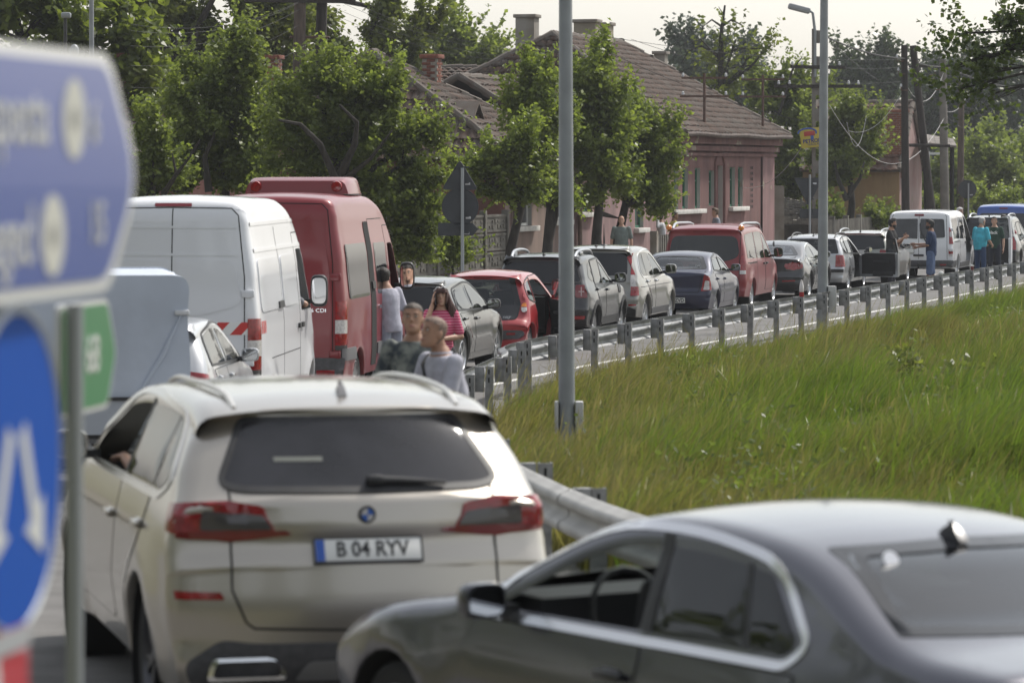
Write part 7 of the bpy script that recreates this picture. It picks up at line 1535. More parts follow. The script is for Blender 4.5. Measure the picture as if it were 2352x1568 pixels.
M_WOODP = mat('weathered_pole_wood', (.10, .075, .062), .95, var=.35, scale=2.5, bump=.5, bscale=10, aniso=(5, 5, .6)); M_WOODD = mat('tarred_pole_wood', (.035, .029, .026), .95, var=.35, scale=2.5, aniso=(5, 5, .6)); M_CPOLE = mat('old_concrete_pole', (.17, .155, .14), .95, var=.25, scale=2, bump=.3, bscale=12)
def pole(dxb, dxt, dyt, D, r, m, lab, extras=None, name='utility_pole'):
    b = P(dxb, 560, D); z = zat(dyt, D); t = thing(name, lab, 'utility pole', (b.x, b.y, 0)); dx = (dxt-dxb)*.435374/F*D; mb = MB(); mb.tube([(0, 0, -.2), (dx, 0, z)], [r, r*.72], 10); mb.build('pole', m, t, 60); return t, dx, z
def arm(t, x, z, w, m=None, ins=(), yaw=.3):
    mb = MB(); mb.box((x, -.14, z), (w, .10, .11), yaw); mb.build('crossarm', m or M_WOODD, t)
    for k in ins:
        mb = MB(); mb.lathe([(.0005, 0), (.03, 0), (.05, .04), (.034, .07), (.04, .11), (.0005, .14)], 10, Matrix.Translation((x+k*w*.5*math.cos(yaw), -.14+k*w*.5*math.sin(yaw), z+.06))); mb.build('insulator', M_CERAM, t)
t, dx, z = pole(679, 690, -60, 100, .22, M_WOODP, 'grey weathered twin wooden pole among the tall trees'); arm(t, dx, zat(2, 100), 3.2)
mb = MB(); mb.tube([(.5, .3, 0), (.75, .3, z)], [.18, .15], 10); mb.build('pole_prop', M_WOODD, t, 60); mb = MB(); mb.tube([(dx-.3, 0, zat(85, 100)), (dx+.8, .2, zat(85, 100))], .04, 6); mb.build('pole_band', M_IRON, t)
# concrete pole with lamp arm and yellow sign
b = P(1878, 560, 118); t = thing('concrete_pole', 'slotted concrete pole carrying a lamp arm and a yellow sign, beside the farther lamp post', 'utility pole', (b.x, b.y, 0)); zt = zat(66, 118)
mb = MB(); mb.box((-.13, 0, zt/2), (.11, .26, zt)); mb.build('pole_leg', M_CPOLE, t, 0); mb = MB(); mb.box((.24, 0, zt/2), (.11, .26, zt)); mb.build('pole_leg', M_CPOLE, t, 0)
for k in range(9): mb = MB(); mb.box((.055, 0, .6+k*zt/9), (.27, .22, .42)); mb.build('pole_web', M_CPOLE, t, 0)
hd = P(1845, 20, 118); mb = MB(); mb.tube([(-.1, -.15, zt-1.6), (-.1, -.15, zt-.1), (hd.x-b.x+.3, -.2, hd.z-.15), (hd.x-b.x+.1, -.2, hd.z)], [.05, .05, .045, .04], 8); mb.build('lamp_arm', M_GALV, t)
mb = MB(); mb.rbox((hd.x-b.x-.15, -.2, hd.z), (.75, .34, .2), .06, R=Matrix.Rotation(.25, 3, 'Y')); mb.build('lamp_head', mat('lamp_grey', (.3, .31, .32), .5), t)
arm(t, 0, zat(198, 118), 2.9, ins=(-.9, -.65, .7, .92), yaw=0); arm(t, 0, zat(154, 118), 2.0, ins=(-.95, -.6, .8), yaw=.4)
yt, yb = P(1866, 293, 117.5), P(1866, 338, 117.5); h = yt.z-yb.z; sg = thing('yellow_sign', 'small tilted yellow advertising sign fixed to the concrete pole', 'sign', (yt.x, 117.6, (yt.z+yb.z)/2)); sg.rotation_euler = (0, -.10, 0)
mb = MB(); mb.rbox((0, 0, 0), (.78, .04, h), .01); o = mb.build('sign_board', mat('yellow_board', (.46, .36, .05), .5), sg)
lettering('PETROM', .17, mat('sign_navy', (.02, .03, .14), .5), o, (0, -.024, -h*.17), (PI/2, 0, 0), .98, bold=.006); lettering('NADLAC', .11, mat('sign_navy', (.02, .03, .14), .5), o, (.05, -.024, -h*.34), (PI/2, 0, 0), 1.0)
mb = MB(); mb.tube([(-.15+.30*math.cos(q*.2), -.022, h*.27+.14*math.sin(q*.2)) for q in range(-2, 17)], .028, 6); mb.build('sign_emblem', mat('sign_blue', (.04, .09, .35), .5), o)
mb = MB(); mb.rbox((-.08, -.024, h*.22), (.36, .012, .16), .05); mb.build('sign_emblem', mat('sign_red', (.40, .05, .04), .5), o); mb = MB(); mb.rbox((.0, -.024, h*.02), (.10, .012, .16), .01); mb.build('sign_emblem', mat('sign_blue', (.04, .09, .35), .5), o)
# wooden A-frame and the poles on the right
t, dx, z = pole(2081, 2077, 103, 131, .17, M_WOODD, 'dark wooden A-frame pole in front of the ochre house gable')
q = P(2152, 560, 131); mb = MB(); mb.tube([(q.x-t.location.x, 0, -.2), (dx+.32, 0, z-.02)], [.17, .13], 10); mb.build('pole_leg', M_WOODD, t, 60)
z2 = zat(333, 131); mb = MB(); mb.tube([(.1, -.15, z2), (1.6, -.15, z2-.02)], .06, 8); mb.build('brace', M_WOODD, t)
for zz, xx in ((z-.6, -.35), (zat(170, 131), -.3), (zat(207, 131), -.2), (zat(172, 131), 1.05), (zat(206, 131), 1.2)):
    mb = MB(); mb.tube([(xx+(.25 if xx < 0 else -.2), -.15, zz), (xx, -.15, zz), (xx, -.15, zz+.12)], .02, 6); mb.build('hook', M_IRON, t); mb = MB(); mb.lathe([(.0005, 0), (.035, 0), (.05, .04), (.035, .07), (.04, .10), (.0005, .13)], 10, Matrix.Translation((xx, -.15, zz+.12))); mb.build('insulator', M_CERAM, t)
t, dx, z = pole(2172, 2165, 136, 140, .20, M_CPOLE, 'grey pole with a short crossarm right of the A-frame'); arm(t, dx-.4, zat(152, 140), 1.9, M_WOODD, yaw=0)
t, dx, z = pole(2205, 2208, 188, 150, .17, M_WOODP, 'brown wooden pole nearest to the round sign')
t, dx, z = pole(2112, 2112, 345, 160, .13, mat('pale_pole', (.36, .35, .33), .9), 'short pale post with a crosspiece behind the A-frame') if 0 else pole(2132, 2132, 347, 170, .12, mat('pale_pole', (.36, .35, .33), .9), 'short pale post with a crosspiece behind the A-frame'); arm(t, 0, zat(352, 170), 1.6, M_CERAM, yaw=0)
t, dx, z = pole(152, 150, 35, 75, .05, M_BLACK, 'thin dark post with a small lamp, under the chestnut tree', name='post'); mb = MB(); mb.rbox((0, 0, z), (.2, .2, .12), .03); mb.build('post_lamp', M_GALV, t); mb = MB(); mb.ell((.18, -.05, z-.75), (.1, .1, .14)); mb.build('post_horn', M_GALV, t)
M_WIRE = mat('wire', (.05, .05, .05), .7); M_WIREW = mat('white_cable', (.52, .51, .50), .6)
WL = 0
def wire(a, b, sag, r=.008, m=None, lab='thin overhead power wire crossing the sky'):
    a, b = Vector(a), Vector(b); mb = MB(); n = 24; mb.tube([a+(b-a)*(i/n)-Vector((0, 0, sag*4*(i/n)*(1-i/n))) for i in range(n+1)], r, 5, cap=False); o = mb.build('power_wire', m or M_WIRE); return tag(o, lab, 'wire', 'overhead wires' )
for nm, ya, yb in (('topmost', -55, 108), ('second', -42, 116), ('third', -20, 124), ('lowest', -2, 133)): wire(P(690, ya, 100), P(1255, yb+8, 119), .5, .005, lab=nm+' overhead wire running from the weathered twin pole down to the pink house')
for nm, ya, yb in (('highest', 2, 55), ('second highest', 4, 70), ('middle', 20, 105), ('fourth', 55, 150), ('lowest', 110, 200)): wire(P(690, ya, 100), P(300, yb, 80), .35, .004, lab=nm+' pale overhead wire crossing in front of the tall trees to the left')
wire(P(1400, 85, 117), P(2352, 112, 150), .6, lab='topmost straight wire crossing the sky from the pink house to the right edge'); wire(P(1450, 90, 117), P(2352, 128, 150), 1.3, lab='second straight wire crossing the sky from the pink house to the right'); wire(P(1890, 148, 118), P(2170, 128, 140), .3, lab='third straight wire between the concrete pole and the grey pole')
wire(P(1900, 85, 118), P(2080, 134, 131), .15, .028, lab='thick twisted cable from the concrete pole to the A-frame'); wire(P(2085, 134, 131), P(2170, 152, 140), .1, .028, lab='thick twisted cable from the A-frame to the grey pole'); wire(P(2170, 152, 140), P(2420, 205, 160), .3, .028, lab='thick twisted cable from the grey pole to the right edge')
wire(P(1905, 90, 118), P(2020, 185, 133), .1, .012, lab='wire slanting down from the concrete pole behind the poplars'); wire(P(1340, 90, 116), P(1878, 285, 118), .3, .010, lab='wire slanting down along the pink house roof')
wire(P(1700, 428, 122), P(1878, 272, 118), .75, .009, M_WIREW, 'white cable sagging from the pink house wall up to the concrete pole'); wire(P(1410, 375, 113), P(1705, 428, 122), .6, .008, M_WIREW, 'faint white cable sagging across the pink house wall')
wire(P(1905, 240, 118), P(2170, 268, 140), 1.9, .009, M_WIREW, 'white cable sagging in front of the ochre house roof'); wire(P(2080, 190, 131), P(2168, 165, 140), .9, .009, M_WIREW, 'white cable looping between the A-frame and the grey pole'); wire(P(2175, 255, 140), P(2230, 200, 150), .35, .008, M_WIREW, 'short white cable from the grey pole to the brown pole')
wire(P(1950, 300, 130), P(2070, 215, 131), .5, .008, M_WIREW, 'white cable rising to the A-frame from the small tree'); wire(P(1945, 280, 129), P(1990, 265, 131), 1.0, .008, M_WIREW, 'short drooping white cable end by the small tree')
wire(P(2175, 268, 140), P(2420, 370, 150), .4, .010, lab='wire falling from the grey pole toward the right edge'); wire(P(2210, 235, 150), P(2420, 300, 170), .5, .010, lab='faint wire from the brown pole toward the right edge')
# ------------------------------------------------------------------ traffic signs seen from behind
M_SBACK = mat('sign_back_grey', (.042, .046, .053), .5, .2, var=.15, scale=4); M_SPOST = mat('sign_post_steel', (.32, .34, .36), .45, .6); M_STICK = mat('pale_sticker', (.6, .6, .63), .5)
def signpost(dxb, D, plates, lab, ztop, lean=0):
    b = P(dxb, 500, D); t = thing('road_sign', lab, 'road sign', (b.x, b.y, gz(b.x, b.y))); mb = MB(); mb.tube([(0, 0, 0), (lean, 0, zat(ztop, D))], .038, 10); mb.build('post', M_SPOST, t)
    for kind, dx, dy, w, h in plates:
        c = P(dx, dy, D)-Vector((b.x, b.y, 0)); c.y = .06; W_, H_ = w*.435374/F*D, h*.435374/F*D; mb = MB(); M = Matrix.Translation(c)@Matrix.Rotation(PI/2, 4, 'X')
        if kind == 'tri': pl = roundpoly([(-W_/2, -H_/2, .08), (W_/2, -H_/2, .08), (0, H_/2, .08)], 4)
        elif kind == 'inv': pl = roundpoly([(-W_/2, H_/2, .08), (0, -H_/2, .08), (W_/2, H_/2, .08)], 4)
        elif kind == 'disc': pl = lampring(0, 0, W_/2, 32)
        elif kind == 'arrow': pl = [(-W_/2, -H_/2), (W_/2-.12, -H_/2), (W_/2, 0), (W_/2-.12, H_/2), (-W_/2, H_/2)]
        else: pl = roundpoly([(-W_/2, -H_/2, .04), (W_/2, -H_/2, .04), (W_/2, H_/2, .04), (-W_/2, H_/2, .04)], 3)
        mb.prism(pl, -.012, .012, M); o = mb.build('sign_plate', M_SBACK, t, 30)
        if kind in ('tri', 'disc', 'inv'):
            k = .97; pr = MB(); n = len(pl); vs = [M@Vector((x, y, .014)) for x, y in pl]+[M@Vector((x*k, y*k, .03)) for x, y in pl]; pr.tube([M@Vector((x*.985, y*.985, .016)) for x, y in pl+[pl[0]]], .012, 5); pr.build('plate_rim', M_SBACK, o)
        for z in (-.2, .2):
            cl = MB(); cl.box((0, .025, c.z+z*H_*1.3), (.28, .03, .035)); cl.build('clamp', M_SBACK, t)
        if kind != 'box':
            st = MB(); st.box((c.x+W_*.22, c.y-.016, c.z-H_*(.30 if kind != 'inv' else -.3)), (.11, .006, .05)); st.build('sticker', M_STICK, o)
    return t
signpost(1062, 76, [('tri', 1056, 401, 82, 68), ('disc', 1057, 474, 84, 84), ('arrow', 1052, 526, 92, 30)], 'backs of a triangular and a round sign on one post before the panel fence', 385)
signpost(1860, 110, [('inv', 1857, 440, 66, 64), ('box', 1860, 490, 46, 22)], 'back of an inverted triangle sign with a small plate, beside the farther lamp post', 400)
signpost(2224, 142, [('disc', 2222, 434, 42, 42)], 'back of a round sign above the white minivan', 420)
# ------------------------------------------------------------------ near, blurred direction signs at the left
SU = Vector((.155, .988, 0)).normalized(); SN = Vector((SU.y, -SU.x, 0))
M_SBLUE = mat('sign_blue_sheet', (.003, .042, .27), .30, spec=.6, coat=.35); M_SWHT = mat('sign_white_sheet', (.60, .61, .62), .3, coat=.6); M_SLET = mat('sign_lettering_sheet', (.42, .43, .44), .4); M_SGRN = mat('sign_green_sheet', (.012, .17, .07), .32, coat=.5); M_SRED = mat('sign_red_sheet', (.40, .02, .035), .35, coat=.5)
def SP(x, dyc, D):            # frame of a sign plate: u along the plate, z up, normal to the road
    return Matrix((SU, Vector((0, 0, 1)), SN)).transposed().to_4x4()
D0 = 6.2; zt, zb = zat(95, D0), zat(697, D0); hh = zt-zb; X0 = (0-512)/F*D0; Lr = .93
sg = thing('direction_sign', 'large blurred blue and white arrow direction sign at the upper left', 'road sign', (X0, D0, 0))
Mx = Matrix.Translation((0, 0, (zt+zb)/2))@SP(0, 0, 0)
pl = [(-.55, -hh/2), (.70, -hh/2), (Lr, -.01), (.70, hh/2), (-.55, hh/2)]; pl = roundpoly([(*pl[0], .02), (*pl[1], .06), (*pl[2], .12), (*pl[3], .06), (*pl[4], .02)], 4); pi = [(x*.968-.003, y*.90) for x, y in pl]
mb = MB(); mb.prism(pl, -.012, .004, Mx); brd = mb.build('sign_panel', M_SWHT, sg, 30); mb = MB(); mb.prism(pi, .0045, .007, Mx); mb.build('sign_field', M_SBLUE, brd, 30)
def on_sign(par, s, size, u, z, m, sx=1.0, M=None, d=.0085): me = text_mesh(s, size, extr=.001, bold=.002); me.materials.append(m); o = link('lettering', me, par); o.matrix_local = (M or Mx)@Matrix.Translation((u, z, d))@Matrix.Diagonal((sx, 1, 1, 1)); return o
on_sign(brd, 'Budapesta', .15, -.02, .10, M_SLET, .95); on_sign(brd, 'Szeged', .15, -.02, -.115, M_SLET, .95); on_sign(brd, '15', .11, .60, -.10, M_SLET); on_sign(brd, '6', .11, .58, .09, M_SLET)
for z, u in ((.10, .44), (-.115, .30)):
    mb = MB(); M = Mx@Matrix.Translation((u, z, .0075)); mb.prism(lampring(0, 0, .075, 24), 0, .0015, M); mb.build('sign_symbol', mat('symbol_white', (.46, .46, .42), .5), brd); mb = MB(); mb.prism(lampring(0, 0, .022, 12), .0016, .003, M); mb.build('sign_symbol', mat('symbol_grey', (.2, .2, .2), .5), brd)
mb = MB(); q = Mx@Vector((-.30, 0, -.05)); mb.tube([(q.x, q.y, -3), (q.x, q.y, q.z+.3)], .03, 12); mb.build('post', M_SPOST, sg)
sg['label'] = 'large blurred blue and white arrow direction sign at the upper left'
rs = thing('pass_either_side_sign', 'round blue sign with white arrows on the left edge of the photo', 'road sign', ((14-512)/F*6.4, 6.4, 0)); M2 = Matrix.Translation((0, 0, (zat(712, 6.4)+zat(1450, 6.4))/2))@SP(0, 0, 0)
mb = MB(); rr = (zat(712, 6.4)-zat(1450, 6.4))/2; mb.prism(lampring(0, 0, rr, 48), -.01, .004, M2); dsc = mb.build('sign_disc', mat('disc_blue', (.004, .062, .33), .6, spec=.15), rs, 30)
mb = MB(); mb.tube([M2@Vector((rr*math.cos(q*PI/24), rr*math.sin(q*PI/24), 0)) for q in range(49)], .008, 6); mb.build('disc_rim', M_SPOST, dsc)
for s in (1, -1):
    mb = MB(); pl2 = [(s*.02, .06), (s*.055, .085), (s*.13, -.075), (s*.165, -.055), (s*.17, -.165), (s*.055, -.115), (s*.092, -.095)]; mb.prism(pl2[::s], .0045, .006, M2); mb.build('white_arrow', M_SWHT, dsc, 0)
mb = MB(); q = M2@Vector((0, 0, -.05)); mb.tube([(q.x, q.y, 0), (q.x, q.y, q.z+.3)], .03, 12); mb.build('post', M_SPOST, rs)
cv = thing('chevron_board', 'red and white chevron board at the bottom left corner', 'road sign', (X0-.03, 6.2, 0)); M3 = Matrix.Translation((0, 0, zat(1470, 6.2)-.20))@SP(0, 0, 0)
mb = MB(); mb.prism([(-.5, -.2), (.26, -.2), (.26, .2), (-.5, .2)], -.01, .004, M3); cb = mb.build('board', M_SRED, cv, 0)
for k in range(3):
    mb = MB(); u = .02-k*.26; mb.prism([(u-.02, -.2), (u+.16, -.2), (u+.05, .16), (u+.01, .16)], .0045, .006, M3); mb.build('white_chevron', M_SWHT, cb, 0)
mb = MB(); mb.prism([(-.5, .16), (.26, .16), (.26, .2), (-.5, .2)], .0062, .008, M3); mb.build('board_edge', mat('edge_grey', (.3, .31, .33), .5), cb, 0)
mb = MB(); q = M3@Vector((-.25, 0, -.04)); mb.tube([(q.x, q.y, 0), (q.x, q.y, q.z)], .03, 10); mb.build('post', M_SPOST, cv)
b = P(172, 1000, 10.5); er = thing('route_number_sign', 'green arrow-shaped route number sign on a grey post at the left', 'road sign', (b.x, b.y, 0)); zt, zb = zat(702, 10.4), zat(965, 10.4)
mb = MB(); mb.tube([(0, 0, 0), (0, 0, zt)], .026, 14); mb.build('post', M_SPOST, er)
M4 = Matrix.Translation((-.075, 0, (zt+zb)/2))@SP(0, 0, 0)@Matrix.Translation((0, 0, .035)); h = zt-zb
pl = roundpoly([(-.03, -h/2, .02), (.50, -h/2, .03), (.60, 0, .03), (.50, h/2, .03), (-.03, h/2, .02)], 3); mb = MB(); mb.prism(pl, -.01, .004, M4); pb = mb.build('sign_panel', M_SWHT, er, 30); mb = MB(); mb.prism([(x*.95+.015, y*.92) for x, y in pl], .0045, .0065, M4); mb.build('sign_field', M_SGRN, pb, 30); on_sign(pb, 'E 68', .16, .26, 0, M_SWHT, .95, M4, .008)
# ------------------------------------------------------------------ people
def remesh(mb, vox, m, name, sm=2):
    me = bpy.data.meshes.new(name); me.from_pydata([tuple(v) for v in mb.v], [], mb.f); o = bpy.data.objects.new(name, me); COL.objects.link(o)
    r = o.modifiers.new('r', 'REMESH'); r.mode = 'VOXEL'; r.voxel_size = vox; r.use_smooth_shade = True
    if sm: s = o.modifiers.new('s', 'SMOOTH'); s.iterations = sm; s.factor = .5
    dg = bpy.context.evaluated_depsgraph_get(); me2 = bpy.data.meshes.new_from_object(o.evaluated_get(dg)); bpy.data.objects.remove(o); bpy.data.meshes.remove(me)
    me2.name = name; me2.materials.clear(); me2.materials.append(m); me2.polygons.foreach_set('use_smooth', [True]*len(me2.polygons)); return me2
def ering(c, a, b, n=18, R=None):
    R = R or Matrix.Identity(3); return [c+R@Vector((a*math.cos(2*PI*k/n), b*math.sin(2*PI*k/n), 0)) for k in range(n)]
def capsule(mb, pts, rs):
    pts = [Vector(p) for p in pts]; mb.tube(pts, rs, 12)
    for p, r in zip(pts, rs): mb.ell(p, (r, r, r), u=12, w=8)
def hand(mb, w, d, curl, side, sc=1.0):
    """palm and five bent fingers; w wrist, d direction of the hand, side: palm normal"""
    d = d.normalized(); n = (side-d*side.dot(d)).normalized(); t = d.cross(n); R = Matrix((t, d, n)).transposed()
    mb.ell(w+d*.045*sc, (.040*sc, .052*sc, .017*sc), R, 12, 8)
    for i, (o, ln, r) in enumerate(((-.030, .070, .0085), (-.010, .080, .009), (.011, .074, .0085), (.030, .058, .0075))):
        p = w+d*.085*sc+t*o*sc; pts = [p-d*.02*sc]; q = d.copy()
        for k, f in enumerate((.45, .32, .23)):
            pts.append(pts[-1]+q*ln*f*sc*1.25); q = (q+n*curl*.8).normalized()
        mb.tube(pts, [r*sc, r*sc*.95, r*sc*.85, r*sc*.7], 8); mb.ell(pts[-1], (r*sc*.7,)*3, u=8, w=6)
    p = w+d*.03*sc-t*.035*sc; mb.tube([p+t*.02*sc, p-t*.012*sc+d*.025*sc+n*.012*sc, p-t*.014*sc+d*.055*sc+n*.02*sc], [.013*sc, .0105*sc, .008*sc], 8); mb.ell(p-t*.014*sc+d*.055*sc+n*.02*sc, (.008*sc,)*3, u=8, w=6)
def cloth(name, c, var=.12, sc=14): return mat(name, c, .9, var=var, scale=sc, bump=.35, bscale=9)
SKIN = [mat('skin_fair', (.46, .27, .19), .5, var=.10, scale=20), mat('skin_tan', (.36, .20, .13), .5, var=.10, scale=20), mat('skin_brown', (.24, .125, .08), .5, var=.10, scale=20)]
def person(label, X, Y, face, skin=0, hair=((.03, .025, .02), 'short'), shirt=None, pants=None, shoes=(.03, .03, .03), pose=None, hgt=1.75, vox=.016, sleeve='short', shorts=False, bulk=1.0, group=None, zoff=0.0, beard=False, extra=None, woman=False, shirt_m=None):
    pz = pose or {}; s = hgt/1.75; sm = SKIN[skin]; t = thing('person', label, 'person', (X, Y, gz(X, Y)+zoff), -math.radians(face), group); V3 = Vector
    lean = pz.get('lean', 0); side = pz.get('side', 0); Rl = Matrix.Rotation(-lean, 3, 'X')@Matrix.Rotation(side, 3, 'Y'); sit = pz.get('sit')
    hipc = V3((0, 0, .94 if not sit else .12))
    def T(x, y, z): return hipc+Rl@V3((x, y, z-.94))          # upper body point
    sw = (.185 if not woman else .165)*bulk**.5
    J = dict(ls=T(-sw, 0, 1.425), rs=T(sw, 0, 1.425), neck=T(0, -.01, 1.50), chin=T(0, .02, 1.56))
    for sd, sg in (('l', -1), ('r', 1)):
        J[sd+'e'] = V3(pz[sd+'e']) if sd+'e' in pz else T(sg*(sw+.07), -.03, 1.13); J[sd+'w'] = V3(pz[sd+'w']) if sd+'w' in pz else T(sg*(sw+.09), .05, .88)
        J[sd+'h'] = hipc+V3((sg*.09, 0, 0))
        J[sd+'k'] = V3(pz[sd+'k']) if sd+'k' in pz else (V3((sg*.12, .02, .50)) if not sit else hipc+V3((sg*.13, .42, .06))); J[sd+'a'] = V3(pz[sd+'a']) if sd+'a' in pz else (V3((sg*.13, -.01, .09)) if not sit else hipc+V3((sg*.13, .50, -.34)))
    def torso(mb, g, z0=.86, z1=1.53):
        prof = [(.86, .150, .115), (.94, .172, .125), (1.02, .160*bulk, .118*bulk), (1.10, .150*bulk, .118*bulk**1.3), (1.20, .160*bulk, .122*bulk**1.2), (1.30, .172*bulk**.6, .120), (1.38, .178*bulk**.4, .108), (1.435, .150, .090), (1.475, .095, .075), (1.53, .060, .062)]
        if woman: prof = [(z, a*.92, b*(1.0 if z < 1.2 or z > 1.36 else 1.22)) for z, a, b in prof]
        mb.loft([ering(T(0, -.005, z), a+g, b+g, R=Rl) for z, a, b in prof if z0 <= z <= z1])
    body = MB(); torso(body, 0)
    for sd, sg in (('l', -1), ('r', 1)):
        capsule(body, [J[sd+'s'], J[sd+'s'].lerp(J[sd+'e'], .5), J[sd+'e'], J[sd+'e'].lerp(J[sd+'w'], .35), J[sd+'w']], [.056*bulk**.3, .048*bulk**.3, .039, .041, .027])
        capsule(body, [J[sd+'h'], J[sd+'h'].lerp(J[sd+'k'], .5), J[sd+'k'], J[sd+'k'].lerp(J[sd+'a'], .35), J[sd+'a']], [.092, .076, .055, .056, .038])
        ft = V3((sg*.02, 1, 0)).normalized(); body.loft([[J[sd+'a']+V3((x, y, z)) for x, y, z in ((-.035, 0, -.085), (.035, 0, -.085), (.03, 0, .0), (-.03, 0, 0))], [J[sd+'a']+V3((x, y, z)) for x, y, z in ((-.045, .13, -.085), (.045, .13, -.085), (.03, .12, -.04), (-.03, .12, -.04))]])
    body.tube([T(0, -.02, 1.44), T(0, .0, 1.52), T(0, .015, 1.60)], [.066, .056, .054], 14)
    # head
    hy = math.radians(pz.get('headyaw', 0)); hp = math.radians(pz.get('headpitch', 0)); Rh = Matrix.Rotation(-hy, 3, 'Z')@Matrix.Rotation(-hp, 3, 'X')@Matrix.Rotation(pz.get('headroll', 0), 3, 'Y'); hc = T(0, .03, 1.645)
    def Hd(x, y, z): return hc+Rh@V3((x, y, z))
    hd = MB(); rings = []
    for z, a, b, yo in ((-.118, .022, .026, .055), (-.108, .040, .045, .045), (-.085, .054, .068, .022), (-.055, .063, .082, .008), (-.02, .070, .092, .0), (.02, .075, .098, -.004), (.055, .075, .098, -.006), (.085, .066, .087, -.006), (.105, .047, .064, -.006), (.117, .020, .028, -.006)):
        rg = []
        for k in range(20):
            q = 2*PI*k/20; c, s_ = math.cos(q), math.sin(q); x, y = a*c, b*s_+yo
            if s_ > .55 and -.06 < z < .045: y += -.006
            rg.append(Hd(x, y, z))
        rings.append(rg)
    hd.loft(rings)
    hd.loft([[Hd(x, y, z) for x, y in ((-w, yb), (w, yb), (w*.5, yt), (-w*.5, yt))] for z, w, yb, yt in ((.022, .007, .08, .094), (-.005, .010, .08, .104), (-.028, .016, .075, .114), (-.038, .013, .075, .100))])   # nose
    hd.ell(Hd(0, .083, -.062), (.026, .012, .006), Rh, 12, 6); hd.ell(Hd(0, .082, -.073), (.022, .012, .007), Rh, 12, 6)      # lips
    hd.ell(Hd(0, .080, .024), (.054, .016, .008), Rh, 14, 6)                                                                # brow
    for sg in (1, -1): hd.ell(Hd(sg*.077, -.008, -.012), (.010, .019, .032), Rh, 10, 8)                                      # ears
    body.v += hd.v; nb = len(body.v)-len(hd.v); body.f += [tuple(i+nb for i in f) for f in hd.f]; body.m += hd.m
    me = remesh(body, vox if vox > .011 else .010, sm, 'body', 1)
    hm = MB()
    for sd, sg in (('l', -1), ('r', 1)):
        d = J[sd+'w']-J[sd+'e']; d = V3(pz[sd+'d']) if sd+'d' in pz else d; hand(hm, J[sd+'w'], d, pz.get(sd+'c', .45), V3(pz[sd+'n']) if sd+'n' in pz else V3((-sg, .2, 0)))
    hme = hm.mesh('hands', sm, 60); bm = bmesh.new(); bm.from_mesh(me); bm.from_mesh(hme); bm.to_mesh(me); bm.free(); bpy.data.meshes.remove(hme); me.polygons.foreach_set('use_smooth', [True]*len(me.polygons))
    link('body', me, t)
    # face details
    for sg in (1, -1):
        e = MB(); e.ell(Hd(sg*.031, .084, .006), (.013, .008, .006), Rh, 10, 6); o = e.build('eye', mat('eye_white', (.55, .53, .5), .3), t); i_ = MB(); i_.ell(Hd(sg*.031, .0895, .006), (.0058, .004, .0058), Rh, 8, 6); i_.build('iris', M_INK, o)
        e = MB(); e.tube([Hd(sg*.015, .093, .024), Hd(sg*.032, .092, .030), Hd(sg*.050, .080, .024)], [.0028, .0032, .002], 6); e.build('eyebrow', mat('brow_%02d' % int(hair[0][0]*99), tuple(c*.8 for c in hair[0]), .8), t)
    l_ = MB(); l_.ell(Hd(0, .091, -.0675), (.022, .006, .0055), Rh, 12, 6); l_.build('lips', mat('lip_skin', (.32, .12, .10), .5), t)
    # hair
    hcol, hst = hair; hmat_ = mat('hair_%s' % '_'.join('%02d' % int(c*100) for c in hcol), hcol, .65, var=.35, scale=40, bump=.5, bscale=60)
    if hst != 'bald':
        hb = MB(); fs = 1.0
        th = {'short': .012, 'crop': .0035, 'top': .016, 'long': .022}[hst]; HR = [(-.118, .022, .026, .055), (-.085, .054, .068, .022), (-.055, .063, .082, .008), (-.02, .070, .092, .0), (.02, .075, .098, -.004), (.055, .075, .098, -.006), (.085, .066, .087, -.006), (.105, .047, .064, -.006), (.117, .020, .028, -.006), (.121, .002, .003, -.006)]
        zs_ = np.linspace(-.10, .121, 22); zz_ = [q[0] for q in HR]; vs = []; fs_ = []; u = 28
        for z in zs_:
            a, b, yo = (float(np.interp(z, zz_, [q[m] for q in HR])) for m in (1, 2, 3))
            for k in range(u):
                q = 2*PI*k/u; j_ = 1+.06*math.sin(k*2.7+z*90)*(hst in ('top', 'long')); vs.append(Hd((a+th*j_)*math.cos(q), (b+th*j_)*math.sin(q)+yo, z+max(0, (z-.06))*th*9))
        for i_ in range(21):
            for k in range(u):
                s_ = math.sin(2*PI*(k+.5)/u); lim = .064 if s_ > .55 else (.052 if s_ > .25 else (.012 if s_ > -.25 else -.075))
                if hst == 'long': lim = .05 if s_ > .6 else -.2
                if zs_[i_] > lim-.004: fs_.append((i_*u+k, i_*u+(k+1) % u, (i_+1)*u+(k+1) % u, (i_+1)*u+k))
        hb.add(vs, fs_)
        if hst == 'top': hb.ell(Hd(0, .025, .118), (.058, .075, .028), Rh, 14, 8)
        if hst == 'long':
            for q in range(26):
                a = PI*(.93+1.14*q/25)+(PI/2 if 0 else 0); x, y = .085*math.cos(a), .085*math.sin(a)-.02; jx = RND.uniform(1.0, 2.9)
                p = [Hd(x*.9, y*.9, .05), Hd(x*1.15, y*1.2, -.05), Hd(x*1.25*jx**.5, y*1.25-.01, -.16), Hd(x*1.3*jx**.6, y*1.15-.02, -.27-RND.uniform(0, .05))]; hb.tube(p, [.022, .034, .032, .010], 7)
            for q in range(7): x = -.05+q*.0165; hb.tube([Hd(x*.9, .075, .105), Hd(x, .108, .07), Hd(x*1.1, .103, .035)], [.012, .012, .006], 6)
        hb.build('hair', hmat_, t, 60)
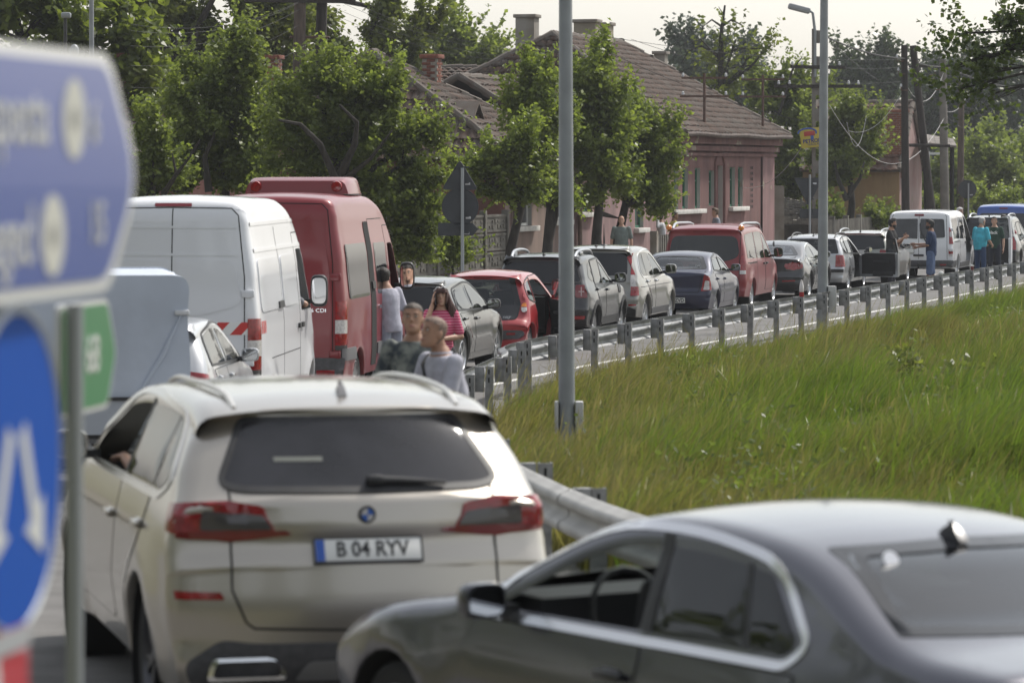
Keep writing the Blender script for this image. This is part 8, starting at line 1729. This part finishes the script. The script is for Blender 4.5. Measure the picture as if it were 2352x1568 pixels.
    if beard:
        b = MB(); b.loft([[Hd(a*math.cos(q), yb*math.sin(q)+yo, z) for q in np.linspace(-.15, PI+.15, 12)] for z, a, yb, yo in ((-.03, .072, .090, .004), (-.06, .066, .086, .010), (-.09, .056, .070, .026), (-.114, .035, .040, .048))], cap=False); b.build('beard', hmat_, t, 60)
    # clothes
    sb = MB(); torso(sb, .014, .86 if not pz.get('tuck') else .93, 1.48)
    for sd, sg in (('l', -1), ('r', 1)):
        a, b, c = J[sd+'s'], J[sd+'e'], J[sd+'w']; k = bulk**.3
        if sleeve == 'short': capsule(sb, [a, a.lerp(b, .45), a.lerp(b, .80)], [.066*k, .062*k, .060*k])
        else: capsule(sb, [a, a.lerp(b, .5), b, b.lerp(c, .5), b.lerp(c, .93)], [.066*k, .060*k, .052, .048, .042])
    me = remesh(sb, max(vox, .014), shirt_m or cloth('cloth_%s' % '_'.join('%02d' % int(c*100) for c in shirt), shirt), 'shirt', 2); so_ = link('shirt', me, t)
    pb = MB(); torso(pb, .010, .84, 1.0)
    for sd in 'lr':
        a, b, c = J[sd+'h'], J[sd+'k'], J[sd+'a']
        if shorts: capsule(pb, [a, a.lerp(b, .5), a.lerp(b, .98), b.lerp(c, .12)], [.108, .100, .092, .088])
        else: capsule(pb, [a, a.lerp(b, .5), b, b.lerp(c, .5), b.lerp(c, .93)], [.106, .092, .074, .068, .062])
    link('trousers', remesh(pb, max(vox, .016), cloth('cloth_%s' % '_'.join('%02d' % int(c*100) for c in pants), pants), 'trousers', 2), t)
    for sd, sg in (('l', -1), ('r', 1)):
        a = J[sd+'a']; f = MB(); f.loft([[a+V3((x*w, y, z)) for x, z in ((-1, -.088), (1, -.088), (1, -.06), (.7, h), (-.7, h), (-1, -.06))] for y, w, h in ((-.075, .03, -.02), (-.06, .042, .01), (.02, .046, .012), (.09, .05, -.025), (.17, .045, -.045), (.205, .025, -.06))]); f.build('shoe', mat('shoe_%s' % '_'.join('%02d' % int(c*100) for c in shoes), shoes, .5), t, 60)
    t.scale = (s, s, s)
    if extra: extra(t, T, Hd, J, Rh, so_)
    return t
CAMO = mat('leaf_print_cloth', (.035, .045, .055), .9, var=.9, scale=11, col2=(.22, .235, .21), detail=3)
PINKS = bpy.data.materials.new('pink_striped_cloth'); PINKS.use_nodes = True
_n = PINKS.node_tree.nodes; _l = PINKS.node_tree.links; _b = _n['Principled BSDF']; _b.inputs['Roughness'].default_value = .9; _tc = _n.new('ShaderNodeTexCoord'); _wv = _n.new('ShaderNodeTexWave'); _wv.bands_direction = 'Z'; _wv.inputs['Scale'].default_value = 9; _wv.inputs['Distortion'].default_value = .6
_r = _n.new('ShaderNodeValToRGB'); _r.color_ramp.elements[0].color = (.42, .025, .10, 1); _r.color_ramp.elements[1].color = (.60, .22, .30, 1); _r.color_ramp.elements[0].position = .55; _r.color_ramp.elements[1].position = .7
_l.new(_tc.outputs['Object'], _wv.inputs['Vector']); _l.new(_wv.outputs[0], _r.inputs[0]); _l.new(_r.outputs[0], _b.inputs['Base Color'])
MG = 'people standing beside the stopped vehicles'
def at(px, D): return ((px-512)/F*D, D)
def strap(t, T, Hd, J, Rh, so_):
    mb = MB(); pts = [T(.13, .02, 1.475), T(.10, .10, 1.42), T(.0, .150, 1.28), T(-.12, .150, 1.10), T(-.175, .04, .98)]; pts2 = [T(.13, .02, 1.475), T(.10, -.10, 1.40), T(.0, -.140, 1.25), T(-.12, -.135, 1.08), T(-.175, .02, .98)]
    for p in (pts, pts2): mb.tube(p, .014, 6)
    mb.build('shoulder_strap', M_INK, t)
    mb = MB(); mb.tube([T(.075*math.cos(q*PI/8), -.012+.072*math.sin(q*PI/8), 1.488+.01*math.sin(q*PI/8)) for q in range(17)], .013, 6); mb.build('collar', so_.data.materials[0], t)
person('shaven-headed man in a lilac-grey polo shirt with his arms folded', *at(450, 26), 238, skin=1, hair=((.19, .125, .095), 'crop'), shirt=(.40, .40, .46), pants=(.06, .07, .10), bulk=1.15, vox=.010, pose=dict(lean=.16, headpitch=-14, headyaw=-8, le=(-.24, .17, 1.12), lw=(.06, .30, 1.14), ld=(1, .05, .0), ln=(0, -1, 0), re=(.25, .16, 1.11), rw=(-.05, .33, 1.10), rd=(-1, .0, .05), rn=(0, -1, 0)), group=MG, extra=strap)
person('man with short grey-brown hair in a dark leaf-print T-shirt, beside the SUV roof', *at(414, 27.4), 196, skin=1, hair=((.075, .058, .046), 'crop'), shirt=(.05, .06, .07), pants=(.05, .055, .07), bulk=1.05, hgt=1.78, vox=.010, pose=dict(headpitch=-10, headyaw=-12, le=(-.27, .02, 1.13), lw=(-.16, .24, 1.0), re=(.28, .02, 1.13), rw=(.22, .20, .98)), group=MG, shirt_m=CAMO)
def woman_x(t, T, Hd, J, Rh, so_):
    for sg in (1, -1):
        mb = MB(); mb.tube([Hd(sg*.034+.026*math.cos(q*PI/7), .088, .098+.020*math.sin(q*PI/7)) for q in range(15)], .005, 6); mb.build('sunglasses_rim', mat('white_frame', (.7, .7, .7), .3), t); mb = MB(); mb.ell(Hd(sg*.034, .086, .098), (.024, .004, .018), Rh, 12, 6); mb.build('sunglasses_lens', M_SMOKE, t)
        mb = MB(); mb.tube([Hd(sg*.06, .085, .10), Hd(sg*.088, .03, .085), Hd(sg*.09, -.02, .06)], .005, 6); mb.build('sunglasses_arm', mat('white_frame', (.7, .7, .7), .3), t)
    mb = MB(); mb.rbox(J['rw']+Vector((-.035, .02, .075)), (.012, .07, .14), .006, R=Rh@Matrix.Rotation(.2, 3, 'X')); mb.build('phone', M_INK, t)
person('woman in a pink striped top on the phone, white sunglasses on her hair', *at(441, 43.5), 172, skin=0, hair=((.06, .022, .018), 'long'), shirt=(.4, .03, .1), pants=(.03, .03, .035), woman=True, hgt=1.68, vox=.012, pose=dict(headyaw=10, headpitch=-8, headroll=.06, re=(.24, .14, 1.20), rw=(.125, .13, 1.55), rd=(-.1, -.05, 1), rn=(-1, 0, 0), rc=.3, le=(-.25, .06, 1.14), lw=(.0, .22, 1.12), ld=(1, .1, .1), ln=(0, -1, 0)), group=MG, extra=woman_x, shirt_m=PINKS)
person('man in pale grey T-shirt and light jeans leaning against the red minibus', *at(390, 49.6), 325, skin=0, hair=((.03, .024, .02), 'short'), shirt=(.40, .40, .47), pants=(.27, .29, .36), shoes=(.10, .02, .02), pose=dict(lean=.10, side=-.05, headyaw=35, le=(-.28, .1, 1.18), lw=(-.2, .34, 1.22), rw=(.30, .0, .86)), group=MG)
person('bald man in a grey-green T-shirt beyond the silver crossover', *at(621.5, 96), 186, skin=0, hair=((.06, .05, .045), 'bald'), shirt=(.155, .185, .175), pants=(.06, .06, .07), bulk=1.1, pose=dict(headpitch=-8), group=MG, zoff=.1)
def cap_x(t, T, Hd, J, Rh, so_):
    mb = MB(); mb.ell(Hd(0, -.004, .045), (.092, .116, .092), Rh, 18, 10); mb.loft([[Hd(x, y, z) for x, z in ((-.07, .05), (.07, .05), (.07, .062), (-.07, .062))] for y in (.07, .13)]+[[Hd(x, .185, z) for x, z in ((-.035, .035), (.035, .035), (.035, .045), (-.035, .045))]]); mb.build('cap', cloth('navy_cap', (.02, .03, .10)), t)
person('man in a navy cap and white long-sleeved top with a hand at his ear', *at(661, 103), 268, skin=1, hair=((.03, .025, .02), 'short'), shirt=(.52, .52, .54), pants=(.09, .09, .09), sleeve='long', pose=dict(headyaw=55, le=(-.30, .12, 1.36), lw=(-.12, .10, 1.60), ld=(.2, 0, 1), ln=(1, 0, 0), re=(.3, -.05, 1.2)), group=MG, zoff=.1, extra=cap_x)
person('brown-skinned man in a yellow shirt, only head and shoulder above the red van', *at(674, 106), 80, skin=2, hair=((.03, .025, .02), 'crop'), shirt=(.50, .48, .12), pants=(.05, .05, .06), group=MG, zoff=.1)
person('young man in a grey T-shirt looking left in front of the pink house', *at(716, 110), 262, skin=0, hair=((.12, .075, .045), 'top'), shirt=(.22, .24, .28), pants=(.06, .06, .08), hgt=1.8, group=MG, zoff=.1)
person('bearded man in a black polo shirt holding the top of the open car door', *at(891.5, 93.7), 112, skin=1, hair=((.012, .012, .012), 'top'), shirt=(.02, .02, .022), pants=(.03, .03, .04), beard=True, pose=dict(headyaw=-12, le=(-.25, .12, 1.10), lw=(-.12, .30, 1.30), re=(.26, .16, 1.15), rw=(.16, .36, 1.28)), group=MG, hgt=1.80)
person('man in a navy polo and denim shorts gesturing on the road beside the barrier', *at(931, 92), 282, skin=2, hair=((.012, .012, .012), 'top'), shirt=(.018, .035, .085), pants=(.09, .13, .23), shorts=True, beard=True, bulk=1.05, pose=dict(le=(-.24, .06, 1.13), lw=(-.10, .34, 1.08), re=(.24, .05, 1.14), rw=(.12, .40, 1.15), la=(-.12, .10, .09), ra=(.14, -.10, .09), rk=(.12, .0, .5)), group=MG, hgt=1.8)
person('stocky grey-haired man in a turquoise shirt and jeans by the white minivan', *at(980, 99), 52, skin=1, hair=((.38, .37, .36), 'crop'), shirt=(.06, .40, .52), pants=(.03, .055, .12), bulk=1.28, pose=dict(lean=.08, le=(-.30, .06, 1.12), lw=(-.18, .30, 1.02), re=(.30, .05, 1.12), rw=(.18, .28, 1.0)), group=MG, hgt=1.78)
def tshirt_text(t, T, Hd, J, Rh, so_):
    p = T(0, .145, 1.32); lettering('black', .12, M_PLATE, t, p, (PI/2, 0, PI), 1.05, bold=.004)
person('dark-haired young man in a dark green T-shirt with white lettering', *at(994.5, 101), 205, skin=0, hair=((.03, .022, .018), 'short'), shirt=(.022, .055, .04), pants=(.025, .028, .04), pose=dict(headyaw=-15, headpitch=-6), group=MG, hgt=1.76, extra=tshirt_text)
def redj(t, T, Hd, J, Rh, so_):
    mb = MB(); mb.loft([[T(x, .135+y, z) for x, y in ((-.07, 0), (.07, 0), (.06, .012), (-.06, .012))] for z in (1.02, 1.2, 1.42)]); mb.build('shirt_front', cloth('turquoise_cloth', (.06, .40, .52)), t)
person('dark-haired man in a red jacket over a turquoise top at the far right', *at(1004, 106.8), 215, skin=1, hair=((.02, .017, .015), 'short'), shirt=(.30, .02, .04), pants=(.03, .03, .04), sleeve='long', pose=dict(le=(-.36, -.02, 1.22), lw=(-.22, .10, 1.0)), group=MG, extra=redj)
person('white-haired man showing only his head behind the white minivan roof', *at(959, 117), 120, skin=0, hair=((.62, .60, .58), 'short'), shirt=(.2, .2, .22), pants=(.05, .05, .06), group=MG, hgt=1.85)
# seated: the arm resting on the window sill of the foreground SUV, the elbow out of the white van
def seated(label, car_xy, ang, lx, ly, lz, pose, **k):
    a = math.radians(ang); x = car_xy[0]+lx*math.cos(a)+ly*math.sin(a); y = car_xy[1]-lx*math.sin(a)+ly*math.cos(a); person(label, x, y, ang, zoff=lz, pose=dict(sit=True, **pose), **k)
seated('driver of the foreground SUV with one hand on the open window sill', (-.675, 17.35), -14.5, -.36, 2.45, .62, dict(le=(-.40, .12, .50), lw=(-.45, .40, .60), ld=(-.2, 1, -.1), ln=(0, 0, -1)), skin=0, shirt=(.03, .03, .035), pants=(.03, .03, .04), vox=.012)
seated('passenger resting a bare elbow out of the white van window', ((171-512)/F*40, 40), 4.5, .50, 3.72, 1.02, dict(re=(.50, .10, .46), rw=(.36, .34, .42)), skin=0, shirt=(.2, .2, .22), pants=(.03, .03, .04))
# ------------------------------------------------------------------ haze
hm_ = bpy.data.materials.new('haze_air'); hm_.use_nodes = True; hn = hm_.node_tree.nodes; hn.clear(); ho = hn.new('ShaderNodeOutputMaterial'); hv = hn.new('ShaderNodeVolumePrincipled')
hv.inputs['Color'].default_value = (.93, .95, 1, 1); hv.inputs['Density'].default_value = .00028; hv.inputs['Anisotropy'].default_value = .3; hm_.node_tree.links.new(hv.outputs[0], ho.inputs['Volume'])
mb = MB(); mb.box((0, 265, 6.5), (900, 740, 19)); hz = mb.build('haze', hm_, smooth=0); hz['kind'] = 'stuff'
# leaf cards added out of view; they darken what the near cars reflect
r = np.random.default_rng(5); n = 15000; th = np.concatenate([np.radians(r.uniform(150, 330, n//2)), np.radians(r.uniform(150, 255, n-n//2))]); rd = r.uniform(30, 44, n); C = np.stack([rd*np.sin(th)*.9, 6+rd*np.cos(th), .2+17*r.random(n)**.8*(.75+.25*np.sin(th*23))], 1)
C = C[(np.abs(C[:, 0]) > .16*C[:, 1]+9) | (C[:, 1] < -4)]; C = C[~((C[:, 1] > 8) & (C[:, 0] > -24))]
V = leaf_verts(C, 1.0, r, .1, elong=1.2); o = link('added_wood', npmesh('added_wood', V, np.arange(len(V)), np.full(len(C), 4), LV['dark'], np.repeat(r.random(len(C)), 4))); o['kind'] = 'stuff'
